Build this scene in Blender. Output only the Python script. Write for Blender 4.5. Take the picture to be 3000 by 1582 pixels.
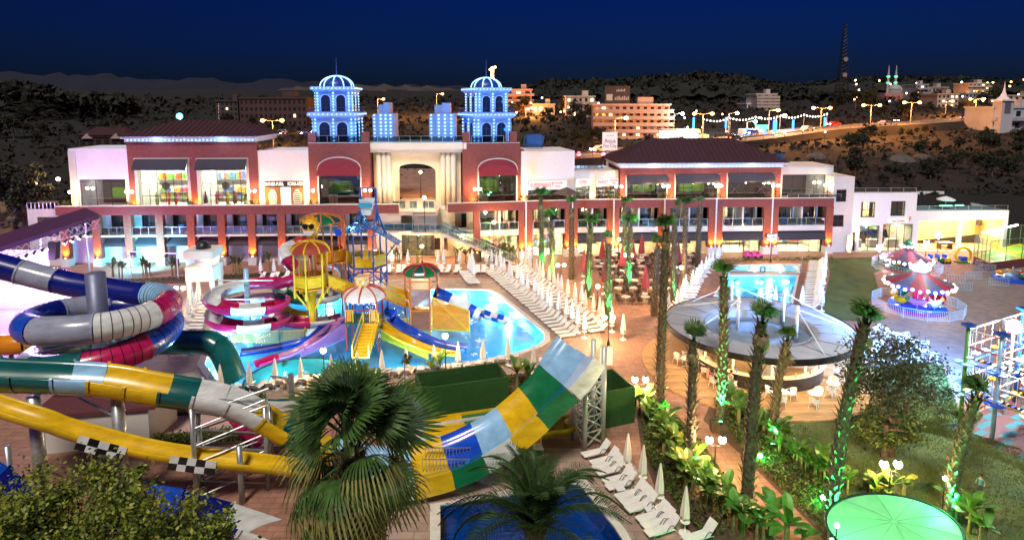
import bpy, math, random
from math import sin, cos, pi, radians as R
from mathutils import Vector as V, Matrix, noise
random.seed(7)
SC = bpy.context.scene
COL = SC.collection
for o in list(bpy.data.objects): bpy.data.objects.remove(o)
# ---------------------------------------------------------------- camera
FPX, PITCH, CX, CY, HCAM = 1850.0, R(7.0), 1500.0, 527.0, 21.0
cd = bpy.data.cameras.new('camera'); cam = bpy.data.objects.new('camera', cd); COL.objects.link(cam)
cam.location = (0, 0, HCAM); cam.rotation_euler = (R(90)-PITCH, 0, 0)
cd.sensor_width = 36.0; cd.sensor_fit = 'HORIZONTAL'; cd.lens = 36.0*FPX/3000.0
cd.shift_y = -(791.0-CY)/3000.0; cd.clip_start = 0.5; cd.clip_end = 9000
SC.camera = cam
# ---------------------------------------------------------------- world, sun lamp added as fill for the hotel floodlights, exposure
SUN_AZ, SUN_EL = R(200), R(28)
w = bpy.data.worlds.new('World'); SC.world = w; w.use_nodes = True
wn = w.node_tree; wn.nodes.clear()
wo = wn.nodes.new('ShaderNodeOutputWorld'); wb = wn.nodes.new('ShaderNodeBackground')
sk = wn.nodes.new('ShaderNodeTexSky'); sk.sky_type = 'NISHITA'; sk.sun_disc = False
sk.sun_elevation = R(4.0); sk.sun_rotation = R(200); sk.altitude = 50; sk.air_density = 1.2; sk.dust_density = 0.3; sk.ozone_density = 6
mx = wn.nodes.new('ShaderNodeMix'); mx.data_type = 'RGBA'; mx.blend_type = 'MULTIPLY'; mx.inputs[0].default_value = 1
mx.inputs[7].default_value = (0.105, 0.175, 0.68, 1)
wn.links.new(sk.outputs[0], mx.inputs[6]); wn.links.new(mx.outputs[2], wb.inputs[0])
wb.inputs[1].default_value = 0.032
wn.links.new(wb.outputs[0], wo.inputs[0])
sd = bpy.data.lights.new('sun', 'SUN'); sd.energy = 1.6; sd.angle = R(12); sd.color = (1.0, .90, .78)
so = bpy.data.objects.new('sun', sd); COL.objects.link(so)
so.rotation_euler = (R(36), 0, R(-14))
SC.view_settings.view_transform = 'Standard'; SC.view_settings.look = 'None'
SC.view_settings.exposure = 1.0; SC.view_settings.gamma = 1.0
cy = SC.cycles if hasattr(SC, 'cycles') else None
SC.render.engine = 'CYCLES'
cy = SC.cycles
cy.use_denoising = True; cy.max_bounces = 5; cy.diffuse_bounces = 2; cy.glossy_bounces = 3
cy.transparent_max_bounces = 12; cy.transmission_bounces = 3; cy.caustics_reflective = False; cy.caustics_refractive = False
cy.sample_clamp_indirect = 4.0; cy.use_light_tree = True
# ---------------------------------------------------------------- pixel -> direction helpers
def ray(u, v):
    dx, dy = (u-CX)/FPX, -(v-CY)/FPX
    return V((dx, cos(PITCH)+dy*sin(PITCH), -sin(PITCH)+dy*cos(PITCH)))
def P(u, v, z=0.0):
    d = ray(u, v); t = (z-HCAM)/d.z
    return V((d.x*t, d.y*t, z))
def PY(u, v, Y):
    d = ray(u, v); t = Y/d.y
    return V((d.x*t, Y, HCAM+d.z*t))
def lerp(a, b, t): return a+(b-a)*t
# ---------------------------------------------------------------- materials
MATS = {}
def M(name, rgb=(.5,.5,.5), rough=.5, metal=0, var=.12, scale=4, bump=0, emit=0, ecol=None, stretch=None, spec=.5, coat=0, rgb2=None):
    if name in MATS: return MATS[name]
    m = bpy.data.materials.new(name); m.use_nodes = True; nt = m.node_tree; b = nt.nodes['Principled BSDF']
    b.inputs['Roughness'].default_value = rough; b.inputs['Metallic'].default_value = metal
    b.inputs['Specular IOR Level'].default_value = spec; b.inputs['Coat Weight'].default_value = coat
    c = (*rgb, 1)
    if var or rgb2:
        tc = nt.nodes.new('ShaderNodeTexCoord'); no = nt.nodes.new('ShaderNodeTexNoise'); no.inputs['Scale'].default_value = scale
        no.inputs['Detail'].default_value = 5; no.inputs['Roughness'].default_value = .62
        src = tc.outputs['Object']
        if stretch:
            mp = nt.nodes.new('ShaderNodeMapping'); mp.inputs['Scale'].default_value = stretch
            nt.links.new(src, mp.inputs[0]); src = mp.outputs[0]
        nt.links.new(src, no.inputs[0])
        cr = nt.nodes.new('ShaderNodeValToRGB'); e = cr.color_ramp.elements
        lo = rgb2 or tuple(x*(1-var*1.6) for x in rgb); hi = rgb if rgb2 else tuple(min(1, x*(1+var)) for x in rgb)
        e[0].position = .3; e[0].color = (*lo, 1); e[1].position = .7; e[1].color = (*hi, 1)
        nt.links.new(no.outputs[0], cr.inputs[0]); nt.links.new(cr.outputs[0], b.inputs['Base Color'])
        if bump:
            bp = nt.nodes.new('ShaderNodeBump'); bp.inputs['Strength'].default_value = bump; bp.inputs['Distance'].default_value = .05
            nt.links.new(no.outputs[0], bp.inputs['Height']); nt.links.new(bp.outputs[0], b.inputs['Normal'])
    else: b.inputs['Base Color'].default_value = c
    if emit:
        b.inputs['Emission Color'].default_value = (*(ecol or rgb), 1); b.inputs['Emission Strength'].default_value = emit
    MATS[name] = m
    return m
def MGLASS(name, tint=(.8,.9,.95), refl=.25, rough=.03, alpha=.75):
    """thin glass: part see-through, part mirror"""
    if name in MATS: return MATS[name]
    m = bpy.data.materials.new(name); m.use_nodes = True; nt = m.node_tree; nt.nodes.clear()
    o = nt.nodes.new('ShaderNodeOutputMaterial'); t = nt.nodes.new('ShaderNodeBsdfTransparent'); t.inputs[0].default_value = (*[x*alpha for x in tint], 1)
    g = nt.nodes.new('ShaderNodeBsdfGlossy'); g.inputs['Roughness'].default_value = rough; g.inputs[0].default_value = (.9,.95,1,1)
    fr = nt.nodes.new('ShaderNodeLayerWeight'); fr.inputs[0].default_value = .5
    pw = nt.nodes.new('ShaderNodeMath'); pw.operation = 'POWER'; pw.inputs[1].default_value = 5.0; nt.links.new(fr.outputs['Facing'], pw.inputs[0])
    ad = nt.nodes.new('ShaderNodeMath'); ad.operation = 'MULTIPLY_ADD'; ad.inputs[1].default_value = .9; ad.inputs[2].default_value = refl; ad.use_clamp = True
    nt.links.new(pw.outputs[0], ad.inputs[0])
    mi = nt.nodes.new('ShaderNodeMixShader'); nt.links.new(ad.outputs[0], mi.inputs[0]); nt.links.new(t.outputs[0], mi.inputs[1]); nt.links.new(g.outputs[0], mi.inputs[2])
    nt.links.new(mi.outputs[0], o.inputs[0]); MATS[name] = m; return m
def MGLOBE(name, col, s):
    """frosted lamp globe: glows and lets the lamp inside shine through"""
    if name in MATS: return MATS[name]
    m = bpy.data.materials.new(name); m.use_nodes = True; nt = m.node_tree; nt.nodes.clear()
    o = nt.nodes.new('ShaderNodeOutputMaterial'); t = nt.nodes.new('ShaderNodeBsdfTransparent'); e = nt.nodes.new('ShaderNodeEmission')
    e.inputs[0].default_value = (*col, 1); e.inputs[1].default_value = s; a = nt.nodes.new('ShaderNodeAddShader')
    nt.links.new(t.outputs[0], a.inputs[0]); nt.links.new(e.outputs[0], a.inputs[1]); nt.links.new(a.outputs[0], o.inputs[0])
    m.cycles.emission_sampling = 'NONE'; MATS[name] = m; return m
def MEMIT(name, col, s, sample=False):
    if name in MATS: return MATS[name]
    m = bpy.data.materials.new(name); m.use_nodes = True; nt = m.node_tree; nt.nodes.clear()
    o = nt.nodes.new('ShaderNodeOutputMaterial'); e = nt.nodes.new('ShaderNodeEmission'); e.inputs[0].default_value = (*col, 1); e.inputs[1].default_value = s
    nt.links.new(e.outputs[0], o.inputs[0])
    if not sample: m.cycles.emission_sampling = 'NONE'
    MATS[name] = m; return m
def joints(m, w_, h, dark=.55, ms=.03):
    """paving joints over a material's colour"""
    nt = m.node_tree; b = nt.nodes['Principled BSDF']; src = b.inputs['Base Color'].links[0].from_socket; tc = nt.nodes.new('ShaderNodeTexCoord'); k = nt.nodes.new('ShaderNodeTexBrick')
    for i, v in (('Color1',(1,1,1,1)),('Color2',(.78,.78,.78,1)),('Mortar',(dark,)*3+(1,)),('Scale',1.0),('Mortar Size',ms),('Brick Width',w_),('Row Height',h)): k.inputs[i].default_value = v
    x = nt.nodes.new('ShaderNodeMix'); x.data_type = 'RGBA'; x.blend_type = 'MULTIPLY'; x.inputs[0].default_value = 1
    nt.links.new(tc.outputs['Object'], k.inputs[0]); nt.links.new(src, x.inputs[6]); nt.links.new(k.outputs[0], x.inputs[7]); nt.links.new(x.outputs[2], b.inputs['Base Color']); return m
def leafy(m, f=.45):
    """thin leaf: part of the light passes through"""
    nt = m.node_tree; b = nt.nodes['Principled BSDF']; o = nt.nodes['Material Output']; t = nt.nodes.new('ShaderNodeBsdfTranslucent'); x = nt.nodes.new('ShaderNodeMixShader'); x.inputs[0].default_value = f
    nt.links.new(b.inputs['Base Color'].links[0].from_socket, t.inputs[0]); nt.links.new(b.outputs[0], x.inputs[1]); nt.links.new(t.outputs[0], x.inputs[2]); nt.links.new(x.outputs[0], o.inputs[0]); return m
# ---------------------------------------------------------------- mesh builder
class MB:
    def __init__(s): s.v = []; s.f = []; s.mi = []; s.m = 0
    def add(s, vs, fs):
        k = len(s.v); s.v += [tuple(p) for p in vs]
        for f in fs: s.f.append([i+k for i in f]); s.mi.append(s.m)
        return s
    def box(s, x0, x1, y0, y1, z0, z1):
        vs = [(x,y,z) for z in (z0,z1) for x,y in ((x0,y0),(x1,y0),(x1,y1),(x0,y1))]
        return s.add(vs, [(3,2,1,0),(4,5,6,7),(0,1,5,4),(1,2,6,5),(2,3,7,6),(3,0,4,7)])
    def obox(s, c, sx, sy, sz, rz=0, rx=0, ry=0):
        m = Matrix.Translation(c) @ Matrix.Rotation(rz,4,'Z') @ Matrix.Rotation(ry,4,'Y') @ Matrix.Rotation(rx,4,'X')
        vs = [m @ V((x*sx/2,y*sy/2,z*sz/2)) for z in (-1,1) for x,y in ((-1,-1),(1,-1),(1,1),(-1,1))]
        return s.add(vs, [(3,2,1,0),(4,5,6,7),(0,1,5,4),(1,2,6,5),(2,3,7,6),(3,0,4,7)])
    def bar(s, p, q, w=.05, h=None):
        """square bar from p to q"""
        p, q = V(p), V(q); h = h or w; d = (q-p).normalized(); up = V((0,0,1)) if abs(d.z) < .95 else V((1,0,0))
        a = d.cross(up).normalized(); b = a.cross(d)
        vs = [e + a*(i*w/2) + b*(j*h/2) for e in (p,q) for i,j in ((-1,-1),(1,-1),(1,1),(-1,1))]
        return s.add(vs, [(0,1,2,3),(7,6,5,4),(4,5,1,0),(5,6,2,1),(6,7,3,2),(7,4,0,3)])
    def cyl(s, p, q, r, r2=None, n=8, cap=True):
        p, q = V(p), V(q); r2 = r if r2 is None else r2; d = (q-p).normalized(); up = V((0,0,1)) if abs(d.z) < .95 else V((1,0,0))
        a = d.cross(up).normalized(); b = a.cross(d); vs = []
        for e, rr in ((p,r),(q,r2)):
            for i in range(n): t = 2*pi*i/n; vs.append(e + a*(cos(t)*rr) + b*(sin(t)*rr))
        fs = [(i,(i+1)%n,n+(i+1)%n,n+i) for i in range(n)]
        if cap: fs += [tuple(reversed(range(n))), tuple(range(n,2*n))]
        return s.add(vs, fs)
    def path(s, pts, r, n=6):
        for i in range(len(pts)-1): s.cyl(pts[i], pts[i+1], r, n=n)
        return s
    def lathe(s, prof, n=16, c=(0,0,0), cap=True):
        vs = []; cx, cyy, cz = c
        for r, z in prof:
            for i in range(n): t = 2*pi*i/n; vs.append((cx+cos(t)*r, cyy+sin(t)*r, cz+z))
        m = len(prof); fs = [(j*n+i, j*n+(i+1)%n, (j+1)*n+(i+1)%n, (j+1)*n+i) for j in range(m-1) for i in range(n)]
        if cap: fs += [tuple(reversed(range(n))), tuple(range((m-1)*n, m*n))]
        return s.add(vs, fs)
    def sphere(s, c, r, n=10, m=6, sz=1):
        prof = [(max(1e-4, r*sin(pi*k/m)), -r*sz*cos(pi*k/m)) for k in range(m+1)]
        return s.lathe(prof, n, c, cap=False)
    def face(s, pts): return s.add(pts, [tuple(range(len(pts)))])
    def prism(s, pts, z0, z1):
        n = len(pts); vs = [(x,y,z0) for x,y in pts] + [(x,y,z1) for x,y in pts]
        return s.add(vs, [tuple(reversed(range(n))), tuple(range(n,2*n))] + [(i,(i+1)%n,n+(i+1)%n,n+i) for i in range(n)])
    def prismy(s, pts, y0, y1):
        """outline in x,z thickened along y"""
        n = len(pts); vs = [(x,y0,z) for x,z in pts] + [(x,y1,z) for x,z in pts]
        return s.add(vs, [tuple(range(n)), tuple(reversed(range(n,2*n)))] + [((i+1)%n,i,n+i,n+(i+1)%n) for i in range(n)])
    def sweep(s, path, prof, closed=False, up=(0,0,1)):
        """prof (lateral, up) swept along path (list of V)"""
        n = len(prof); vs = []; up = V(up); m = len(path)
        for i, p in enumerate(path):
            d = (path[min(i+1,m-1)] - path[max(i-1,0)]).normalized(); a = d.cross(up).normalized(); b = a.cross(d)
            for x, y in prof: vs.append(V(p) + a*x + b*y)
        k = n if closed else n-1
        return s.add(vs, [(j*n+i, j*n+(i+1)%n, (j+1)*n+(i+1)%n, (j+1)*n+i) for j in range(m-1) for i in range(k)])
    def mesh(s, name, mats):
        me = bpy.data.meshes.new(name); me.from_pydata(s.v, [], s.f)
        for mt in (mats if isinstance(mats, (list,tuple)) else [mats]): me.materials.append(mt)
        if any(s.mi): me.polygons.foreach_set('material_index', s.mi)
        return me
    def build(s, name, mats, parent=None, smooth=False, loc=None):
        me = s.mesh(name, mats)
        if smooth: me.polygons.foreach_set('use_smooth', [True]*len(me.polygons))
        o = bpy.data.objects.new(name, me); COL.objects.link(o); o.parent = parent
        if loc is not None: o.location = loc
        return o
def tag(o, label=None, cat=None, group=None, kind=None):
    if label: o['label'] = label
    if cat: o['category'] = cat
    if group: o['group'] = group
    if kind: o['kind'] = kind
    return o
def thing(name, label, cat, loc=(0,0,0), rz=0, group=None):
    o = bpy.data.objects.new(name, None); COL.objects.link(o); o.empty_display_size = .2
    o.location = loc; o.rotation_euler = (0,0,rz); return tag(o, label, cat, group)
def struct(o): o['kind'] = 'structure'; return o
def child(name, me, parent, loc=None, rz=0, scale=None):
    o = bpy.data.objects.new(name, me); COL.objects.link(o); o.parent = parent
    if loc is not None: o.location = loc
    if rz: o.rotation_euler = (0,0,rz)
    if scale: o.scale = (scale,)*3 if isinstance(scale,(int,float)) else scale
    return o
KIDS = {}
def kids(o):
    if o not in KIDS: KIDS[o] = list(o.children)
    return KIDS[o]
def dup(root, loc, rz=0, label=None, group=None, scale=None):
    r = root.copy(); COL.objects.link(r); r.location = loc; r.rotation_euler = (0,0,rz)
    if scale: r.scale = (scale,)*3 if isinstance(scale,(int,float)) else scale
    if label: r['label'] = label
    if group: r['group'] = group
    for ch in kids(root):
        c = ch.copy(); COL.objects.link(c); c.parent = r
        for g in kids(ch):
            d = g.copy(); COL.objects.link(d); d.parent = c
    return r
class Proto:
    """first placement uses the prototype itself, later ones copy it"""
    def __init__(s, root): s.r = root; s.used = False
    def at(s, loc, rz=0, label=None, group=None, scale=None):
        if s.used: return dup(s.r, loc, rz, label, group, scale)
        s.used = True; r = s.r; r.location = loc; r.rotation_euler = (0,0,rz)
        if scale: r.scale = (scale,)*3 if isinstance(scale,(int,float)) else scale
        if label: r['label'] = label
        if group: r['group'] = group
        return r
LDATA = {}
def light(kind, name, parent, loc, power, col, radius=.12, to=None, angle=None, blend=.6, key=None):
    k = key or (kind, power, col, radius, angle, blend)
    d = LDATA.get(k)
    if d is None:
        d = bpy.data.lights.new(name, kind); d.energy = power; d.color = col; LDATA[k] = d
        if kind in ('POINT', 'SPOT'): d.shadow_soft_size = radius
        if kind == 'SPOT': d.spot_size = angle; d.spot_blend = blend
        if kind == 'AREA': d.shape = 'RECTANGLE'; d.size, d.size_y = radius
    o = bpy.data.objects.new(name, d); COL.objects.link(o); o.parent = parent; o.location = loc
    if to is not None: o.rotation_euler = V(to).to_track_quat('-Z', 'Y').to_euler()
    return o
def text(name, body, size, mat, parent, loc, rot=(R(90),0,0), depth=.02, align='CENTER', sx=1):
    c = bpy.data.curves.new(name, 'FONT'); c.body = body; c.size = size; c.extrude = depth; c.align_x = align; c.align_y = 'CENTER'; c.resolution_u = 2
    c.materials.append(mat); o = bpy.data.objects.new(name, c); COL.objects.link(o); o.parent = parent; o.location = loc; o.rotation_euler = rot
    dg = bpy.context.evaluated_depsgraph_get(); me = bpy.data.meshes.new_from_object(o.evaluated_get(dg)); me.name = name
    bpy.data.objects.remove(o); bpy.data.curves.remove(c)
    o = bpy.data.objects.new(name, me); COL.objects.link(o); o.parent = parent; o.location = loc; o.rotation_euler = rot
    if not me.materials: me.materials.append(mat)
    if sx != 1: o.scale = (sx,1,1)
    return o
def cr(pts, n=8):
    """Catmull-Rom through points"""
    pts = [V(p) for p in pts]; out = []
    q = [pts[0]*2-pts[1]] + pts + [pts[-1]*2-pts[-2]]
    for i in range(1, len(q)-2):
        a, b, c, d = q[i-1], q[i], q[i+1], q[i+2]
        for k in range(n):
            t = k/n
            out.append(.5*((2*b)+(c-a)*t+(2*a-5*b+4*c-d)*t*t+(3*b-a-3*c+d)*t**3))
    out.append(pts[-1]); return out
def interp(tab, x):
    if x <= tab[0][0]: return tab[0][1]
    for (a, b), (c, d) in zip(tab, tab[1:]):
        if x <= c: return b+(d-b)*(x-a)/(c-a)
    return tab[-1][1]
# common materials
WHITE = M('white_paint', (.58,.56,.53), .55, var=.05, scale=.6)
CREAM = M('cream_render', (.72,.60,.42), .6, var=.06, scale=.8)
STEEL = M('galvanised_steel', (.45,.47,.5), .38, .7, var=.15, scale=3)
DARKM = M('dark_metal', (.03,.03,.035), .4, .4, var=.1)
BRICK = M('brick_cladding', (.22,.055,.05), .85, var=.3, scale=2.2, bump=.35, stretch=(1.2,1.2,9))
STONE = M('split_brick_pillar', (.26,.075,.05), .9, var=.45, scale=3.0, bump=.9, stretch=(1,1,5))
GLASS = MGLASS('window_glass', (.85,.92,.95), .18, .02, .8)
RAILG = MGLASS('railing_glass', (.55,.78,.85), .15, .05, .8)
DGLASS = M('dark_glass', (.012,.016,.022), .06, var=.05, spec=.8)
WARM = (1.0,.60,.28)
GLOBE = MGLOBE('lamp_globe', (1,.78,.48), 6)
# ================================================================ ground, paving, lawns, pools
PAVE = M('red_brick_paving', (.42,.22,.15), .75, var=.22, scale=1.3, bump=.1, rgb2=(.27,.13,.09))
TILE = M('pool_deck_stone', (.50,.37,.29), .5, var=.2, scale=.9, rgb2=(.36,.25,.20))
joints(PAVE, .9, .45, .6, .03); joints(TILE, 1.2, .6, .6, .03)
COPING = M('pool_coping', (.70,.66,.60), .5, var=.1, scale=2)
LAWN = M('lawn_turf', (.10,.13,.03), .95, var=.3, scale=.45, bump=.3, rgb2=(.035,.055,.014))
SOIL = M('planting_soil', (.09,.05,.03), .95, var=.3, scale=1.5, bump=.3)
ASPH = M('asphalt', (.11,.10,.095), .8, var=.2, scale=.8)
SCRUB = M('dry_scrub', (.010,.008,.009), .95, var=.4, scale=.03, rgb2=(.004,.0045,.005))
def hgt(x, y):
    """terrain behind the hotel: shelf at the upper entrance, then a long slope"""
    h = 6.6 if y < 101 else 6.6+(min(y, 480)-101)*.064
    t = min(1, max(0, (y-104)/40))
    h += t*1.6*noise.noise(V((x*.02, y*.02, 3)))
    if x < -60: h -= min(1, (-60-x)/30)*3.0*(1 if y < 140 else max(0, (220-y)/80))
    return h
def sheet(name, px, z, mat, hole=None):
    b = MB(); b.face([P(u, v, 0)+V((0,0,z)) for u, v in px]); o = b.build(name, mat); struct(o); return o
# pools: outlines on the ground, basins sunk below it
MAINP = [(647,884),(628,985),(600,1068),(640,1120),(700,1131),(763,1128),(860,1108),(1065,1091),(1223,1076),(1317,1070),(1429,1051),(1499,1038),(1569,1015),(1594,996),(1592,975),(1531,925),(1458,866),(1430,852),(1340,849),(1200,852),(1000,862),(800,872)]
LAPP = [(2134,809),(2335,808),(2311,900),(2083,892)]
KIDP = [(2157,778),(2338,776),(2331,800),(2137,803)]
LOWP = [(1290,1480),(1490,1452),(1548,1427),(1660,1414),(1698,1420),(1800,1545),(1835,1600),(1290,1640)]
POOLS = {k: [P(u, v) for u, v in a] for k, a in (('m',MAINP),('l',LAPP),('k',KIDP),('w',LOWP))}
POOLS['w'][-1] = P(1290, 1640); 
GX0, GX1, GY0, GY1 = -120., 130., -6., 92.5
def ground_sheet():
    """one paved sheet with the four basins cut out"""
    import bmesh
    from mathutils.geometry import delaunay_2d_cdt
    vs = [V((GX0,GY0)),V((GX1,GY0)),V((GX1,GY1)),V((GX0,GY1))]; es = [(0,1),(1,2),(2,3),(3,0)]; n = 4
    for pl in POOLS.values():
        k = len(pl); vs += [V((p.x,p.y)) for p in pl]; es += [(n+i, n+(i+1)%k) for i in range(k)]; n += k
    v2, e2, f2, *_ = delaunay_2d_cdt(vs, es, [], 0, 1e-4)
    def inside(pt, poly):
        c = False; j = len(poly)-1
        for i in range(len(poly)):
            a, b = poly[i], poly[j]
            if (a.y > pt.y) != (b.y > pt.y) and pt.x < (b.x-a.x)*(pt.y-a.y)/(b.y-a.y)+a.x: c = not c
            j = i
        return c
    fs = []
    for f in f2:
        c = sum((v2[i] for i in f), V((0,0)))/len(f)
        if not any(inside(c, pl) for pl in POOLS.values()): fs.append(tuple(f))
    b = MB(); b.add([(p.x,p.y,0) for p in v2], fs); o = b.build('ground', PAVE); struct(o)
ground_sheet()
def water_mat(name, tint, refl=.10):
    m = MGLASS(name, tint, refl, .06, 1.0); nt = m.node_tree
    tc = nt.nodes.new('ShaderNodeTexCoord'); no = nt.nodes.new('ShaderNodeTexNoise'); no.inputs['Scale'].default_value = .9; no.inputs['Detail'].default_value = 4
    bp = nt.nodes.new('ShaderNodeBump'); bp.inputs['Strength'].default_value = .6; bp.inputs['Distance'].default_value = .12
    nt.links.new(tc.outputs['Object'], no.inputs[0]); nt.links.new(no.outputs[0], bp.inputs['Height'])
    for nd in nt.nodes:
        if nd.type == 'BSDF_GLOSSY': nt.links.new(bp.outputs[0], nd.inputs['Normal'])
    return m
WAT = water_mat('pool_water', (.55,.90,1.0), .03)
WATD = water_mat('dark_pool_water', (.30,.60,.95), .04)
BLUET = M('blue_pool_tile', (.025,.30,.66), .4, var=.15, scale=.5)
CYANT = M('cyan_pool_tile', (.16,.62,.85), .4, var=.1, scale=.6)
WHITET = M('white_pool_tile', (.72,.86,.9), .4, var=.06)
NAVYT = M('navy_tile', (.015,.11,.27), .4, var=.1)
LAMPW = MEMIT('underwater_lamp', (.75,.95,1), 30)
def pool(key, name, depth, floor, wat, wz, lamps, power, col):
    pts = POOLS[key]; n = len(pts)
    b = MB(); b.face([p+V((0,0,-depth)) for p in pts])
    for i in range(n):
        p, q = pts[i], pts[(i+1)%n]; b.face([p, q, q-V((0,0,depth)), p-V((0,0,depth))])
    o = b.build(name+'_basin', floor); struct(o)
    b = MB(); b.face([p+V((0,0,wz)) for p in pts]); struct(b.build(name+'_water', wat))
    c = sum(pts, V((0,0,0)))/n; b = MB()
    off = [p+(p-c).normalized()*.55 for p in pts]
    for i in range(n):
        j = (i+1)%n; z = V((0,0,.06))
        b.face([pts[i]+z, pts[j]+z, off[j]+z, off[i]+z]); b.face([pts[j]+z, pts[i]+z, pts[i]-z, pts[j]-z]); b.face([off[i]+z, off[j]+z, off[j]-z, off[i]-z])
    struct(b.build(name+'_coping', COPING))
    for k, (u, v) in enumerate(lamps):
        p = P(u, v); d = (c-p).normalized(); d.z = 0
        q = p+d*.12; q.z = -depth*.55
        t = thing('underwater_lamp', 'round underwater lamp glowing in the wall of the '+{'m':'play pool','l':'lap pool','k':'shallow kids pool','w':'slide landing pool'}[key], 'lamp', q, math.atan2(d.y, d.x), 'underwater lamps of the '+name)
        b = MB(); b.cyl((-.08,0,0), (.03,0,0), .2, n=12); b.build('rim', STEEL, t)
        b = MB(); b.cyl((.031,0,0), (.05,0,0), .16, n=12); b.build('lens', LAMPW, t)
        light('POINT', 'lamp_light', t, (.35,0,-.1), power, col, .15)
CYL = (.55,.88,1.0)
pool('m', 'main_pool', 1.3, BLUET, WAT, -.12, [(640,920),(622,1010),(606,1060),(660,1124),(730,1129),(820,1117),(1140,1084),(1370,1061),(1530,1028),(1590,985),(1500,900),(1440,857),(1365,850),(1280,850),(960,865),(720,877),(1040,1092)], 850, CYL)
pool('l', 'lap_pool', 1.3, CYANT, WAT, -.10, [(2232,810),(2160,811),(2310,809),(2205,895),(2325,850),(2110,850)], 95, CYL)
pool('k', 'kids_pool', .5, WHITET, WAT, -.08, [(2200,778),(2292,777)], 130, (.8,.95,1))
pool('w', 'landing_pool', 1.2, NAVYT, WATD, -.12, [], 0, CYL)
# lap pool: dark diamond lines on the floor
b = MB(); L = POOLS['l']
def lp(s, t): return L[0].lerp(L[1], s).lerp(L[3].lerp(L[2], s), t)+V((0,0,-1.296))
def line(a, c, wd=.16):
    p, q = lp(*a), lp(*c); d = (q-p).normalized(); n_ = V((-d.y,d.x,0))*wd; b.face([p-n_, q-n_, q+n_, p+n_])
for cxx in (.28,.72):
    for k in range(4):
        c0 = .14+.24*k
        for a, c in (((cxx-.2,c0),(cxx,c0-.1)),((cxx,c0-.1),(cxx+.2,c0)),((cxx+.2,c0),(cxx,c0+.1)),((cxx,c0+.1),(cxx-.2,c0))): line(a, c)
for s0 in (.03,.97): line((s0,.01),(s0,.99), .25)
struct(b.build('lap_pool_lines', NAVYT))
# stone decks round the pools, lawns, beds, deck of the bar
def ring(key, r, z, name, mat):
    pts = POOLS[key]; n = len(pts); c = sum(pts, V((0,0,0)))/n; b = MB()
    i0 = [p+(p-c).normalized()*.56+V((0,0,z)) for p in pts]; i1 = [p+(p-c).normalized()*r+V((0,0,z)) for p in pts]
    for i in range(n): b.face([i0[i], i0[(i+1)%n], i1[(i+1)%n], i1[i]])
    struct(b.build(name, mat))
ring('m', 5.2, .012, 'main_pool_deck', TILE); ring('l', 2.6, .012, 'lap_pool_deck', M('brown_deck', (.22,.11,.08), .6, var=.25, scale=1)); ring('w', 4.2, .016, 'landing_pool_deck', TILE)
sheet('lawn_by_carousel', [(2425,757),(2600,752),(2640,775),(2560,800),(2575,850),(2530,905),(2600,932),(2560,945),(2420,935),(2405,925),(2432,800)], .008, LAWN)
sheet('lawn_under_ropes', [(2130,1185),(2330,1200),(2520,1160),(2540,1080),(2690,1060),(2760,1070),(2795,1150),(2830,1260),(3060,1330),(3100,1660),(2450,1660),(2420,1500),(2160,1240)], .008, LAWN)
sheet('planting_bed_by_path', [(1862,1190),(1950,1180),(2060,1300),(2130,1400),(2270,1582),(2290,1680),(2070,1680),(1940,1480),(1880,1330)], .008, SOIL)
sheet('planting_bed_by_lawn', [(2085,1175),(2180,1210),(2260,1270),(2440,1440),(2560,1582),(2580,1680),(2490,1680),(2380,1540),(2180,1340),(2060,1230)], .013, SOIL)
sheet('planting_bed_by_pool', [(1000,1160),(1225,1120),(1640,1085),(1650,1125),(1500,1180),(1240,1160),(1010,1200)], .024, SOIL)
sheet('planting_bed_hotel_front', [(150,826),(850,797),(852,812),(160,850)], .016, SOIL)
sheet('planting_bed_pergola', [(330,1160),(800,1150),(820,1290),(330,1330)], .008, SOIL)
sheet('path_by_pergola', [(330,1232),(790,1200),(800,1245),(330,1285)], .020, M('pink_paving', (.50,.33,.30), .7, var=.15, scale=1.2))
sheet('paved_square', [(2560,945),(2600,932),(2760,930),(2860,760),(3050,800),(3050,1180),(2800,1180),(2770,1070),(2690,1060),(2540,1080)], .012, M('grey_paving', (.22,.17,.16), .7, var=.2, scale=1.2))
sheet('stage_forecourt', [(-160,880),(300,868),(420,900),(400,1010),(200,1060),(-200,1080)], .012, M('mauve_floor', (.34,.28,.40), .6, var=.12, scale=.8))
# scrub terrain behind the hotel and far beyond
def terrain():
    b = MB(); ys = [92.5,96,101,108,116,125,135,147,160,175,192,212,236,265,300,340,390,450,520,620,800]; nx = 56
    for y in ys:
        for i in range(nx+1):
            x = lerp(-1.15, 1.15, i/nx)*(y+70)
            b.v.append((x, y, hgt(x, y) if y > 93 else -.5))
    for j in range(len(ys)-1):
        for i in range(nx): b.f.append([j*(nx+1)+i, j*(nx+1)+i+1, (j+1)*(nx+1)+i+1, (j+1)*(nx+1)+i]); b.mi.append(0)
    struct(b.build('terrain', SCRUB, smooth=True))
terrain()
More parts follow.
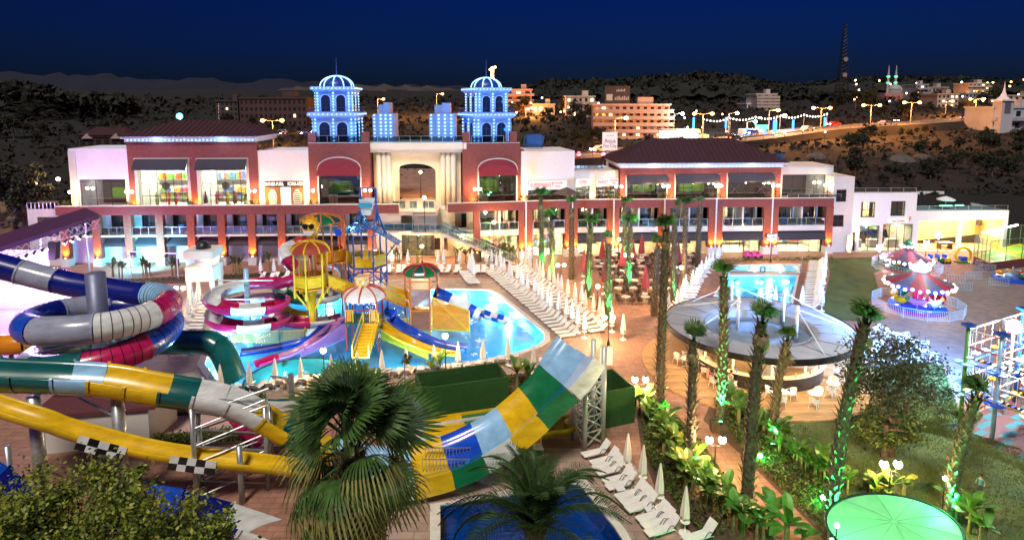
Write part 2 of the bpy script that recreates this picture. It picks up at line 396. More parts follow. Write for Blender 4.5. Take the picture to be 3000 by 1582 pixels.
# ================================================================ the hotel
class Fac:
    """a facade: local x runs along it, local y goes behind it"""
    def __init__(s, A, B, name, label, cat='building'):
        s.A = V((A[0], A[1])); s.t = (V((B[0], B[1]))-s.A); s.L = s.t.length; s.t.normalize(); s.n = V((-s.t.y, s.t.x))
        s.root = thing(name, label, cat, (A[0], A[1], 0), math.atan2(s.t.y, s.t.x))
    def hit(s, u, v, d=0):
        r = ray(u, v); r2 = V((r.x, r.y)); o = s.A+s.n*d
        k = o.dot(s.n)/r2.dot(s.n); p = r2*k
        return (p-o).dot(s.t), HCAM+r.z*k
    def x(s, u, d=0, v=600): return s.hit(u, v, d)[0]
    def z(s, u, v, d=0): return s.hit(u, v, d)[1]
    def w(s, x, y, z=0):
        p = s.A+s.t*x+s.n*y; return V((p.x, p.y, z))
def wall(b, x0, x1, z0, z1, y, th, holes=()):
    """wall sheet facing -y with rectangular openings and their reveals"""
    xs = sorted({x0, x1, *[c for h in holes for c in (h[0], h[1])]}); zs = sorted({z0, z1, *[c for h in holes for c in (h[2], h[3])]})
    for i in range(len(xs)-1):
        for j in range(len(zs)-1):
            cx, cz = (xs[i]+xs[i+1])/2, (zs[j]+zs[j+1])/2
            if any(h[0] < cx < h[1] and h[2] < cz < h[3] for h in holes): continue
            b.face([(xs[i],y,zs[j]),(xs[i+1],y,zs[j]),(xs[i+1],y,zs[j+1]),(xs[i],y,zs[j+1])])
    for h0, h1, k0, k1 in holes:
        b.face([(h0,y,k0),(h0,y+th,k0),(h0,y+th,k1),(h0,y,k1)]); b.face([(h1,y+th,k0),(h1,y,k0),(h1,y,k1),(h1,y+th,k1)])
        b.face([(h0,y,k1),(h0,y+th,k1),(h1,y+th,k1),(h1,y,k1)]); b.face([(h0,y+th,k0),(h0,y,k0),(h1,y,k0),(h1,y+th,k0)])
    b.face([(x0,y+th,z0),(x0,y,z0),(x0,y,z1),(x0,y+th,z1)]); b.face([(x1,y,z0),(x1,y+th,z0),(x1,y+th,z1),(x1,y,z1)])
    b.face([(x0,y,z1),(x1,y,z1),(x1,y+th,z1),(x0,y+th,z1)])
def window(root, x0, x1, z0, z1, y, nx=2, nz=1, frame=None, glass=None, ft=.06, dep=.07):
    """framed window: frame > pane for every light"""
    f = MB(); fr = frame or DARKM; e = .006
    f.box(x0+e, x1-e, y, y+dep, z0+e, z0+ft); f.box(x0+e, x1-e, y, y+dep, z1-ft, z1-e); f.box(x0+e, x0+ft, y, y+dep, z0+ft, z1-ft); f.box(x1-ft, x1-e, y, y+dep, z0+ft, z1-ft)
    xs = [lerp(x0, x1, i/nx) for i in range(nx+1)]; zs = [lerp(z0, z1, i/nz) for i in range(nz+1)]
    for a in xs[1:-1]: f.box(a-ft/2, a+ft/2, y, y+dep, z0+ft, z1-ft)
    for k, c in enumerate(zs[1:-1]):
        for i in range(nx): f.box(xs[i]+ft/2+.003, xs[i+1]-ft/2-.003, y+.004, y+dep-.004, c-ft/2, c+ft/2)
    w_ = f.build('window', fr, root)
    for i in range(nx):
        for j in range(nz):
            p = MB(); p.box(xs[i]+ft/2, xs[i+1]-ft/2, y+dep*.4, y+dep*.55, zs[j]+ft/2, zs[j+1]-ft/2); p.build('pane', glass or GLASS, w_)
    return w_
ROOM = M('shop_wall', (.75,.68,.52), .7, var=.08, scale=.7); ROOMW = M('shop_white', (.85,.83,.78), .6, var=.04)
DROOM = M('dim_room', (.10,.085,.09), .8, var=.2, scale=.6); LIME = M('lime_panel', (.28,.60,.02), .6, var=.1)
CURT = M('curtain', (.22,.16,.11), .9, var=.4, scale=1.5, stretch=(9,9,.15), bump=.4); CURT2 = M('grey_curtain', (.16,.15,.18), .9, var=.4, scale=1.5, stretch=(9,9,.15), bump=.4)
AWN = M('dark_awning', (.035,.032,.045), .85, var=.1); AWNR = M('red_awning', (.22,.015,.03), .8, var=.1)
WOODD = M('dark_wood', (.10,.05,.025), .6, var=.25, scale=2)
def room(root, x0, x1, y0, y1, z0, z1, mat, power=0, col=(1,.9,.7), name='room'):
    """interior shell behind an opening, open to the front, with a ceiling lamp"""
    b = MB(); b.face([(x0,y1,z0),(x1,y1,z0),(x1,y1,z1),(x0,y1,z1)]); b.face([(x0,y0,z0),(x0,y1,z0),(x0,y1,z1),(x0,y0,z1)]); b.face([(x1,y1,z0),(x1,y0,z0),(x1,y0,z1),(x1,y1,z1)])
    b.face([(x0,y0,z0),(x1,y0,z0),(x1,y1,z0),(x0,y1,z0)]); b.face([(x0,y1,z1),(x1,y1,z1),(x1,y0,z1),(x0,y0,z1)])
    o = b.build(name, mat, root)
    if power:
        nl = max(1, round((x1-x0)/4))
        for i in range(nl):
            xc = lerp(x0, x1, (i+.5)/nl); yc = (y0+y1)/2
            c = MB(); c.box(xc-.6, xc+.6, yc-.3, yc+.3, z1-.07, z1-.01); c.build('ceiling_lamp', MEMIT('ceiling_panel', (1,.9,.72), 12), root)
            light('AREA', 'ceiling_light', root, (xc, yc, z1-.1), power/nl, col, (1.2,.6), key=('area', round(power/nl), col))
    return o
def shelf_goods(root, x0, x1, y, z0, z1, rows, cols, pal):
    """racks of goods along the back wall"""
    b = MB()
    for r in range(rows):
        z = lerp(z0, z1, r/rows); b.box(x0, x1, y-.45, y-.02, z-.03, z)
    s = b.build('shelf', ROOMW, root)
    for r in range(rows):
        z = lerp(z0, z1, r/rows); h = (z1-z0)/rows
        for c in range(cols):
            xa, xb = lerp(x0, x1, c/cols)+.05, lerp(x0, x1, (c+1)/cols)-.05
            g = MB(); g.box(xa, xb, y-.42, y-.08, z+.003, z+h*random.uniform(.5,.8)); g.build('goods', random.choice(pal), s)
PAL = [M('goods_%d'%i, c, .6, var=.3, scale=6) for i, c in enumerate([(.75,.12,.05),(.85,.5,.05),(.1,.25,.6),(.8,.75,.6),(.25,.5,.12),(.7,.2,.3)])]
def rail(root, x0, x1, y, z, h=1.0, step=1.2):
    """glass railing: panes between little steel posts under a handrail"""
    n = max(1, round((x1-x0)/step)); b = MB(); b.box(x0, x1, y-.03, y+.03, z+h-.05, z+h)
    for i in range(n+1): xx = lerp(x0, x1, i/n); b.box(xx-.025, xx+.025, y-.035, y+.035, z, z+h-.05)
    r = b.build('railing', STEEL, root)
    for i in range(n):
        g = MB(); g.box(lerp(x0, x1, i/n)+.05, lerp(x0, x1, (i+1)/n)-.05, y-.008, y+.008, z+.08, z+h-.1); g.build('glass_panel', RAILG, r)
UPG = MEMIT('uplight_lens', (1,.62,.2), 25)
def uplight(w, where, power=130, col=(1,.32,.03)):
    t = thing('pillar_uplight', 'small orange uplight at the foot of '+where, 'uplight', w, 0, 'orange uplights at the brick pillars')
    b = MB(); b.cyl((0,0,0), (0,0,.14), .09, .11, 10); b.build('housing', DARKM, t)
    b = MB(); b.cyl((0,0,.141), (0,0,.15), .085, n=10); b.build('lens', UPG, t)
    light('SPOT', 'uplight_beam', t, (0,-.10,.18), power*8, col, .06, to=(0,.10,1), angle=R(95), blend=.8)
def pillar(root, xc, wd, z1, fac, up=True, power=130, name='pillar', dep=.75, where='a brick pillar of the hotel ground floor'):
    b = MB(); b.box(xc-wd/2, xc+wd/2, 0, dep, 1.0, z1); b.build(name, STONE, root)
    b = MB(); b.box(xc-wd/2-.05, xc+wd/2+.05, -.3, dep+.02, 0, 1.0); b.build('pedestal', WHITE, root)
    if up: uplight(fac.w(xc, -.17, 1.0), where, power)
def awning(root, x0, x1, z0, z1, y, out, mat, name='awning'):
    b = MB(); b.add([(x0,y,z1),(x1,y,z1),(x1,y-out,z0),(x0,y-out,z0),(x0,y,z1-.03),(x1,y,z1-.03),(x1,y-out,z0-.03),(x0,y-out,z0-.03)],
        [(3,2,1,0),(4,5,6,7),(2,3,7,6),(0,1,5,4),(1,2,6,5),(3,0,4,7)]); b.box(x0, x1, y-out-.02, y-out-.005, z0-.28, z0)
    return b.build(name, mat, root)
PT, PB = 7.8, 6.65        # terrace parapet top, soffit
BS = 4.0                  # balcony floor
def xy(u, Y): p = PY(u, 600, Y); return (p.x, Y)
# ---------------------------------------------------------------- west wing: shops over a row of rooms
FL = Fac(xy(175,79.3), xy(1163,81.1), 'hotel_wing', 'long brick and white hotel wing with lit shops above blue lit balconies behind the stage'); W = FL.root
pus = [189,283,376,469,560,650,738,825,913,1000,1088]
px = [FL.x(u, 0, 700) for u in pus]
for i, xx in enumerate(px): pillar(W, xx, .95, PB-.003, FL, True, 150 if i in (0,1,4,5,6,7) else 60, where='a brick pillar under the fashion shops')
b = MB(); b.box(-.6, FL.L+.2, 1.9, 2.2, 0, BS-.25); b.build('ground_floor_wall', M('lilac_white_wall', (.74,.72,.76), .6, var=.05), W)
b = MB(); b.box(-.6, FL.L+.2, .12, 2.4, BS-.24, BS); b.build('balcony_slab', WHITE, W)
b = MB(); b.box(-.6, FL.L+.2, -.06, .28, PB, PT); b.build('parapet', BRICK, W)
b = MB(); b.box(-.65, FL.L+.25, -.12, .32, PT, PT+.07); b.build('parapet_cap', WHITE, W)
b = MB(); b.box(-.6, FL.L+.2, .285, 9.5, PB-.0, PB+.30); b.build('terrace_slab', M('terrace_stone', (.55,.45,.38), .6, var=.1), W)
bwh = []
for i in range(len(px)-1):
    a, c = px[i]+.5, px[i+1]-.5; m = (a+c)/2
    bwh.append((a+.15, c-.15, BS+.02, PB-.35))
b = MB(); wall(b, -.6, FL.L+.2, BS+.003, PB-.003, 2.2, .25, bwh); b.build('balcony_wall', WHITE, W)
for i, h in enumerate(bwh):
    a, c = px[i]+.48, px[i+1]-.48
    window(W, h[0], h[1], h[2], h[3], 2.32, 3 if i else 2, 1, DARKM, GLASS, .07)
    b = MB(); k = 10; xs = [lerp(h[0]+.1, h[1]-.1, j/k) for j in range(k+1)]
    for j in range(k):
        if j in (4,5) and i%3 == 1: continue
        b.face([(xs[j],2.62+.06*(j%2),BS+.05),(xs[j+1],2.62+.06*((j+1)%2),BS+.05),(xs[j+1],2.62+.06*((j+1)%2),PB-.4),(xs[j],2.62+.06*(j%2),PB-.4)])
    b.build('curtain', CURT if i%2 else CURT2, W)
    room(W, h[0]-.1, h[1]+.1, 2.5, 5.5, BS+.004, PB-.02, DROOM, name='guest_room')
    rail(W, a, c, .22, BS, 1.05, 1.1)
    if 0 < i: awning(W, a, c, 2.75, BS-.26, 1.88, 1.55, AWN)
    if i > 0 and i % 3 == 0:
        ch = MB(); ch.box(a+1.2, a+1.9, .9, 1.5, BS+.003, BS+.45); ch.box(a+1.2, a+1.9, 1.45, 1.55, BS+.45, BS+1.1); ch.build('balcony_chair', M('blue_fabric', (.1,.2,.5), .8), W)
# end block in white at the foot of the hill
x0, x1 = FL.x(82, .6, 650), -.62; zt = PT-.35
b = MB(); hw = (FL.x(110,.6,660), FL.x(172,.6,660), BS-.2, PB-.25)
wall(b, x0, x1, 0, zt, .6, 8, [hw]); b.face([(x0,.6,zt),(x1,.6,zt),(x1,8.6,zt),(x0,8.6,zt)]); b.build('end_block', WHITE, W)
window(W, *hw, .75, 3, 1, DARKM, GLASS); room(W, hw[0]-.1, hw[1]+.1, .9, 4, hw[2], hw[3], CURT2, name='guest_room')
b = MB()
for k in range(9): b.cyl((lerp(x0, x1, k/8), .7, zt+.003), (lerp(x0, x1, k/8), .7, zt+.75), .06, n=6)
b.box(x0, x1, .66, .74, zt+.75, zt+.82); b.build('terrace_balustrade', STEEL, W)
# ---- upper storey of the west wing (set back)
D = 3.2; ZF = PB+.31
def fx(u): return FL.x(u, D, 520)
def fz(v, u=600): return FL.z(u, v, D)
segs = []
# white box
xa, xb, zt = fx(206), fx(380), fz(436,290); hw = (fx(231), fx(366), ZF+.05, fz(526,300))
b = MB(); wall(b, xa, xb-.004, ZF, zt, D, 7, [hw]); b.face([(xa,D,zt-.2),(xb,D,zt-.2),(xb,D+7,zt-.2),(xa,D+7,zt-.2)]); b.build('white_upper_box', M('lilac_render', (.74,.68,.80), .6, var=.05, scale=.5), W)
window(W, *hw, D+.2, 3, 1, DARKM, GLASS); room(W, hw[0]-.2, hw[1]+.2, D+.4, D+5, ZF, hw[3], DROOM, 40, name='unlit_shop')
b = MB(); b.box(lerp(hw[0],hw[1],.35), hw[1]-.3, D+3.6, D+4.2, ZF+1.0, ZF+2.3); b.build('display_panel', LIME, W)
b = MB(); b.box(xa+.002, xa+.9, D-.12, D-.003, ZF, zt-.3); b.build('corner_strip', WHITE, W)
# brick block with two lit fashion shops and a hipped roof
xa, xb, zt = fx(380), fx(757), fz(416,560)
h1 = (fx(399), fx(560), ZF+.05, fz(463,480)); h2 = (fx(580), fx(732), ZF+.05, fz(463,650))
b = MB(); wall(b, xa, xb-.004, ZF, zt, D-.25, 1, [h1, h2]); b.face([(xa,D,zt-.1),(xb,D,zt-.1),(xb,D+8,zt-.1),(xa,D+8,zt-.1)]); b.build('brick_shop_block', BRICK, W)
for h in (h1, h2):
    b = MB(); 
    for q0, q1 in ((h[0]+.003,h[0]+.35),(h[1]-.35,h[1]-.003)): b.box(q0, q1, D-.32, D+.3, ZF+.02, h[3]-.005)
    b.box(h[0]+.36, h[1]-.36, D-.3, D+.3, h[3]-.22, h[3]-.006); b.build('window_surround', WHITE, W)
    window(W, h[0]+.36, h[1]-.36, ZF+.06, h[3]-.23, D+.32, 6, 4, DARKM, GLASS, .05)
    awning(W, h[0]+.1, h[1]-.1, h[3]-1.25, h[3]-.1, D-.33, .9, AWN)
    room(W, h[0]+.2, h[1]-.2, D+.45, D+5.5, ZF+.04, h[3], ROOMW, 1500, (1,.88,.62), name='shop_interior')
    shelf_goods(W, h[0]+.5, h[1]-.5, D+5.4, ZF+3.3, ZF+4.7, 1, 14, PAL); shelf_goods(W, h[0]+.5, h[1]-.5, D+5.4, ZF+.6, ZF+2.4, 2, 9, PAL)
    for k in range(4):
        xm = lerp(h[0]+1, h[1]-1, (k+.5)/4); b = MB(); b.lathe([(.2,0),(.16,.5),(.2,.85),(.13,1.1),(.23,1.35),(.2,1.55),(.06,1.6),(.1,1.7),(.1,1.85),(.02,1.95)], 8, (xm, D+1.6+.7*(k%2), ZF+.1)); b.build('mannequin', random.choice(PAL+[DARKM]), W)
    b = MB(); b.cyl(((h[0]+h[1])/2, D+.40, ZF+2.95), ((h[0]+h[1])/2, D+.46, ZF+2.95), .5, n=20); s_ = b.build('round_shop_sign', M('sign_black', (.02,.02,.015), .5, var=0), W)
    b = MB(); b.cyl(((h[0]+h[1])/2, D+.385, ZF+2.95), ((h[0]+h[1])/2, D+.398, ZF+2.95), .4, n=20); b.build('sign_disc', M('sign_olive', (.4,.35,.08), .5), s_)
b = MB(); b.box(xa-.1, xb+.1, D-.5, D+8, zt+.003, zt+.45); b.box(xa-.4, xb+.4, D-.85, D+8.3, zt+.45, zt+.75); b.build('eaves', M('eaves_white', (.7,.74,.82), .5, var=.04), W)
BULB = MEMIT('cool_bulb', (.32,.68,1), 1.5); bulbm = MB().sphere((0,0,0), .115, 8, 5).mesh('bulb', BULB)
n = 34
for k in range(n): child('bulb', bulbm, W, (lerp(xa+.1, xb-.1, (k+.5)/n), D-.53, zt+.24), scale=.9)
light('POINT', 'eaves_light', W, (lerp(xa,xb,.25), D-1.4, zt+.1), 30, (.35,.6,1), .3); light('POINT', 'eaves_light', W, (lerp(xa,xb,.75), D-1.4, zt+.1), 30, (.35,.6,1), .3)
ROOF = M('dark_red_tiles', (.045,.012,.02), .7, var=.3, scale=1.5, stretch=(8,1,1), bump=.5)
def hip(root, x0, x1, y0, y1, z, h, inset, name='roof', mat=ROOF):
    ym = (y0+y1)/2; b = MB(); b.add([(x0,y0,z),(x1,y0,z),(x1,y1,z),(x0,y1,z),(x0+inset,ym,z+h),(x1-inset,ym,z+h)], [(0,1,5,4),(1,2,5),(2,3,4,5),(3,0,4),(3,2,1,0)]); r = b.build(name, mat, root)
    nr = int((x1-x0)/.7)
    for k in range(1, nr):
        xx = x0+(x1-x0)*k/nr; t = min(1, (xx-x0)/inset, (x1-xx)/inset); g = MB(); g.bar((xx,y0,z+.02), (xx,lerp(y0,ym,t),z+h*t+.02), .14, .10); g.build('tile_row', mat, r)
    return r
hip(W, xa-.6, xb+.6, D-1.0, D+10, zt+.76, fz(363,560)-zt-.4, (xb-xa)*.30)
b = MB(); b.cyl((lerp(xa,xb,.62), D+4, zt+2.4), (lerp(xa,xb,.62), D+4, zt+5), .04, n=5); b.build('aerial', STEEL, W)
# white bay with fur-shop sign
xa, xb, zt = fx(757), fx(906), fz(441,830); hw = (fx(773), fx(888), ZF+.05, fz(530,830))
b = MB(); wall(b, xa, xb-.004, ZF, zt, D, 6, [hw]); b.face([(xa,D,zt-.15),(xb,D,zt-.15),(xb,D+6,zt-.15),(xa,D+6,zt-.15)]); b.build('white_shop_bay', M('pink_white_render', (.76,.69,.68), .6, var=.04), W)
room(W, hw[0]-.1, hw[1]+.1, D+.5, D+4, ZF+.02, hw[3]+.1, ROOM, 500, name='shop_interior')
sg = thing('shop_sign', 'brown fur shop sign with white LEATHER-FUR lettering and two fur coats', 'sign', FL.w(hw[0], D+.1, ZF+.06), W.rotation_euler.z)
sw, sh = hw[1]-hw[0], hw[3]-ZF-.1
BRN = M('sign_brown', (.42,.18,.04), .6, var=.1); FURW = M('white_fur', (.85,.80,.68), .9, var=.15, scale=9)
b = MB(); b.box(0, sw*.40, 0, .08, 0, sh*.76); b.box(sw*.66, sw, 0, .08, 0, sh*.76); b.build('panel', BRN, sg)
b = MB(); b.box(0, sw, -.02, .09, sh*.763, sh); b.build('banner', M('sign_black2', (.015,.01,.01), .5, var=0), sg)
b = MB(); b.box(sw*.405, sw*.655, .05, .1, 0, sh*.755); b.build('door_opening', MEMIT('lit_doorway', (1,.93,.7), 1.3), sg)
WL = M('white_letters', (.85,.8,.7), .5, var=0, emit=.8, ecol=(1,.9,.75))
text('lettering', 'LEATHER-FUR', sh*.19, WL, sg, (sw*.2,-.03,sh*.88), sx=.58); text('lettering', 'КОЖА-МЕХА', sh*.19, WL, sg, (sw*.815,-.03,sh*.88), sx=.55)
for cx, stripes in ((.2,0),(.83,1)):
    pr = [(.16,.02),(.2,.3),(.22,.5),(.2,.72),(.13,.88),(.06,.97)]; b = MB(); pts = [(sw*cx+x*sh*.75, sh*.04+z*sh*.66) for x, z in pr]+[(sw*cx-x*sh*.75, sh*.04+z*sh*.66) for x, z in reversed(pr)]
    b.prismy(pts, -.05, -.003); c_ = b.build('fur_coat_picture', FURW, sg)
    if stripes:
        b = MB()
        for k in range(7): z = sh*(.1+.08*k); b.box(sw*cx-.12*sh, sw*cx+.13*sh, -.058, -.052, z, z+sh*.03)
        b.build('stripe', DARKM, c_)
b = MB(); b.prismy([(sw*.5,sh*.8),(sw*.46,sh*.98),(sw*.44,sh*.9),(sw*.42,sh*.99),(sw*.4,sh*.84)], -.04, -.022); b.build('butterfly_emblem', FURW, sg)
# ---------------------------------------------------------------- towers over brick gate blocks
BLUEW = M('tower_render', (.20,.32,.66), .5, var=.05); BFR = M('tower_trim', (.30,.46,.80), .5, var=.04)
TGL = M('tower_glass', (.012,.02,.06), .08, var=0, spec=.8)
def arch_pts(x0, x1, z0, zs, n=10, rise=None):
    r = (x1-x0)/2; h = rise if rise is not None else r; xm = (x0+x1)/2
    return [(x0,z0)]+[(xm-r*cos(pi*k/n), zs+h*sin(pi*k/n)) for k in range(n+1)]+[(x1,z0)]
def arch_band(b, x0, x1, z0, zs, w_, y0, y1, n=10):
    o = arch_pts(x0-w_, x1+w_, z0, zs, n); i = arch_pts(x0, x1, z0, zs, n); k = len(o)
    vs = [(x,y0,z) for x,z in o]+[(x,y0,z) for x,z in i]+[(x,y1,z) for x,z in o]+[(x,y1,z) for x,z in i]
    b.add(vs, [f for j in range(k-1) for f in ((j,j+1,k+j+1,k+j),(j,2*k+j,2*k+j+1,j+1),(k+j,k+j+1,3*k+j+1,3*k+j))])
def tower(root, xc, y, z0, w1, h1, w2, h2, yaw=0, face_win=2):
    """two square stages with arched windows, cornices, bulbs, ribbed dome"""
    t = bpy.data.objects.new('clock_tower_stage', None)
    t = child('tower', None, root, (xc, y, z0), yaw)
    def stage(w_, za, zb, hw_):
        b = MB(); b.box(-w_/2, w_/2, -w_/2, w_/2, za, zb); b.build('stage', BLUEW, t)
        for side in range(4):
            m = Matrix.Rotation(side*pi/2, 4, 'Z')
            for k in (-1, 1):
                xm = k*w_*.21; ww = w_*.25; b = MB(); pts = arch_pts(xm-ww/2, xm+ww/2, za+.12, za+(zb-za)*.62)
                b.prismy(pts, -w_/2-.03, -w_/2-.002); b.v = [tuple(m@V(p)) for p in b.v]; wn_ = b.build('arched_window', TGL, t)
                b = MB(); arch_band(b, xm-ww/2, xm+ww/2, za+.12, za+(zb-za)*.62, .14, -w_/2-.10, -w_/2-.001); b.v = [tuple(m@V(p)) for p in b.v]; b.build('arch_frame', BFR, wn_)
                b = MB(); b.box(xm-.03, xm+.03, -w_/2-.06, -w_/2-.031, za+.12, za+(zb-za)*.8); b.box(xm-ww/2, xm+ww/2, -w_/2-.055, -w_/2-.032, za+(zb-za)*.55, za+(zb-za)*.57); b.v = [tuple(m@V(p)) for p in b.v]; b.build('mullion', DARKM, wn_)
            nb = 7
            if side in (0, 1, 3):
                for xm in (-w_*.43, 0, w_*.43):
                    for k in range(nb): child('bulb', bulbm, t, m@V((xm, -w_/2-.06, za+.25+(zb-za-.45)*k/(nb-1))))
        return zb
    def cornice(w_, za, zb, ex):
        b = MB(); b.box(-w_/2-ex*.5, w_/2+ex*.5, -w_/2-ex*.5, w_/2+ex*.5, za, za+(zb-za)*.3); b.box(-w_/2-ex, w_/2+ex, -w_/2-ex, w_/2+ex, za+(zb-za)*.3, zb); b.build('cornice', BFR, t)
        n = 11
        for side in (0, 1, 3):
            m = Matrix.Rotation(side*pi/2, 4, 'Z')
            for k in range(n): child('bulb', bulbm, t, m@V((lerp(-w_/2-ex, w_/2+ex, (k+.5)/n), -w_/2-ex-.05, za+(zb-za)*.65)), scale=.7)
    stage(w1, 0, h1, 0); cornice(w1, h1+.002, h1+.75, .5)
    zr = h1+.752; b = MB()
    for side in range(4):
        m = Matrix.Rotation(side*pi/2, 4, 'Z'); q = MB(); q.box(-w1/2-.4, w1/2+.4, -w1/2-.42, -w1/2-.38, zr+.6, zr+.65)
        for k in range(9): xx = lerp(-w1/2-.4, w1/2+.4, k/8); q.box(xx-.02, xx+.02, -w1/2-.42, -w1/2-.38, zr, zr+.6)
        b.add([m@V(p) for p in q.v], q.f)
    b.build('balcony_rail', M('blue_black_metal', (.03,.06,.2), .4, .5), t)
    z2 = zr+.002+h2; stage(w2, zr, z2, 0); cornice(w2, z2+.002, z2+.65, .45)
    zd = z2+.655; rd = w2*.46; hd = rd*.66
    b = MB(); b.lathe([(rd*cos(a), hd*sin(a)) for a in [pi/2*k/10 for k in range(11)]][:-1]+[(.02,hd)], 24, (0,0,zd), cap=False); b.build('dome', M('dome_blue', (.02,.05,.28), .35, var=.1), t, True)
    for k in range(10):
        a = 2*pi*(k+.5)/10; pts = [V((cos(a)*rd*1.02*cos(q), sin(a)*rd*1.02*cos(q), zd+.03+hd*1.02*sin(q))) for q in [pi/2*j/9 for j in range(10)]]
        b = MB(); b.path(pts, .07, 5); b.build('dome_light_rib', MEMIT('rib_light', (.35,.7,1), 1.5), t)
    b = MB(); b.cyl((0,0,zd+hd), (0,0,zd+hd+2.6), .09, .015, 6); b.build('spire', M('spire_blue', (.05,.1,.4), .4), t)
    for dx, dz in ((-.42,h1*.5),(.42,h1*.5),(-.42,zr+h2*.55),(.42,zr+h2*.55)): light('POINT', 'tower_bulb_fill', t, (dx*w1*1.1, -w1/2-1.4, dz), 60, (.03,.32,1.0), .3)  # added blue point lights carry the bulbs' glow, no floodlights stand here
    light('POINT', 'tower_bulb_fill', t, (-w1/2-1.4, 0, h1*.6), 60, (.03,.32,1.0), .3); light('POINT', 'tower_bulb_fill', t, (-w1/2-1.2, 0, zr+h2*.5), 50, (.03,.32,1.0), .3); light('POINT', 'tower_bulb_fill', t, (0, -w1/2-1.5, z2+1.4), 45, (.03,.35,1.0), .3)
    return t
def arch_block(root, F, ua, ub, vt, vcren, ual, uar, vspring, vtop, dd, crens, lime=True):
    """brick block with crenels and one tall segment-arched window under a red awning"""
    g = lambda u: F.x(u, dd, 520); z = lambda v: F.z((ua+ub)/2, v, dd)
    xa, xb, zt, zc = g(ua), g(ub), z(vt), z(vcren); x0, x1 = g(ual), g(uar); zs, za = z(vspring), z(vtop)
    pts = arch_pts(x0, x1, ZF+.05, zs, 12, za-zs); b = MB()
    b.face([(xa,dd,ZF),(x0,dd,ZF),(x0,dd,zt),(xa,dd,zt)]); b.face([(x1,dd,ZF),(xb,dd,ZF),(xb,dd,zt),(x1,dd,zt)])
    ap = pts[1:-1]
    for (p, q) in zip(ap, ap[1:]): b.face([(p[0],dd,p[1]),(q[0],dd,q[1]),(q[0],dd,zt),(p[0],dd,zt)]); b.face([(q[0],dd,q[1]),(p[0],dd,p[1]),(p[0],dd+.7,p[1]),(q[0],dd+.7,q[1])])
    for x in (x0, x1): b.face([(x,dd,ZF),(x,dd+.7,ZF),(x,dd+.7,zs),(x,dd,zs)])
    b.face([(xa,dd,ZF),(xa,dd+9,ZF),(xa,dd+9,zt),(xa,dd,zt)]); b.face([(xb,dd,ZF),(xb,dd+9,ZF),(xb,dd+9,zt),(xb,dd,zt)]); b.face([(xa,dd,zt),(xb,dd,zt),(xb,dd+9,zt),(xa,dd+9,zt)])
    for c0, c1 in crens: b.box(g(c0)+.003, g(c1)-.003, dd+.003, dd+1.0, zt, zc)
    b.build('brick_gate_block', BRICK, root)
    b = MB(); b.box(xa, xb, dd-.04, dd+.3, zt+.003, zt+.06); b.build('coping', WHITE, root)
    b = MB(); arch = [(x, zz) for x, zz in ap]
    for (p, q) in zip(arch, arch[1:]): b.face([(p[0],dd-.02,p[1]),(q[0],dd-.02,q[1]),(q[0],dd-1.0,q[1]-.75*(1)),(p[0],dd-1.0,p[1]-.75)])
    for (p, q) in zip(arch, arch[1:]): b.face([(p[0],dd-1.0,p[1]-.75),(q[0],dd-1.0,q[1]-.75),(q[0],dd-1.02,zs-.9),(p[0],dd-1.02,zs-.9)])
    b.build('arched_awning', AWNR, root)
    b = MB(); arch_band(b, x0+.02, x1-.02, ZF+.05, zs, .12, dd-.08, dd-.004, 12) if False else None
    b = MB()
    for (p, q) in zip(arch, arch[1:]): b.bar((p[0],dd-.03,p[1]+.05), (q[0],dd-.03,q[1]+.05), .16, .14)
    for x in (x0, x1): b.box(x-.09, x+.09, dd-.1, dd+.02, ZF, zs)
    b.build('arch_trim', WHITE, root)
    window(root, x0+.1, x1-.1, ZF+.06, zs-.1, dd+.45, 3, 4, DARKM, GLASS, .05)
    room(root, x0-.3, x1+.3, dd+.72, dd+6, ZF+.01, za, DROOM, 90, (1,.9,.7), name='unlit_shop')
    b = MB(); b.box(x0+.3, lerp(x0,x1,.62), dd+4.6, dd+5.3, ZF+1.3, ZF+2.9); b.build('display_panel', LIME, root)
    for k in (.12,.78): b = MB(); b.box(lerp(x0,x1,k), lerp(x0,x1,k)+1.1, dd+2.5, dd+3.2, ZF+.02, ZF+1.3); b.build('display_case', ROOMW if k < .5 else DARKM, root)
    return xa, xb, zt
xa, xb, zt = arch_block(W, FL, 906, 1083, 420, 388, 932, 1057, 494, 462, D, [(906,929),(1063,1083)])
txl, txr = FL.x(934, D+4, 420), FL.x(1058, D+4, 420); s_ = (txr-txl)
t1 = tower(W, (txl+txr)/2, D+3.3, zt+.06, s_*.95, 3.25, s_*.82, 2.75)
rail(W, xa+1.0, xb-1.0, D+.25, zt+.06, .95, 1.6)
# ---------------------------------------------------------------- gate between the towers
FG = Fac(xy(1083,86.0), xy(1356,86.0), 'gate_building', 'cream gateway with tall fluted columns and an arch between two domed towers'); G = FG.root
gx = lambda u, d=0: FG.x(u, d, 500); gz = lambda v: FG.z(1220, v, 0)
ztop, zcor = gz(417), gz(446); x0, x1 = gx(1156), gx(1276); zsp, zap = gz(504), gz(480); zb = PB+.2
pts = arch_pts(x0, x1, zb, zsp, 14, zap-zsp)[1:-1]; b = MB(); xa, xb = gx(1095), gx(1350)
b.face([(xa,0,0),(x0,0,0),(x0,0,zcor),(xa,0,zcor)]); b.face([(x1,0,0),(xb,0,0),(xb,0,zcor),(x1,0,zcor)])
for p, q in zip(pts, pts[1:]): b.face([(p[0],0,p[1]),(q[0],0,q[1]),(q[0],0,zcor),(p[0],0,zcor)]); b.face([(q[0],0,q[1]),(p[0],0,p[1]),(p[0],3.5,p[1]),(q[0],3.5,q[1])])
for x in (x0, x1): b.face([(x,0,zb),(x,3.5,zb),(x,3.5,zsp),(x,0,zsp)])
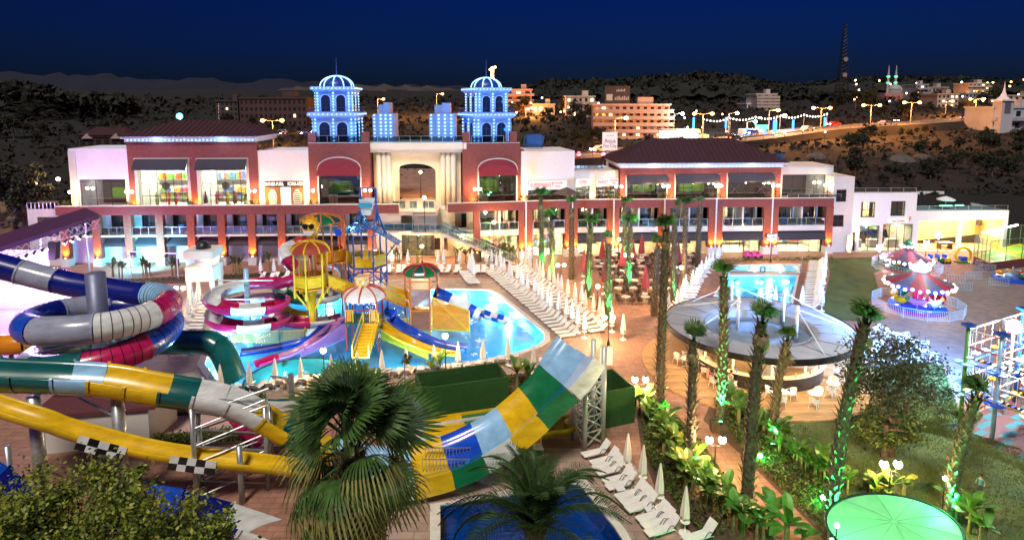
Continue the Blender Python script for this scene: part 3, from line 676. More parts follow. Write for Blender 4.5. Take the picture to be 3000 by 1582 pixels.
b.face([(xa,0,0),(xa,5,0),(xa,5,zcor),(xa,0,zcor)]); b.face([(xb,5,0),(xb,0,0),(xb,0,zcor),(xb,5,zcor)])
b.face([(x0,0,0),(x1,0,0),(x1,0,zb),(x0,0,zb)]); b.build('gate_wall', CREAM, G)
b = MB(); b.box(xa-.5, xb+.5, -.9, 5, zcor, zcor+.5); b.box(xa-.9, xb+.9, -1.3, 5.2, zcor+.5, ztop); b.build('cornice', M('cornice_cream', (.74,.68,.60), .5, var=.04), G)
for u in (1112,1127,1141,1299,1314,1329):
    b = MB(); b.cyl((gx(u),-.35,PB+.3), (gx(u),-.35,zcor-.003), .34, n=14); b.build('column', M('column_white', (.75,.66,.52), .55, var=.05), G, True)
    b = MB(); b.box(gx(u)-.42, gx(u)+.42, -.78, .05, PB-.3, PB+.3); b.build('column_base', WHITE, G)
rail(G, xa-.6, xb+.6, -1.0, ztop+.003, .9, 1.5)
for (ua, ub, uc, ud, vt, v2) in ((1095,1160,1112,1146,333,301),(1259,1335,1275,1320,333,302)):
    xa_, xb_ = gx(ua, 2.5), gx(ub, 2.5); z1 = FG.z(1200, vt, 2.5); z2 = FG.z(1200, v2, 2.5); lw = (xb_-xa_)*.28
    b = MB(); b.box(xa_+lw, xb_, 2, 5.2, ztop, z1); b.box(xa_, xa_+lw-.003, 2.6, 5.6, ztop, z1-.1); py = b.build('pylon', BLUEW, G)
    xc_, xd_ = gx(uc, 2.5), gx(ud, 2.5); b = MB(); b.box(xc_+(xd_-xc_)*.5, xd_, 2.3, 4.8, z1+.003, z2); b.box(xc_, xc_+(xd_-xc_)*.5-.003, 2.8, 5, z1+.003, z2-.3); b.build('pylon_cap', BLUEW, G)
    for r in range(7):
        z = lerp(ztop+.6, z1-.25, r/6)
        for k in range(3): child('bulb', bulbm, G, (lerp(xa_+lw+.4, xb_-.5, k/2), 1.94, z), scale=1.25)
        child('bulb', bulbm, G, (xa_+lw*.3, 2.54, z), scale=1.1)
    light('POINT', 'pylon_bulb_fill', G, (xa_-.6, .6, ztop+2), 22, (.12,.5,1), .3); light('POINT', 'pylon_bulb_fill', G, ((xa_+xb_)/2, -.4, ztop+2.2), 14, (.2,.5,1), .3)  # blue fill added round each pylon in place of its bulbs' light
# entrance floor, turnstile rails and the folded staircase
b = MB(); b.box(gx(1150), gx(1290), -4.5, 12, PB-.35, PB+.199); b.build('entrance_floor', M('terrace_stone2', (.5,.4,.33), .5, var=.1), G)
light('POINT', 'gate_light', G, ((x0+x1)/2-2, -3, PB+3.2), 260, (1,.75,.42), .2); light('POINT', 'gate_light', G, ((x0+x1)/2, 5, PB+4), 300, (1,.62,.36), .2)
for ua, ub in ((1150,1188),(1200,1222),(1238,1272)): rail(G, gx(ua,-2), gx(ub,-2), -2.5, PB+.2, 1.1, 1.0)
# ---------------------------------------------------------------- stairs from gate to pool deck
ST = M('stair_concrete', (.42,.36,.30), .7, var=.12)
sroot = thing('staircase', 'grey staircase with glass sides folding down from the gateway to the pool deck', 'staircase', FG.w(0, -4.5, 0), 0)
def L_(u, v, Y): p = PY(u, v, Y); return p-V(sroot.location)
yA = 81.3-sroot.location.y; xl, xr = L_(1205,650,80).x, L_(1272,650,80).x
zl = 4.2; n = 13
for k in range(n):
    b = MB(); y = lerp(0, yA+1.6, k/n); z = lerp(PB+.2, zl, (k+1)/n); b.box(xl, xr, y+(yA+1.6)/n, y, z-.18, z); b.build('step', ST, sroot)
b = MB(); b.box(xl-.25, xr+.9, yA-.6, yA+1.6, zl-.25, zl-.003); b.build('landing', ST, sroot)
xe = L_(1508,740,80).x; n = 22
for k in range(n):
    b = MB(); xa_ = lerp(xr+.9, xe, k/n); xb_ = lerp(xr+.9, xe, (k+1)/n); z = lerp(zl, .0, (k+1)/(n+1)); b.box(xa_, xb_, yA-.6, yA+1.6, z-.19, z); b.build('step', ST, sroot)
b = MB(); b.add([(xr+.9,yA-.58,zl-.45),(xe,yA-.58,-.05),(xe,yA-.62,.15),(xr+.9,yA-.62,zl-.1)]+[(xr+.9,yA-.70,zl-.45),(xe,yA-.70,-.05),(xe,yA-.70,.15),(xr+.9,yA-.70,zl-.1)], [(4,5,6,7),(0,1,5,4),(2,3,7,6)]); b.build('stringer', WHITE, sroot)
def srail(p, q, n, name='stair_rail'):
    b = MB(); p, q = V(p), V(q); up = V((0,0,1.05)); b.bar(p+up, q+up, .06)
    for k in range(n+1): c = p.lerp(q, k/n); b.bar(c, c+up, .045)
    r = b.build(name, STEEL, sroot)
    for k in range(n):
        a, c = p.lerp(q, k/n+.04/n*1), p.lerp(q, (k+1)/n-.04/n); g = MB(); z1 = V((0,0,.1)); z2 = V((0,0,.95)); g.face([a+z1, c+z1, c+z2, a+z2]); g.build('glass_panel', RAILG, r)
srail((xl,yA-.58,zl), (xr+.9,yA-.58,zl), 5); srail((xr+.9,yA-.62,zl), (xe,yA-.62,.05), 12); srail((xr+.9,yA+1.6,zl), (xe,yA+1.6,.05), 12); srail((xl,0,PB+.2), (xl,yA-.5,zl), 5); srail((xr,0,PB+.2), (xr,yA+1.6,zl), 4)
# cream rooms under the gate
FC = Fac(xy(1163,84.5), xy(1400,84.5), 'ground_floor_lobby', 'cream lobby front with glass balconies under the gateway staircase'); C = FC.root
z4 = 3.9
h1 = (.2, 5.0, .05, 3.0); 
b = MB(); wall(b, -3, FC.L, 0, PB-.3, .3, .3, [h1, (-2.4,4.6,z4+.05,PB-.5), (FC.L-3.2,FC.L-1.6,z4+.05,PB-.7), (FC.L-6.2,FC.L-4.4,.9,2.6)]); b.build('lobby_wall', CREAM, C)
b = MB(); b.box(-3, FC.L, -1.5, .3, z4-.4, z4); b.build('balcony_slab', WHITE, C); rail(C, -2.9, 5.2, -1.45, z4, 1.05, 1.3)
window(C, *h1, .42, 4, 1, DARKM, GLASS); room(C, 0, 5.2, .6, 4.5, .02, 3.3, ROOM, 420, (1,.8,.45), 'lobby_room'); room(C, -2.6, 4.8, .6, 4.5, z4, PB-.4, ROOM, 200, (1,.8,.45), 'lobby_room')
for k in range(3):
    b = MB(); b.cyl((2.2+k*1.1,-.6,z4+.004), (2.2+k*1.1,-.6,z4+.72), .03, n=6); b.cyl((2.2+k*1.1,-.6,z4+.72), (2.2+k*1.1,-.6,z4+.76), .38, n=12); b.build('balcony_table', DARKM, C)
room(C, FC.L-6.4, FC.L-4.2, .6, 1.2, .85, 2.7, WOODD, 0, name='niche'); b = MB(); b.obox(V((FC.L-4.3,.1,1.75)), .06, .8, 1.7, .3); b.build('shutter', WOODD, C)
room(C, FC.L-3.4, FC.L-1.4, .6, 2, z4, PB-.6, DROOM, 0, name='door_recess')
b = MB(); b.cyl((6.2,-1.3,0), (6.2,-1.3,z4-.41), .25, n=14); b.build('round_column', WHITE, C, True)
for xx in (3, 9): light('POINT', 'lobby_lamp', C, (xx,-1.0,z4-.8), 260, (1,.72,.36), .15)
b = MB(); b.cyl((3,-1,z4-.62), (3,-1,z4-.41), .18, n=10); b.cyl((9,-1,z4-.62), (9,-1,z4-.41), .18, n=10); b.build('soffit_lamp', MGLOBE('soffit_glow', (1,.8,.5), 6), C)
# ================================================================ east wing
F1 = Fac(xy(1312,81.7), xy(1674,84.8), 'hotel_supermarket_wing', 'brick and white hotel wing with the supermarket and a domed tower'); E = F1.root
F3 = Fac(xy(1674,84.85), xy(2440,86.6), 'hotel_restaurant_wing', 'long brick hotel wing with hipped dark red roof above the restaurant terrace'); H = F3.root
def wing(F, root, prs, mids, end_l, end_r, lit, where):
    """ground floor, balconies and brick band; prs = list of (u0,u1) pillars, mids = bays between"""
    Lx = F.L
    b = MB(); b.box(end_l, end_r, -.06, .28, PB, PT); b.build('parapet', BRICK, root)
    b = MB(); b.box(end_l-.03, end_r+.03, -.12, .32, PT, PT+.07); b.build('parapet_cap', WHITE, root)
    b = MB(); b.box(end_l, end_r, .285, 9.5, PB, PB+.3); b.build('terrace_slab', MATS['terrace_stone'], root)
    for u0, u1, up in prs:
        x0, x1 = F.x(u0,0,680), F.x(u1,0,680); pillar(root, (x0+x1)/2, x1-x0, PB-.003, F, up, 130, where=where)
    for u0, u1, aw, kind in mids:
        x0, x1 = F.x(u0,0,680), F.x(u1,0,680); w_ = x1-x0
        b = MB(); b.box(x0+.003, x1-.003, .1, 2.5, BS-.75, BS); b.build('balcony_slab', WHITE, root)
        xm = x0+w_*.5; hs = [(x0+.25, xm-.35, BS+.03, PB-.2), (xm+.35, x1-.25, BS+.03, PB-.2)]
        b = MB(); wall(b, x0, x1, BS+.003, PB-.003, 2.2, .3, hs); b.build('balcony_wall', WHITE, root)
        b = MB(); b.box(xm-.12, xm+.12, .2, 2.19, BS+.003, PB-.003); b.build('balcony_partition', WHITE, root)
        for i, h in enumerate(hs):
            window(root, *h, 2.32, 3, 1, DARKM, GLASS, .07); k = 8; xs = [lerp(h[0]+.05, h[1]-.05, j/k) for j in range(k+1)]; b = MB()
            for j in range(k):
                if j in (2,3,4) and (i+int(u0/100)) % 3 == 0: continue
                b.face([(xs[j],2.66+.06*(j%2),BS+.05),(xs[j+1],2.66+.06*((j+1)%2),BS+.05),(xs[j+1],2.66+.06*((j+1)%2),PB-.25),(xs[j],2.66+.06*(j%2),PB-.25)])
            b.build('curtain', CURT, root)
            room(root, h[0]-.1, h[1]+.1, 2.55, 5, BS+.004, PB-.02, ROOM, lit*(1 if (i+int(u0/10)) % 2 else .25), (1,.8,.5), 'guest_room')
        rail(root, x0+.05, x1-.05, .2, BS, 1.05, 1.3)
        for i, xx in enumerate((x0+w_*.2, x0+w_*.72)):
            b = MB(); b.box(xx-.35, xx+.35, .8, 1.4, BS+.003, BS+.42); b.box(xx-.35, xx+.35, 1.32, 1.42, BS+.42, BS+1.0); b.build('balcony_chair', [MATS['blue_fabric'], M('green_fabric', (.05,.3,.12), .8), M('red_fabric', (.4,.06,.06), .8)][(int(u0)+i) % 3], root)
        if aw: awning(root, x0, x1, 2.3, BS-.76, .6, .9, AWN)
        if kind == 'open':
            room(root, x0, x1, .8, 9, .02, BS-.77, ROOM, 150, (1,.72,.38), 'dining_room')
        elif kind == 'shop':
            hh = (x0+.05, x1-.05, .03, BS-.8); window(root, *hh, .9, 4, 1, DARKM, GLASS, .05); room(root, x0, x1, 1.0, 6, .02, BS-.77, ROOM, 700, (1,.82,.48), 'shop_interior')
            shelf_goods(root, x0+.5, x1-.5, 5.9, .5, 2.6, 2, 8, PAL)
b1 = [(1388,1406,True),(1521,1537,True),(1544,1560,True),(1656,1671,True)]
wing(F1, E, b1, [(1408,1520,False,'shop'),(1562,1655,False,'shop')], F1.x(1312), F1.L, 160, 'a brick pillar under the supermarket')
b3 = [(1680,1692,True),(1778,1795,True),(1799,1814,True),(1929,1943,True),(1948,1962,True),(2075,2094,True),(2099,2116,True),(2236,2257,True),(2263,2279,True),(2418,2439,True)]
wing(F3, H, b3, [(1693,1777,True,'open'),(1815,1928,True,'open'),(1963,2074,True,'open'),(2117,2235,True,'shop'),(2280,2417,True,'shop')], 0, F3.L+.1, 170, 'a brick pillar beside the restaurant')
for F, root, us in ((F1,E,(1540.5,)),(F3,H,(1676,1797,1945.5,2096.5,2260))):
    for u in us: b = MB(); xx = F.x(u,0,650); b.box(xx-.09, xx+.09, -.2, -.07, .05, PT+.05); b.build('downpipe', M('pale_pipe', (.6,.66,.75), .4), root)
# tower block
d1 = 2.6
xa, xb, zt = arch_block(E, F1, 1357, 1523, 420, 388, 1401, 1514, 494, 466, d1, [(1357,1376),(1494,1514)])
txl, txr = F1.x(1362, d1+3.6, 420), F1.x(1488, d1+3.6, 420); s_ = txr-txl
tower(E, (txl+txr)/2, d1+3.6, zt+.06, s_*.86, 3.25, s_*.74, 2.75, R(14))
rail(E, xa+1.2, xb-2.2, d1+.25, zt+.06, .95, 1.6)
e1 = lambda u: F1.x(u, d1, 520); ez = lambda v, u=1600: F1.z(u, v, d1)
b = MB(); b.box(xb+.003, e1(1538), d1+.4, d1+8, ZF, zt-1.0); b.build('brick_return', BRICK, E)
# flaming torch post behind the tower: bright sodium light on a mast
# white supermarket box
xa, xb, zt = e1(1526), e1(1681), ez(443); hw = (e1(1545), e1(1661), ZF+.05, ez(527))
b = MB(); wall(b, xa, xb, ZF, zt, d1-.3, 8, [hw]); b.face([(xa,d1,zt-.2),(xb,d1,zt-.2),(xb,d1+7,zt-.2),(xa,d1+7,zt-.2)]); b.build('white_upper_box', MATS['pink_white_render'], E)
window(E, *hw, d1-.05, 4, 2, DARKM, GLASS, .05); room(E, hw[0]-.2, hw[1]+.2, d1+.1, d1+6, ZF+.01, hw[3]+.1, ROOMW, 600, (1,.93,.85), 'shop_interior'); shelf_goods(E, hw[0]+.2, hw[1]-.2, d1+2.6, ZF+.3, ZF+1.8, 2, 12, PAL)
REDL = M('red_letters', (.65,.02,.03), .5, var=0, emit=.25, ecol=(1,.03,.04)); SGN = MEMIT('sign_white_box', (1,.93,.88), .55)
def smsign(F, root, xa_, xb_, z0, z1, y, words, lab):
    s = thing('supermarket_sign', lab, 'sign', F.w(xa_, y, z0), root.rotation_euler.z); w_, h = xb_-xa_, z1-z0
    b = MB(); b.box(0, w_, 0, .1, 0, h); b.build('panel', SGN, s)
    for t_, k, sz in words: text('lettering', t_, h*sz, REDL, s, (w_*k,-.02,h*.5), sx=.62)
smsign(F1, E, hw[0]+.1, hw[1]-.1, hw[3]-1.35, hw[3]-.05, d1-.42, [('SUPER',.17,.62),('MARKET',.47,.62),('ECONOMIC\nSHOP',.76,.36)], 'wide white supermarket sign with red SUPER MARKET lettering on the tall white box')
# low white supermarket front
xa2, xb2, zt2 = e1(1681), F1.x(1817, d1, 520), ez(500,1740)
hh = [(e1(1688), e1(1729), ZF+.05, ez(522,1710)), (e1(1746), e1(1816)-.1, ZF+.05, ez(522,1780))]
b = MB(); wall(b, xa2+.004, xb2, ZF, zt2, d1+.1, 6, hh); b.face([(xa2,d1,zt2-.1),(xb2,d1,zt2-.1),(xb2,d1+6,zt2-.1),(xa2,d1+6,zt2-.1)]); b.build('low_white_front', WHITE, E)
for i, h in enumerate(hh):
    window(E, *h, d1+.25, 2+i, 2, DARKM, GLASS, .05); room(E, h[0]-.1, h[1]+.1, d1+.4, d1+5, ZF+.01, h[3], ROOMW, 320, (1,.85,.6), 'shop_interior'); shelf_goods(E, h[0]+.1, h[1]-.1, d1+2, ZF+.3, ZF+2.2, 3, 6+3*i, PAL)
smsign(F1, E, hh[0][0]+.03, hh[0][1]-.03, hh[0][3]-1.1, hh[0][3]-.05, d1-.02, [('SUPER',.5,.6)], 'narrow white sign reading SUPER over a supermarket window')
smsign(F1, E, hh[1][0]+.03, hh[1][1]-.03, hh[1][3]-1.1, hh[1][3]-.05, d1-.02, [('MARKET',.3,.6),('ECONOMIC\nSHOP',.78,.36)], 'white sign reading MARKET beside the brick restaurant block')
b = MB()
for k in range(8): b.box(e1(1690)+k*.6, e1(1690)+k*.6+.4, d1+2, d1+2.4, zt2+.02, zt2+.5)
b.build('roof_units', STEEL, E)
b = MB(); b.box(e1(1560), e1(1606), d1+4, d1+4.1, zt+.2, zt+2.1); b.obox(V((e1(1584), d1+4.6, zt+1)), 3, .05, 2, 0, .5); b.build('solar_panel', M('blue_panel', (.05,.12,.3), .15, .3), E)
# brick restaurant block with hipped roof
d3 = 2.4; g = lambda u: F3.x(u, d3, 530); gz3 = lambda v, u=2050: F3.z(u, v, d3)
xa, xb, zt = g(1817), g(2287), gz3(491); hs = [(g(1833), g(1957), ZF+.05, gz3(512)), (g(1976), g(2108), ZF+.05, gz3(510)), (g(2129), g(2268), ZF+.05, gz3(508))]
b = MB(); wall(b, xa, xb, ZF, zt, d3, 1, hs); b.face([(xa,d3,zt-.1),(xb,d3,zt-.1),(xb,d3+8,zt-.1),(xa,d3+8,zt-.1)]); b.face([(xa,d3+8,ZF),(xa,d3,ZF),(xa,d3,zt),(xa,d3+8,zt)]); b.build('brick_restaurant_block', BRICK, H)
for i, h in enumerate(hs):
    b = MB(); b.box(h[0]+.003, h[0]+.2, d3-.06, d3+.3, ZF+.02, h[3]-.005); b.box(h[1]-.2, h[1]-.003, d3-.06, d3+.3, ZF+.02, h[3]-.005); b.build('window_surround', WHITE, H)
    window(H, h[0]+.21, h[1]-.21, ZF+.06, h[3]-.03, d3+.25, 5, 2, DARKM, GLASS, .05); awning(H, h[0]+.05, h[1]-.05, h[3]-1.0, h[3]-.03, d3-.07, .5, AWN)
    room(H, h[0]+.1, h[1]-.1, d3+.4, d3+5.5, ZF+.04, h[3], DROOM, 70, (1,.85,.6), 'unlit_shop')
    if i < 2: b = MB(); b.box(lerp(h[0],h[1],.35), h[1]-.5, d3+4.6, d3+5.2, ZF+.9, ZF+2.0); b.build('display_panel', LIME, H)
    else:
        for k in (.2,.75):
            b = MB(); xx = lerp(h[0],h[1],k); b.bar((xx-.6,d3+.36,ZF+1.2), (xx+.6,d3+.36,ZF+2.4), .06); b.bar((xx-.6,d3+.40,ZF+2.4), (xx+.6,d3+.40,ZF+1.2), .06); b.build('window_tape_cross', WHITE, H)
    for xx in ((h[0]+.3),): light('POINT', 'awning_lamp', H, (lerp(h[0],h[1],.5), d3-1.0, ZF+2.6), 60, (1,.6,.3), .15)
b = MB(); b.box(xa-.15, xb+.15, d3-.4, d3+8, zt+.003, zt+.42); b.box(xa-.6, xb+.6, d3-.95, d3+8.4, zt+.42, zt+.72); b.build('eaves', MATS['eaves_white'], H)
n = 40
for k in range(n): child('bulb', bulbm, H, (lerp(xa, xb, (k+.5)/n), d3-.43, zt+.22), scale=.8)
for k in (.2,.5,.8): light('POINT', 'eaves_light', H, (lerp(xa,xb,k), d3-1.3, zt+.1), 22, (.6,.72,1), .3)
hip(H, xa-.8, xb+.8, d3-1.1, d3+10.5, zt+.73, gz3(424)-zt-.1, (xb-xa)*.27)
# white glazed bay
xa, xb, zt = g(2287), g(2441), gz3(486,2360); hw = (g(2293), g(2420), ZF+.05, gz3(512,2360))
b = MB(); wall(b, xa+.004, xb, ZF, zt, d3+.1, 6, [hw]); b.face([(xa,d3,zt-.1),(xb,d3,zt-.1),(xb,d3+6,zt-.1),(xa,d3+6,zt-.1)]); b.build('white_glazed_bay', WHITE, H)
window(H, *hw, d3+.25, 4, 1, DARKM, GLASS, .06); room(H, hw[0]-.1, hw[1]+.1, d3+.45, d3+5.5, ZF+.01, hw[3], DROOM, 90, (1,.8,.6), 'unlit_shop')
rail(H, xa, xb, .15, PT+.07, .5, 1.5)
b = MB(); b.obox(V((g(2300),d3+3,zt+.9)), 2.2, .08, 1.2, 0, .4); b.build('solar_panel', MATS['blue_panel'], H)
uplight(F3.w(xb-.45, d3-.35, ZF+.1), 'the white bay above the game centre', 90)
for F, u, d, r_ in ((FL,215,D-.3,W),(FL,386,D-.6,W),(FL,571,D-.6,W),(FL,745,D-.6,W),(FL,765,D-.35,W),(FL,896,D-.35,W),(FL,915,D-.35,W),(F1,1387,d1-.4,E),(F1,1519,d1-.6,E),(F1,1533,d1-.6,E),(F1,1737,d1-.3,E),(F3,1824,d3-.4,H),(F3,1967,d3-.4,H),(F3,2118,d3-.4,H),(F3,2277,d3-.4,H)):
    uplight(F.w(F.x(u,d,560), d, ZF+.005), 'a terrace wall of the upper shops', 110)
# ---------------------------------------------------------------- white annex with the ice cream shop and games hall
F4 = Fac(xy(2441,87.2), xy(2960,88.4), 'white_annex', 'white annex with ice cream shop and open games hall beyond the brick wing'); X = F4.root
q = lambda u, v=640: F4.x(u,0,v); qz = lambda v, u=2600: F4.z(u,v,0)
x1, x2, x3 = q(2497), q(2683), q(2955); z1, z2, z3 = qz(518,2470), qz(566), qz(618,2800)
wA = (q(2446), q(2476), qz(592,2460), qz(556,2460)); wB = (q(2441.5), q(2473), qz(665,2460), qz(630,2460))
b = MB(); dr = (q(2492,720), q(2508,720), 0.02, 2.6); wall(b, -.1, x1, 0, z1, 0, 8, [wA, (max(wB[0],.05),wB[1],wB[2],wB[3])]); b.face([(0,0,z1-.1),(x1,0,z1-.1),(x1,8,z1-.1),(0,8,z1-.1)]); b.build('stair_block', WHITE, X)
for w_ in (wA, (max(wB[0],.05),wB[1],wB[2],wB[3])): window(X, *w_, .15, 2, 2, DARKM, DGLASS, .07)
wc = (q(2521), q(2563), qz(637), qz(592)); wd_ = (q(2608), q(2651), qz(634), qz(590)); sa = (q(2517,700), q(2575,700), .05, qz(661)); sb_ = (q(2585,700), q(2673,700), .05, qz(657)); do = (q(2498,700), q(2509,700), .02, qz(680))
b = MB(); wall(b, x1+.003, x2, 0, z2, .02, .4, [wc, wd_, sa, sb_, do]); b.face([(x1,.1,z2-.9),(x2,.1,z2-.9),(x2,8,z2-.9),(x1,8,z2-.9)]); b.build('ice_cream_block', M('cool_white_render', (.72,.74,.76), .6, var=.04), X)
window(X, *wc, .2, 2, 2, DARKM, GLASS, .09); window(X, *wd_, .2, 2, 2, DARKM, GLASS, .09)
for h, p_ in ((wc,220),(wd_,60)):
    room(X, h[0]-.1, h[1]+.1, .45, 3.5, h[2]-.5, h[3], ROOM, p_, (1,.82,.4), 'guest_room'); k = 6
    for a_, c_ in ((h[0],lerp(h[0],h[1],.3)),(lerp(h[0],h[1],.72),h[1])) if p_ > 100 else ((h[0],h[1]),):
        b = MB(); xs = [lerp(a_, c_, j/k) for j in range(k+1)]
        for j in range(k): b.face([(xs[j],.6+.06*(j%2),h[2]),(xs[j+1],.6+.06*((j+1)%2),h[2]),(xs[j+1],.6+.06*((j+1)%2),h[3]),(xs[j],.6+.06*(j%2),h[3])])
        b.build('curtain', CURT, X)
window(X, *sa, .2, 2, 1, DARKM, GLASS, .06); window(X, *sb_, .2, 4, 1, DARKM, GLASS, .06)
room(X, sa[0]-.1, sb_[1]+.1, .45, 6, .02, sa[3]+.2, ROOM, 620, (1,.85,.55), 'shop_interior'); shelf_goods(X, sa[0]+.3, sa[1]-.3, 5.9, 2.2, 3.3, 1, 3, PAL); shelf_goods(X, sb_[0]+.3, sb_[1]-.3, 5.9, 2.2, 3.3, 1, 5, PAL)
for k in range(3): b = MB(); xx = lerp(sa[0],sb_[1],.15+.35*k); b.box(xx-.8, xx+.8, 2.5, 3.3, .03, 1.2); b.build('freezer', ROOMW, X)
room(X, do[0], do[1], .4, 2, 0.01, do[3], DARKM, 0, name='doorway'); b = MB(); b.obox(V((do[0]-.55,-.25,1.3)), 1.1, .06, 2.5, .35); b.build('open_door', CREAM, X)
uplight(F4.w(q(2484,720), -.5, 0), 'the white wall beside the ice cream shop', 220, (1,.62,.25))
sg = thing('ice_cream_sign', 'rounded white ice cream sign with a cone above the shop window', 'sign', F4.w(q(2631), -.12, qz(647)), X.rotation_euler.z)
b = MB(); r_ = .32; wq = 1.35; pts = [(wq*sx+r_*cos(a), r_*sin(a)) for sx, a0 in ((1,-pi/2),(-1,pi/2)) for a in [a0+pi*k/8 for k in range(9)]]; b.prismy(pts, 0, .1); b.build('board', M('sign_cream', (.8,.72,.6), .5, var=.05, emit=.15, ecol=(1,.9,.8)), sg)
text('lettering', 'Ice Cream', .42, M('brown_letters', (.25,.12,.06), .6, var=0), sg, (0,-.02,0))
b = MB(); b.cyl((1.5,-.05,-.15), (1.62,-.05,.32), .02, .16, 10); c_ = b.build('cone', M('waffle', (.55,.32,.1), .7), sg); b = MB(); b.sphere((1.66,-.05,.42), .2, 10, 6); b.build('scoop', M('pink_cream', (.7,.35,.35), .5), c_)
# games hall
ga = (q(2690,690), q(2808,690), .05, qz(648,2750)); gb = (q(2818,690), x3-.5, .05, qz(644,2880))
b = MB(); wall(b, x2+.003, x3, 0, z3, .04, .4, [ga, gb]); b.face([(x3,.04,0),(x3,8,0),(x3,8,z3),(x3,.04,z3)]); b.face([(x2,.1,z3-.6),(x3,.1,z3-.6),(x3,11,z3-.6),(x2,11,z3-.6)]); b.build('games_hall', MATS['cool_white_render'], X)
YEL = M('warm_hall_wall', (.75,.52,.20), .7, var=.05)
room(X, ga[0]-.3, gb[1]+.4, .45, 5, .02, ga[3]+.15, YEL, 1300, (1,.74,.34), 'hall_interior')
rail(X, x1, x2-.05, .3, z2, .7, 2.0); rail(X, x2+.1, x3, .3, z3, .7, 2.0)
b = MB(); b.box(x2+.2, x3-2, 10.2, 10.4, z3-.6, z3+1.3); b.build('roof_terrace_wall', MATS['cool_white_render'], X)
b = MB(); b.box(lerp(x2,x3,.42), lerp(x2,x3,.56), 3, 3.3, z3+.15, z3+.25); b.build('green_neon_tube', MEMIT('green_neon', (.2,1,.7), 3), X); b = MB(); b.box(lerp(x2,x3,.6), lerp(x2,x3,.68), 3, 3.3, z3+.2, z3+.3); b.build('green_neon_tube', MATS['green_neon'], X)
b = MB(); b.box(x3-1.5, x3-.9, 3.5, 4, .9+2, 4.0-.3); b.build('wall_speaker', DARKM, X)
t = thing('game_table', 'dark brown game table with pale top standing in the lit games hall', 'table', F4.w(q(2787,700), 1.2, .03), 0)
b = MB(); b.box(-1.1, 1.1, -.6, .6, .75, .95); b.build('table_top', WOODD, t); b = MB(); b.box(-1.0, 1.0, -.5, .5, .951, .97); b.build('playfield', WHITE, t)
for sx in (-.8,.8): b = MB(); b.box(sx-.1, sx+.1, -.45, .45, 0, .749); b.build('leg', WOODD, t)
b = MB(); b.box(-.7, .7, -.06, .06, .2, .35); b.build('stretcher', WOODD, t)
# game centre sign
sg = thing('game_center_sign', 'illuminated GAME CENTER sign on the brick pillars between two shops', 'sign', F3.w(F3.x(2258,0,680), -.45, F3.z(2258,695,0)), H.rotation_euler.z)
b = MB(); b.box(-1.0, 1.0, 0, .15, -.42, -.02); b.build('lower_board', M('sign_red', (.4,.02,.02), .5, var=0, emit=.5, ecol=(1,.25,.1)), sg); b = MB(); b.box(-.9, .9, 0, .15, .02, .6); b.build('upper_board', M('sign_navy', (.03,.02,.08), .5, var=0), sg)
text('lettering', 'GAME', .55, M('sign_glow', (.9,.85,.9), .5, var=0, emit=1.4, ecol=(1,.85,.9)), sg, (0,-.03,.3)); text('lettering', 'CENTER', .40, MATS['sign_glow'], sg, (0,-.03,-.22))
# ================================================================ furniture and lamps
SLING = M('white_sling', (.80,.78,.74), .7, var=.06, scale=3); CANV = M('cream_canvas', (.80,.74,.62), .85, var=.1, scale=2, stretch=(5,5,.4), bump=.3); CANVW = M('white_canvas', (.80,.82,.84), .85, var=.1, scale=2, stretch=(5,5,.4), bump=.3)
CANVR = M('maroon_canvas', (.22,.03,.035), .85, var=.2, scale=2, stretch=(5,5,.4), bump=.3); PLAST = M('white_plastic', (.80,.80,.80), .4, var=.03)
def make_lounger(detail):
    t = thing('sun_lounger', 'white sun lounger', 'sun lounger'); w_ = .54
    # foot end at -x, head at +x, origin under the middle
    b = MB(); b.obox(V((-.28,0,.33)), 1.30, w_, .05); b.build('seat', SLING, t)
    b = MB(); a = R(50 if detail else 42); b.obox(V((.37+.36*cos(a),0,.33+.36*sin(a))), .74, w_, .05, 0, 0, -a); b.build('backrest', SLING, t)
    for sy in ((-1, 1) if detail else (-1, 1)):
        b = MB(); y = sy*(w_/2+.02)
        b.path([V((-.75,y,.0)),V((-.62,y,.31)),V((.55,y,.31)),V((.68,y,0))], .022, 5); b.build('leg_frame', STEEL, t)
        if detail:
            b = MB(); pts = [V((.05+.55*k/8, y, .34+.26*sin(pi*k/8))) for k in range(9)]; b.path(pts, .016, 5); b.build('armrest', DARKM, t)
    return t
LG1, LG0 = Proto(make_lounger(True)), Proto(make_lounger(False))
def make_parasol(canv, h=2.5, r=.26, name='parasol'):
    t = thing(name, 'closed parasol', 'parasol')
    b = MB(); b.cyl((0,0,0), (0,0,h), .025, n=6); b.build('pole', PLAST if canv != CANVR else WOODD, t)
    b = MB(); n = 10; prof = [(r*.45,h*.34),(r,h*.36),(r*.92,h*.5),(r*.66,h*.7),(r*.36,h*.88),(.05,h*.985)]; vs = []
    for rr, z in prof:
        for i in range(n): q = rr*(1 if i%2 else .72); a = 2*pi*i/n; vs.append((q*cos(a), q*sin(a), z))
    b.add(vs, [(j*n+i, j*n+(i+1)%n, (j+1)*n+(i+1)%n, (j+1)*n+i) for j in range(len(prof)-1) for i in range(n)]); b.build('folded_canopy', canv, t)
    b = MB(); b.lathe([(.30,0),(.30,.05),(.12,.09),(.04,.25)], 12); b.build('base', PLAST, t)
    b = MB(); b.lathe([(.02,.62),(.24,.63),(.24,.66),(.02,.67)], 12); b.build('side_tray', PLAST, t)
    return t
UM, UMW = Proto(make_parasol(CANV)), Proto(make_parasol(CANVW)); UMR = Proto(make_parasol(CANVR, 3.1, .34))
def row(p0, p1, n): return [V(P(*p0)).lerp(P(*p1), k/(n-1)) for k in range(n)]
def jit(v, a): return V((v.x+random.uniform(-a,a), v.y+random.uniform(-a,a), 0))
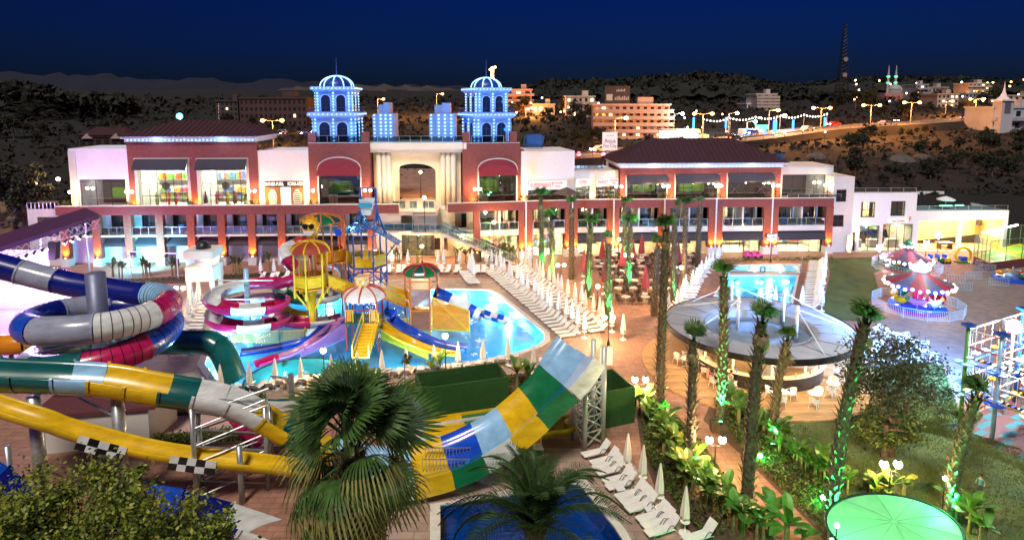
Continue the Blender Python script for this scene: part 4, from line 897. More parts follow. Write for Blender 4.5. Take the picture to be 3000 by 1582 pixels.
def lrow(p0, p1, n, rz, lab, grp, pr=LG0):
    for q in row(p0, p1, n): pr.at(jit(q,.06), rz+random.uniform(-.05,.05), lab, grp)
def urow(p0, p1, n, lab, grp, pr=UM, a=.25):
    for q in row(p0, p1, n): pr.at(jit(q,a), random.uniform(0,6), lab, grp, random.uniform(.95,1.03))
A1 = 'white sun lounger in the long row at the edge of the play pool'; A2 = 'white sun lounger in the second row beneath the green lit palms'
def dirang(p0, p1): d = P(*p1)-P(*p0); return math.atan2(d.y, d.x)
ra = dirang((1453,795),(1716,991))+pi/2      # loungers lie across the row, heads toward the palms
lrow((1440,799),(1668,990), 27, ra if cos(ra) > 0 else ra+pi, A1, 'loungers in the pool edge row'); lrow((1512,788),(1752,976), 25, ra if cos(ra) > 0 else ra+pi, A2, 'loungers in the palm row')
urow((1453,797),(1712,988), 19, 'closed pale parasol among the loungers along the play pool edge', 'parasols in the pool edge row', UMW); urow((1524,783),(1793,972), 19, 'closed pale parasol in the second row near the green lit palms', 'parasols in the palm row')
UM.at(P(1825,995), .3, 'closed cream parasol standing alone on the brick path behind the big slide', 'parasols standing alone')
lrow((1362,803),(1382,836), 8, pi+.15, 'white sun lounger in the short row between pool and stairs', 'loungers in the short row by the stairs'); urow((1372,800),(1388,822), 4, 'closed pale parasol in the short row between pool and stairs', 'parasols in the short row by the stairs', UMW)
lrow((2062,782),(1994,915), 19, pi+.05, 'white sun lounger in the row beside the lap pool facing the palms', 'loungers beside the lap pool'); urow((2103,770),(1962,930), 14, 'closed pale parasol in the row between palms and lap pool', 'parasols between palms and lap pool', UMW)
lrow((2392,772),(2372,908), 21, 0.03, 'white sun lounger in the row beside the lawn', 'loungers beside the lawn'); urow((2418,787),(2404,912), 6, 'closed white parasol in the row between loungers and lawn', 'parasols beside the lawn', UMW)
UMW.at(P(2348,905), 0, 'closed white parasol by the lap pool corner below the bar roof', 'parasols at the lap pool corner'); UMW.at(P(2270,905), 0, 'closed white parasol by the lap pool corner below the bar roof', 'parasols at the lap pool corner')
lrow((598,905),(520,1050), 15, pi, 'white sun lounger in the row between stage and play pool', 'loungers by the stage side'); urow((588,888),(496,1040), 8, 'closed cream parasol in the row between stage and play pool', 'parasols by the stage side')
tops = [(649,1064),(733,1057),(808,1045),(883,1041),(972,1031),(1048,1022),(1120,1017),(1191,1008),(1272,1001),(1343,990),(1415,983),(1489,976),(1563,1000),(1642,985)]
for u, v in tops: UM.at(P(u, v+95 if u < 1600 else v+85), random.uniform(0,6), 'closed cream parasol in the line along the near side of the play pool', 'parasols on the near side of the pool')
for u in range(690, 1530, 34):
    v = interp([(690,1150),(860,1128),(1065,1110),(1223,1098),(1317,1092),(1430,1074),(1540,1050)], u); LG0.at(jit(P(u,v),.1), R(-90)+random.uniform(-.25,.25), 'white lounger facing the pool in the line on its near side', 'loungers on the near side of the pool')
for u, v in ((1535,1082),(1590,1072),(1618,1064)): LG0.at(P(u,v), R(-90), 'white lounger facing the pool in the line on its near side', 'loungers on the near side of the pool')
for u in (1125,1139,1168,1184,1250,1270,1292,1312,1337,1400,1416,1440): LG0.at(P(u,799), R(90)+random.uniform(-.2,.2), 'white lounger facing the pool in front of the cream lobby', 'loungers before the lobby')
for u in (1150,1196,1284,1300,1347,1383,1426,1441,1465): UMW.at(P(u,786), 0, 'closed white parasol in front of the cream lobby', 'parasols before the lobby')
for u, v in ((763,822),(803,822),(835,818),(790,825)): LG0.at(P(u,v), R(80), 'white lounger beside the brick pillars behind the slides', 'loungers behind the slides')
for u, v in ((765,815),(804,815)): UMW.at(P(u,v), 0, 'closed white parasol beside the brick pillars behind the slides', 'parasols behind the slides')
# near row by the landing pool
G1 = [(1747,1338),(1772,1361),(1778,1376),(1790,1391),(1811,1416),(1820,1432),(1849,1461),(1864,1477),(1880,1496),(1913,1526),(1929,1545),(1940,1566),(2050,1585)]
for u, v in G1: LG1.at(P(u,v), R(24)+random.uniform(-.04,.04), 'white sling lounger with arm hoops in the row beside the landing pool', 'loungers beside the landing pool')
for u, v in ((1838,1390),(1883,1428),(1932,1487),(2006,1562)): UM.at(P(u,v), 1, 'closed cream parasol with white tray between loungers by the landing pool', 'parasols beside the landing pool', 1.0)
def make_stool():
    t = thing('side_table', 'low square white plastic table between loungers by the landing pool', 'table', group='plastic tables by the landing pool')
    b = MB(); b.box(-.24,.24,-.24,.24,.38,.43); b.build('table_top', PLAST, t)
    for sx in (-1,1):
        for sy in (-1,1): b = MB(); b.cyl((sx*.17,sy*.17,.38), (sx*.21,sy*.21,0), .03, .025, 6); b.build('leg', PLAST, t)
    return t
sp = Proto(make_stool())
for u, v in ((1815,1449),(1900,1508),(1800,1352)): sp.at(P(u,v), .3)
# chairs and tables
def make_chair(mat, name='plastic_armchair'):
    t = thing(name, 'chair', 'chair')
    b = MB(); b.box(-.25,.25,-.25,.25,.42,.46); b.build('seat', mat, t)
    b = MB(); n = 7; vs = []
    for z, rr in ((.46,.28),(.86,.34)):
        for k in range(n): a = lerp(R(20), R(160), k/(n-1)); vs.append((cos(a)*rr, sin(a)*rr-.02, z-(.18*abs(cos(a))**2 if z > .5 else 0)))
    b.add(vs, [(k,k+1,n+k+1,n+k) for k in range(n-1)]); vs2 = [(x*1.1,y*1.1,z) for x,y,z in vs]; b.add(vs2, [(n+k,n+k+1,k+1,k) for k in range(n-1)]); b.build('backrest', mat, t)
    for sx in (-1,1):
        b = MB(); b.path([V((sx*.29,.12,.66)),V((sx*.3,-.22,.64)),V((sx*.27,-.25,.44))], .022, 5); b.build('armrest', mat, t)
        for sy in (-1,1): b = MB(); b.cyl((sx*.22,sy*.22,.42), (sx*.27,sy*.27,0), .024, .018, 5); b.build('leg', mat, t)
    return t
def make_table(mat, name='round_table', r=.45):
    t = thing(name, 'table', 'table'); b = MB(); b.cyl((0,0,.70), (0,0,.735), r, n=18); b.build('table_top', mat, t)
    b = MB(); b.cyl((0,0,.05), (0,0,.70), .04, n=8); b.build('stem', mat, t)
    for k in range(4): b = MB(); a = pi/4+k*pi/2; b.bar((0,0,.12), (cos(a)*.35,sin(a)*.35,.02), .05); b.build('foot', mat, t)
    return t
DKW = M('dark_rattan', (.05,.03,.025), .7, var=.3, scale=8); CH, TB = Proto(make_chair(PLAST)), Proto(make_table(PLAST)); CHD, TBD = Proto(make_chair(DKW, 'rattan_armchair')), Proto(make_table(M('pale_table', (.55,.45,.36), .5), 'restaurant_table', .5))
def group_set(T, C, p, n, lab_t, lab_c, grp, r=.85, a0=None, z=.0):
    p = V((p.x,p.y,z)); T.at(p, random.uniform(0,1), lab_t, 'tables '+grp); a0 = random.uniform(0,6) if a0 is None else a0
    for k in range(n):
        a = a0+2*pi*k/n+random.uniform(-.2,.2); q = p+V((cos(a)*r, sin(a)*r, 0)); C.at(q, a-pi/2+random.uniform(-.25,.25), lab_c, 'chairs '+grp)
for u, v, n in ((2565,985,3),(2625,1000,4),(2675,1020,4),(2572,1035,4),(2650,1055,4),(2700,1050,3),(2535,1010,2),(2545,1062,2)):
    group_set(TB, CH, P(u,v), n, 'round white table on the grey paving beside the bar', 'white plastic armchair on the grey paving beside the bar', 'beside the bar')
for u, v, n in ((2068,1090,4),(2040,1060,3),(2290,1175,3),(2385,1180,2),(2440,1150,2),(2120,1130,4),(2010,1075,2)):
    group_set(TB, CH, P(u,v,.12), n, 'round white table on the timber deck of the bar', 'white plastic armchair on the timber deck of the bar', 'on the bar deck', z=.122)
random.seed(11)
spots = []
for v in (762,778,796,816,838,862,888):
    for u in range(1700, 2040, 46):
        lim = interp([(760,1690),(800,1735),(840,1790),(890,1830)], v); lim2 = interp([(760,2060),(800,2020),(840,1970),(890,1930)], v)
        uu = u+random.uniform(-8,8)+(23 if int(v/9)%2 else 0)
        if lim < uu < lim2: spots.append((uu, v))
for u, v in spots: group_set(TBD, CHD, P(u,v), random.choice((3,4,4)), 'round restaurant table on the red brick terrace', 'dark rattan armchair on the red brick restaurant terrace', 'of the restaurant', .9)
for u, v in ((1763,790),(1879,772),(1852,790),(1889,882),(1771,862),(1822,812),(1953,815),(1710,829),(1985,800)): UMR.at(P(u,v), random.uniform(0,3), 'closed maroon parasol on the restaurant terrace', 'maroon parasols', 1.3)
# open square canopy on the upper terrace, white parasol on the annex roof
def open_parasol(name, lab, loc, r, h, n, mat, rise=.5):
    t = thing(name, lab, 'parasol', loc); b = MB(); b.cyl((0,0,0), (0,0,h+rise), .04, n=6); b.build('pole', STEEL, t)
    b = MB(); b.lathe([(r,h),(r*.5,h+rise*.6),(.03,h+rise)], n, cap=False); b.lathe([(r,h-.18),(r,h)], n, cap=False); b.build('canopy', mat, t); b = MB(); b.cyl((0,0,0), (0,0,.1), .35, n=10); b.build('base', STEEL, t)
open_parasol('open_parasol', 'open dark square parasol on the terrace before the supermarket', F1.w(F1.x(1660,.9,560), 1.0, ZF), 1.7, 1.7, 4, M('brown_canvas', (.09,.06,.05), .8), .8)
open_parasol('open_parasol', 'open white scalloped parasol on the roof terrace of the annex', F4.w(F4.x(2771,5,590), 5, z3-.6), 1.2, 1.5, 10, CANVW, .45)
# closed brown parasols on the shop terrace
for u in (600,686): 
    t_ = make_parasol(M('brown_canvas2', (.08,.035,.03), .85), 2.6, .28); t_.location = FL.w(FL.x(u,1.6,560), 1.7, ZF); tag(t_, 'closed dark brown parasol in front of the lit fashion shop', 'parasol', 'brown parasols on the shop terrace')
# potted plants on the terrace
POTB = M('navy_pot', (.01,.015,.09), .3, var=.05); LEAFP = M('pot_leaves', (.10,.11,.04), .8, var=.3, scale=5); FLOW = M('red_flowers', (.45,.03,.10), .8, var=.3, scale=9)
def make_pot(fl):
    t = thing('potted_plant', 'plant', 'plant'); b = MB(); b.lathe([(.2,0),(.3,.6),(.33,.62),(.33,.7),(.27,.68)], 12); b.build('pot', POTB, t); b = MB(); random.seed(3)
    for k in range(60):
        a, e, r_ = random.uniform(0,6.28), random.uniform(.2,1.4), random.uniform(.3,1.05); p = V((cos(a)*cos(e)*r_*.7, sin(a)*cos(e)*r_*.7, .7+sin(e)*r_)); q = V((random.uniform(-1,1),random.uniform(-1,1),random.uniform(-1,1))).normalized()*.13; w2 = V((random.uniform(-1,1),random.uniform(-1,1),random.uniform(-1,1))).normalized()*.06
        b.m = 1 if fl and r_ > .7 and k%2 else 0; b.face([p-q, p+w2, p+q, p-w2])
    for k in range(5): b.m = 0; a = k*1.3; b.bar((0,0,.6), (cos(a)*.4,sin(a)*.4,1.4), .02)
    o = b.build('foliage', [LEAFP, FLOW], t); return t
P0, P1 = Proto(make_pot(False)), Proto(make_pot(True))
for u in (190,374,558,738,910): P0.at(FL.w(FL.x(u,.9,590), 1.0, ZF), 0, 'navy pot with a wispy plant on the terrace of the fashion shops', 'navy pots on the shop terrace')
for u in (1400,1530,1548): P0.at(F1.w(F1.x(u,.9,590), 1.0, ZF), 0, 'navy pot with a wispy plant on the supermarket terrace', 'navy pots on the supermarket terrace', 1.2)
for u in (1668,1690): P0.at(F1.w(F1.x(u,1.6,590), 1.4, ZF), 0, 'navy pot with a wispy plant on the supermarket terrace', 'navy pots on the supermarket terrace', 1.2)
for u in (1790,1812,1936,1958,2088,2113,2250,2276,2427): (P1 if u > 2000 else P0).at(F3.w(F3.x(u,.9,590), 1.0, ZF), 0, ('navy pot with red flowers' if u > 2000 else 'navy pot with a green plant')+' on the brick restaurant terrace', 'navy pots on the restaurant terrace', 1.15)
# ---------------------------------------------------------------- lamps
IRON = M('black_iron', (.02,.02,.02), .5, .3, var=.1)
def lamp(loc, h, twin, label, power, grp, r=.2, col=WARM, gm=None, rz=0):
    t = thing('globe_lamp', label, 'lamp', loc, rz, grp); b = MB(); b.cyl((0,0,0), (0,0,h), .05, .035, 8); b.lathe([(.14,0),(.12,.3),(.06,.5)], 10); b.build('post', IRON, t)
    for dx in ((-.36,.36) if twin else (0,)):
        if twin: b = MB(); b.path([V((0,0,h-.1)),V((dx*.6,0,h-.05)),V((dx,0,h+.1))], .025, 5); b.build('arm', IRON, t)
        b = MB(); b.sphere((dx,0,h+.1+r), r, 12, 8); b.build('globe', gm or GLOBE, t, True)
        b = MB(); b.lathe([(.02,0),(.13,.02),(.02,.09)], 10, (dx,0,h+.1+2*r-.02)); b.build('cap', IRON, t)
        light('POINT', 'lamp_light', t, (dx,0,h+.1+r), power/(2 if twin else 1), col, r*.9)
    return t
PW = 520
for u, v, vg, lab in ((531,915,845,'by the loungers beside the stage'),(1643,842,777,'among the restaurant tables'),(1985,852,784,'between tall palms and lap pool'),(1782,1012,951,'behind the top of the big slide'),(1559,785,729,'before the supermarket pillars'),(1873,1215,1117,'beside the green artificial hedge box'),(2092,1412,1340,'among banana plants along the brick path'),(2600,1492,1400,'on the lawn behind the green lit canopy'),(1840,830,748,'among the red parasols of the restaurant')):
    g = P(u,v); hh = PY(u, vg, g.y).z; lamp(g, max(2.2,hh-.3), True, 'black twin globe lamp '+lab, 300 if u < 600 else PW if 1500 < u < 1990 and v < 1000 else 900, 'twin globe lamps', .21)
for u, v, vg, lab in ((950,1108,1032,'on the near side of the play pool by the purple slide'),(1306,1112,985,'on the near side of the play pool by the yellow slide'),(1100,792,735,'before the cream lobby beside the blue tower'),(1237,775,722,'at the foot of the stairs before the lobby'),(1750,905,840,'low among the restaurant tables'),(1943,915,845,'low between two palms of the restaurant'),(1521,740,680,'beside the supermarket stairs'),(1447,770,652,'next to the glass stairs'),(1812,760,702,'at the restaurant pillars'),(2257,768,703,'below the game centre sign')):
    g = P(u,v); hh = PY(u, vg, g.y).z; lamp(g, max(1.9,hh-.3), False, 'black single globe lamp '+lab, PW*.8, 'single globe lamps', .22)
for F, u, y, z, lab in ((FL,212,1.6,ZF,'at the white corner of the fashion terrace'),(FL,378,1.6,ZF,'before the brick pier of the first fashion shop'),(FL,738,1.6,ZF,'between fashion shop and fur shop'),(FL,909,1.6,ZF,'between fur shop and arched window'),(FL,1077,1.6,ZF,'behind the tipping bucket tower'),(F1,1399,1.2,ZF,'before the second arched window'),(F1,1540,1.2,ZF,'before the supermarket box'),(F3,1813,1.2,ZF,'beside the supermarket front'),(F3,1951,1.2,ZF,'between two dark restaurant windows'),(F3,2105,1.2,ZF,'beside red flowers on the restaurant terrace'),(F3,2272,1.2,ZF,'next to the crossed window'),(F3,2424,1.2,ZF,'at the end of the brick terrace')):
    lamp(F.w(F.x(u,y,560), y, z), 2.2, True, 'twin globe lamp on the upper terrace '+lab, 190, 'terrace globe lamps', .2)
for u, v, lab in ((103,540,'by the dark tree at the terrace end'),(170,524,'on the road behind the white end block')): 
    q = PY(u, v, 86); lamp(V((q.x,q.y,hgt(q.x,96)-1)), q.z-hgt(q.x,96)+.6, False, 'globe lamp '+lab, 500, 'globe lamps behind the hotel', .25)
q = PY(1232, 505, 93); lamp(V((q.x,q.y,6.6)), q.z-6.9, False, 'globe lamp seen through the gateway arch', 500, 'globe lamps behind the hotel', .22)
q = PY(1243, 580, 81); lamp(V((q.x, 81, 4.2)), q.z-4.5, False, 'tall globe lamp on the stair landing under the gateway', 500, 'lamps of the staircase', .22)
# small bin, signboard, dark planters
t = thing('litter_bin', 'small slatted wooden litter bin beside the brick path', 'bin', P(2093,1264)); b = MB(); b.box(-.22,.22,-.22,.22,0,.75); b.build('liner', DARKM, t)
for k in range(5):
    for s_ in (-1,1): b = MB(); b.box(-.25+.1*k,-.18+.1*k,s_*.24-.02,s_*.24+.02,.03,.78); b.build('slat', WOODD, t)
t = thing('notice_board', 'white notice board on the brick path behind the slide tower', 'sign', P(1775,1090)); b = MB(); b.box(-.5,.5,-.03,.03,.6,2.0); b.build('board', PLAST, t)
for sx in (-.45,.45): b = MB(); b.cyl((sx,0,0),(sx,0,.62),.03,n=6); b.build('leg', STEEL, t)
# ================================================================ slides and water play structure
def GP(name, rgb, rough=.27): return M(name, rgb, rough, var=.16, scale=.9, coat=.25, stretch=(1,1,3))
cMAG, cWHT, cBLU, cNAV, cGRN, cTEA, cYEL, cORG, cRED, cSKY, cPUR, cGRY = [GP('gel_'+n, c) for n, c in (('magenta',(.45,.01,.10)),('white',(.70,.72,.74)),('blue',(.01,.07,.55)),('navy',(.006,.012,.20)),('green',(.01,.16,.06)),('teal',(.005,.10,.10)),('yellow',(.72,.45,.01)),('orange',(.70,.25,.01)),('red',(.42,.02,.02)),('sky',(.28,.52,.78)),('purple',(.40,.16,.42)),('grey',(.30,.33,.45)))]
BLK = GP('gel_black', (.01,.01,.012)); STB = M('blue_steel', (.01,.09,.42), .35, .1, var=.1); STY = M('yellow_steel', (.75,.50,.02), .35, var=.08); STR = M('red_steel', (.48,.03,.02), .35, var=.08); STO = M('orange_steel', (.60,.17,.03), .4, var=.08)
def prof_open(r, arc=190, th=.05, n=12, flat=0):
    a0 = -pi/2-R(arc)/2; ii = []
    for k in range(n+1):
        a = a0+R(arc)*k/n; ii.append((cos(a)*r+(flat if cos(a) > .02 else -flat if cos(a) < -.02 else 0), sin(a)*r+r))
    oo = [(x*(1+th/r), y-th) for x, y in ii]; return ii+oo[::-1]
def prof_tube(r, n=18): return [(cos(2*pi*k/n)*r, sin(2*pi*k/n)*r) for k in range(n)]
def slide(root, path, prof, cols, name='slide_section', rings=None, up=(0,0,1)):
    n = len(cols); m = len(path)-1
    for k in range(n):
        i0, i1 = round(m*k/n), round(m*(k+1)/n); seg = path[i0:i1+1]
        if len(seg) < 2: continue
        b = MB(); b.sweep(seg, prof, True, up); s = b.build(name, cols[k], root, True)
        if rings:
            b = MB(); d = (seg[1]-seg[0]).normalized()*.07; b.sweep([seg[0]-d, seg[0]+d], [(x*1.06, y*1.06) for x, y in prof], True, up); b.build('joint_flange', cols[k], s)
def cols_(root, pts, r=.18, mat=None, name='support_column', z0=0):
    for p in pts: b = MB(); b.cyl((p[0],p[1],z0), (p[0],p[1],p[2]), r, r*.9, 12); b.build(name, mat or STEEL, root, True)
# ---- big raft tube helix
t = thing('tube_slide', 'thick enclosed tube slide coiling twice round a blue grey post, in mixed colour sections', 'slide')
c = PY(300, 960, 42); HR = 4.1; path = cr([PY(-140,745,45),PY(-20,775,45.5),PY(120,812,46),PY(230,838,46.1)], 7)[:-1]
z0 = PY(300,862,46.1).z; tb = [(0,z0),(pi,6.9),(2*pi,5.7),(3*pi,4.4),(4*pi-.25,2.9)]; k = 0
th = 0
while th < 4*pi-.3: path.append(V((c.x+HR*sin(th), 42+HR*cos(th), interp(tb, th)))); th += .14
path += cr([path[-1], V((c.x+3.4,46.0,2.95)), V((c.x+6,45.8,2.7)), PY(690,1118,45.4)], 6)[1:]
pal = [cGRY,cNAV,cGRY,cNAV,cSKY,cMAG,cWHT,cGRY,cBLU,cNAV,cGRY,cNAV,cBLU,cBLU,cMAG,cTEA,cGRY,cGRN,cTEA,cTEA,cTEA,cTEA]
slide(t, path, prof_tube(.92), pal, 'tube_section', True); m = len(path)-1
for k in (4,5,6,13,14):
    for j in range(1,7): f_ = m*(k+j/7)/22; i_ = int(f_); p_ = path[i_].lerp(path[i_+1], f_-i_); d_ = (path[i_+1]-path[i_]).normalized()*.025; b = MB(); b.sweep([p_-d_, p_+d_], prof_tube(.932), True); b.build('dark_rib', BLK, t, True)
b = MB(); b.cyl((c.x-.2,42,0), (c.x-.2,42,PY(303,800,42).z), .62, n=20); b.build('centre_post', M('blue_grey_post', (.16,.18,.30), .45, .3, var=.1), t, True)
for a, z in ((.5,6.9),(2.2,6.1),(3.9,5.6),(5.4,4.6)): b = MB(); b.bar((c.x,42,z-.9), (c.x+HR*sin(a),42+HR*cos(a),z-.8), .2); b.build('bracket', STEEL, t)
t = thing('tube_slide', 'lilac and yellow tube slide bending behind the thick coil', 'slide'); slide(t, cr([PY(-120,1020,47),PY(-10,1012,47),PY(70,1006,47.2),PY(115,992,48.4),PY(118,965,50)], 6), prof_tube(.78), [cPUR,cORG,cYEL,cYEL], 'tube_section', True); p_ = PY(30,1010,47); cols_(t, [(p_.x,47,p_.z-.8)])
# ---- teal bowl
q = PY(868, 1118, 44.5); t = thing('slide_bowl', 'dark teal slide bowl with white outer rim beside the play pool', 'slide', (q.x,44.5,0)); zr = q.z+.3
b = MB(); prof = [(3.55,zr),(3.5,zr-.9),(2.9,zr-1.7),(1.2,zr-2.2),(.4,zr-2.4)]; b.lathe(prof, 32, cap=False); b.build('bowl_inside', cTEA, t, True)
b = MB(); b.lathe([(3.7,zr+.02),(3.64,zr-.95),(3.0,zr-1.85),(1.2,zr-2.35)], 32, cap=False); b.build('bowl_outside', cWHT, t, True); b = MB(); b.lathe([(3.55,zr),(3.7,zr),(3.7,zr+.08),(3.55,zr+.08)], 32, cap=False); b.build('rim', cTEA, t)
for a in (0.6,2.2,3.8,5.4): b = MB(); b.cyl((cos(a)*2.9,sin(a)*2.9,0), (cos(a)*2.9,sin(a)*2.9,max(.3,zr-1.6)), .14, n=10); b.build('support_column', STEEL, t)
p_ = PY(852,1095,42)-V((q.x,44.5,0)); b = MB(); b.cyl((p_.x,p_.y,0), (p_.x,p_.y,p_.z), .2, n=10); b.cyl((p_.x,p_.y,p_.z-.4), (p_.x-2.2,p_.y+2,1.2), .08, n=6); b.build('mast', STEEL, t)
# ---- long half-pipe that ends in the raised boomerang wall
t = thing('half_pipe_slide', 'long half pipe slide in bright panels rising to a tall curved end wall', 'slide')
path = cr([PY(-160,1132,30),PY(0,1140,30.3),PY(160,1146,30.6),PY(300,1154,31),PY(440,1178,31.3),PY(560,1196,31.7),PY(680,1224,32.3),PY(800,1290,33),PY(900,1340,33.6),PY(1010,1378,34.3),P(1110,1398,.8)], 7)
slide(t, path, prof_open(1.12, 185), [cSKY,cTEA,cTEA,cSKY,cYEL,cYEL,cTEA,cWHT,cWHT,cYEL,cTEA,cYEL,cSKY,cSKY], 'flume_section', True)
bp = cr([P(u,v,z) for u, v, z in ((1110,1398,.8),(1210,1388,.8),(1313,1362,1.0),(1410,1318,1.6),(1494,1264,2.5),(1569,1200,3.6),(1643,1122,5.0),(1706,1034,6.5))], 7)
wp = [(-1.75,.8),(-1.62,.35),(-1.2,.08),(0,0),(1.2,.08),(1.62,.35),(1.75,.8)]; wp = wp+[(x*1.03,y-.06) for x,y in wp[::-1]]
slide(t, bp, wp, [cSKY,cYEL,cBLU,cSKY,cYEL,cGRN,cSKY], 'wall_section')
for seg, col in zip(range(7), [cWHT,cYEL,cGRN,cWHT,cYEL,cGRN,cWHT]):
    m = len(bp)-1; sg = bp[round(m*seg/7):round(m*(seg+1)/7)+1]; b = MB(); b.sweep(sg, [(1.80,.78),(1.87,.78),(1.87,-.30),(1.80,-.30)], True); b.build('side_wall', col, t)
    b = MB(); b.sweep(sg, [(.35,.015),(.35,.035),(1.15,.10),(1.15,.08)], True); b.build('lane_stripe', {0:cWHT,1:GP('gel_olive',(.45,.34,.02)),2:cTEA,3:cSKY,4:GP('gel_sand',(.62,.46,.12)),5:GP('gel_petrol',(.01,.14,.22)),6:GP('gel_pale',(.45,.58,.75))}[seg], t)
TW = M('tower_steel', (.55,.56,.52), .45, .3, var=.1)
base = [P(1680,1285), P(1712,1318), P(1765,1300), P(1735,1268)]; ztw = bp[-1].z
tops_ = [PY(1672,1140,base[0].y).z, PY(1706,1105,base[1].y).z, ztw-.1, ztw-.6]
for p, z in zip(base, (ztw-2.4, ztw-2.2, ztw-.2, ztw-.3)): b = MB(); b.cyl(p, (p.x,p.y,z), .17, n=10); b.build('tower_leg', TW, t, True)
for i in range(4):
    p, q_ = base[i], base[(i+1)%4]; zz = ztw-2.4
    for k in range(4):
        a, b_ = zz*k/4+.1, zz*(k+1)/4; s = MB(); s.cyl((p.x,p.y,a), (q_.x,q_.y,b_), .055, n=6); s.build('tower_brace', TW, t); s = MB(); s.cyl((q_.x,q_.y,a), (p.x,p.y,b_), .055, n=6); s.build('tower_brace', TW, t); s = MB(); s.cyl((p.x,p.y,b_), (q_.x,q_.y,b_), .055, n=6); s.build('tower_brace', TW, t)
for u, v, Y in ((1560,1345,0),(1500,1318,0)): g_ = P(u,v); ix = min(bp, key=lambda s: (s.x-g_.x)**2); cols_(t, [(g_.x,g_.y,max(.4,ix.z-.2))], .14, TW)
for u, Y in ((85,30.2),(330,31.2)):
    p_ = PY(u,1150,Y); cols_(t, [(p_.x+.2,Y,p_.z-.2)], .34)
    b = MB(); b.cyl((p_.x+.2,Y,p_.z-1.4), (p_.x-1.6,Y-.3,p_.z-.1), .08, n=6); b.build('brace', STEEL, t)
lg = [PY(u,1200,Y) for u, Y in ((560,30.9),(580,32.6),(775,32.2),(790,33.6))]
for p in lg: cols_(t, [(p.x,p.y,p.z+.15)], .13)
for i, j in ((0,2),(0,1),(2,3),(1,3)):
    for k in range(5): p, q_ = lg[i], lg[j]; za, zb_ = .4+.95*k, .4+.95*(k+1); b = MB(); b.cyl((p.x,p.y,za), (q_.x,q_.y,zb_), .045, n=5); b.build('trestle_brace', STEEL, t); b = MB(); b.cyl((q_.x,q_.y,za), (p.x,p.y,zb_), .045, n=5); b.build('trestle_brace', STEEL, t)
# landing gate beside the low point
t2 = thing('steel_gate_platform', 'galvanised railing and small platform at the low point of the half pipe', 'platform', P(1310,1405)); 
b = MB(); b.box(-1.3,1.3,-.6,.6,.5,.58); b.build('deck', STEEL, t2)
for y in (-.58,.58):
    for k in range(14): b = MB(); xx = -1.28+2.56*k/13; b.box(xx-.018,xx+.018,y-.018,y+.018,.58,1.55); b.build('baluster', STEEL, t2)
    b = MB(); b.box(-1.3,1.3,y-.03,y+.03,1.55,1.6); b.build('handrail', STEEL, t2)
for sx in (-1.2,1.2): b = MB(); b.box(sx-.04,sx+.04,-.5,.5,0,.5); b.build('leg', STEEL, t2)
for k in range(3): b = MB(); b.box(1.32+.25*k,1.55+.25*k,-.5,.5,.36-.14*k,.40-.14*k); b.build('step', STEEL, t2)
# ---- low checkered slide
t = thing('checkered_slide', 'low yellow slide with black and white checkered panels passing under the half pipe', 'slide')
path = cr([PY(-160,1165,28.6),PY(0,1215,29),PY(120,1252,29.2),PY(200,1280,29.5),PY(360,1322,30),PY(470,1345,30.3),PY(600,1362,30.8),PY(760,1378,31.3),PY(900,1395,32)], 8); m = len(path)-1
b = MB(); b.sweep(path, prof_open(.62, 180), True); b.build('flume', cYEL, t, True)
def at_u(u0):
    return min(range(m+1), key=lambda i: abs((path[i].x/path[i].y*FPX/1.0+CX)-u0))
for ua, ub in ((150,300),(440,585)):
    i0, i1 = at_u(ua), at_u(ub); fine = []
    for k in range(6):
        f0 = lerp(i0,i1,k/5); j = min(m-1,int(f0)); fine.append(path[j].lerp(path[j+1], f0-j))
    for k in range(5):
        for r_ in range(2): b = MB(); yb, yt = (.30,.68) if r_ == 0 else (-.06,.29); b.sweep([fine[k],fine[k+1]], [(.68,yt),(.70,yt),(.70,yb),(.68,yb)], True); b.build('checker_panel', BLK if (k+r_) % 2 else cWHT, t)
for u in (20,700): p_ = PY(u,1300,29.3 if u < 100 else 31); cols_(t, [(p_.x,p_.y,max(1,p_.z-.1))], .16)
# ---- multi-lane racer landing lying on the ground
t = thing('racer_lanes', 'flat racing lanes in white, yellow and green lying behind the boomerang wall', 'slide', P(1180,1300))
o_ = V(t.location); pA, pB = P(1175,1262), P(1505,1213); d_ = (pB-pA); ln = d_.length; rz = math.atan2(d_.y,d_.x); t.location = pA; t.rotation_euler = (0,0,rz)
for k in range(4):
    for j, col in enumerate((cWHT,cYEL,cGRN,cWHT)): b = MB(); b.box(ln*(0,.2,.52,.8)[j]+.002, ln*(.2,.52,.8,1)[j], -.82*k-.78, -.82*k-.02, .42, .47); b.build('lane', col, t)
    b = MB(); b.box(0, ln, -.82*k-.02, -.82*k+.02, .3, .66); b.build('lane_wall', cWHT if k%2 else cYEL, t)
for k in range(6): b = MB(); b.box(ln*k/5-.05 if k else .05, ln*k/5+.05, -3.2, 0, 0, .41); b.build('bearer', STEEL, t)
t = thing('yellow_runout', 'yellow slide run-out with a rolled lip beyond the boomerang wall', 'slide', P(1560,1290), rz); slide(t, [V((-3.2,0,.25)),V((0,0,.15)),V((2.2,0,.12)),V((2.9,0,.3))], prof_open(.75,180), [cYEL], 'flume_section'); b = MB(); b.lathe([(.25,0),(.55,.1),(.55,.5),(.3,.6)], 14, (2.7,0,.35)); b.build('rolled_lip', cYEL, t)
# pink slide stub behind the trestle
t = thing('pink_slide', 'magenta and white slide chute behind the steel trestle', 'slide'); slide(t, cr([PY(690,1225,38),PY(720,1262,37.2),PY(755,1310,36.3),PY(800,1340,36)], 5), prof_open(.7,180), [cMAG,cMAG,cWHT], 'flume_section'); p_ = PY(740,1290,36.6); cols_(t, [(p_.x,p_.y,max(.5,p_.z-.1))], .1)
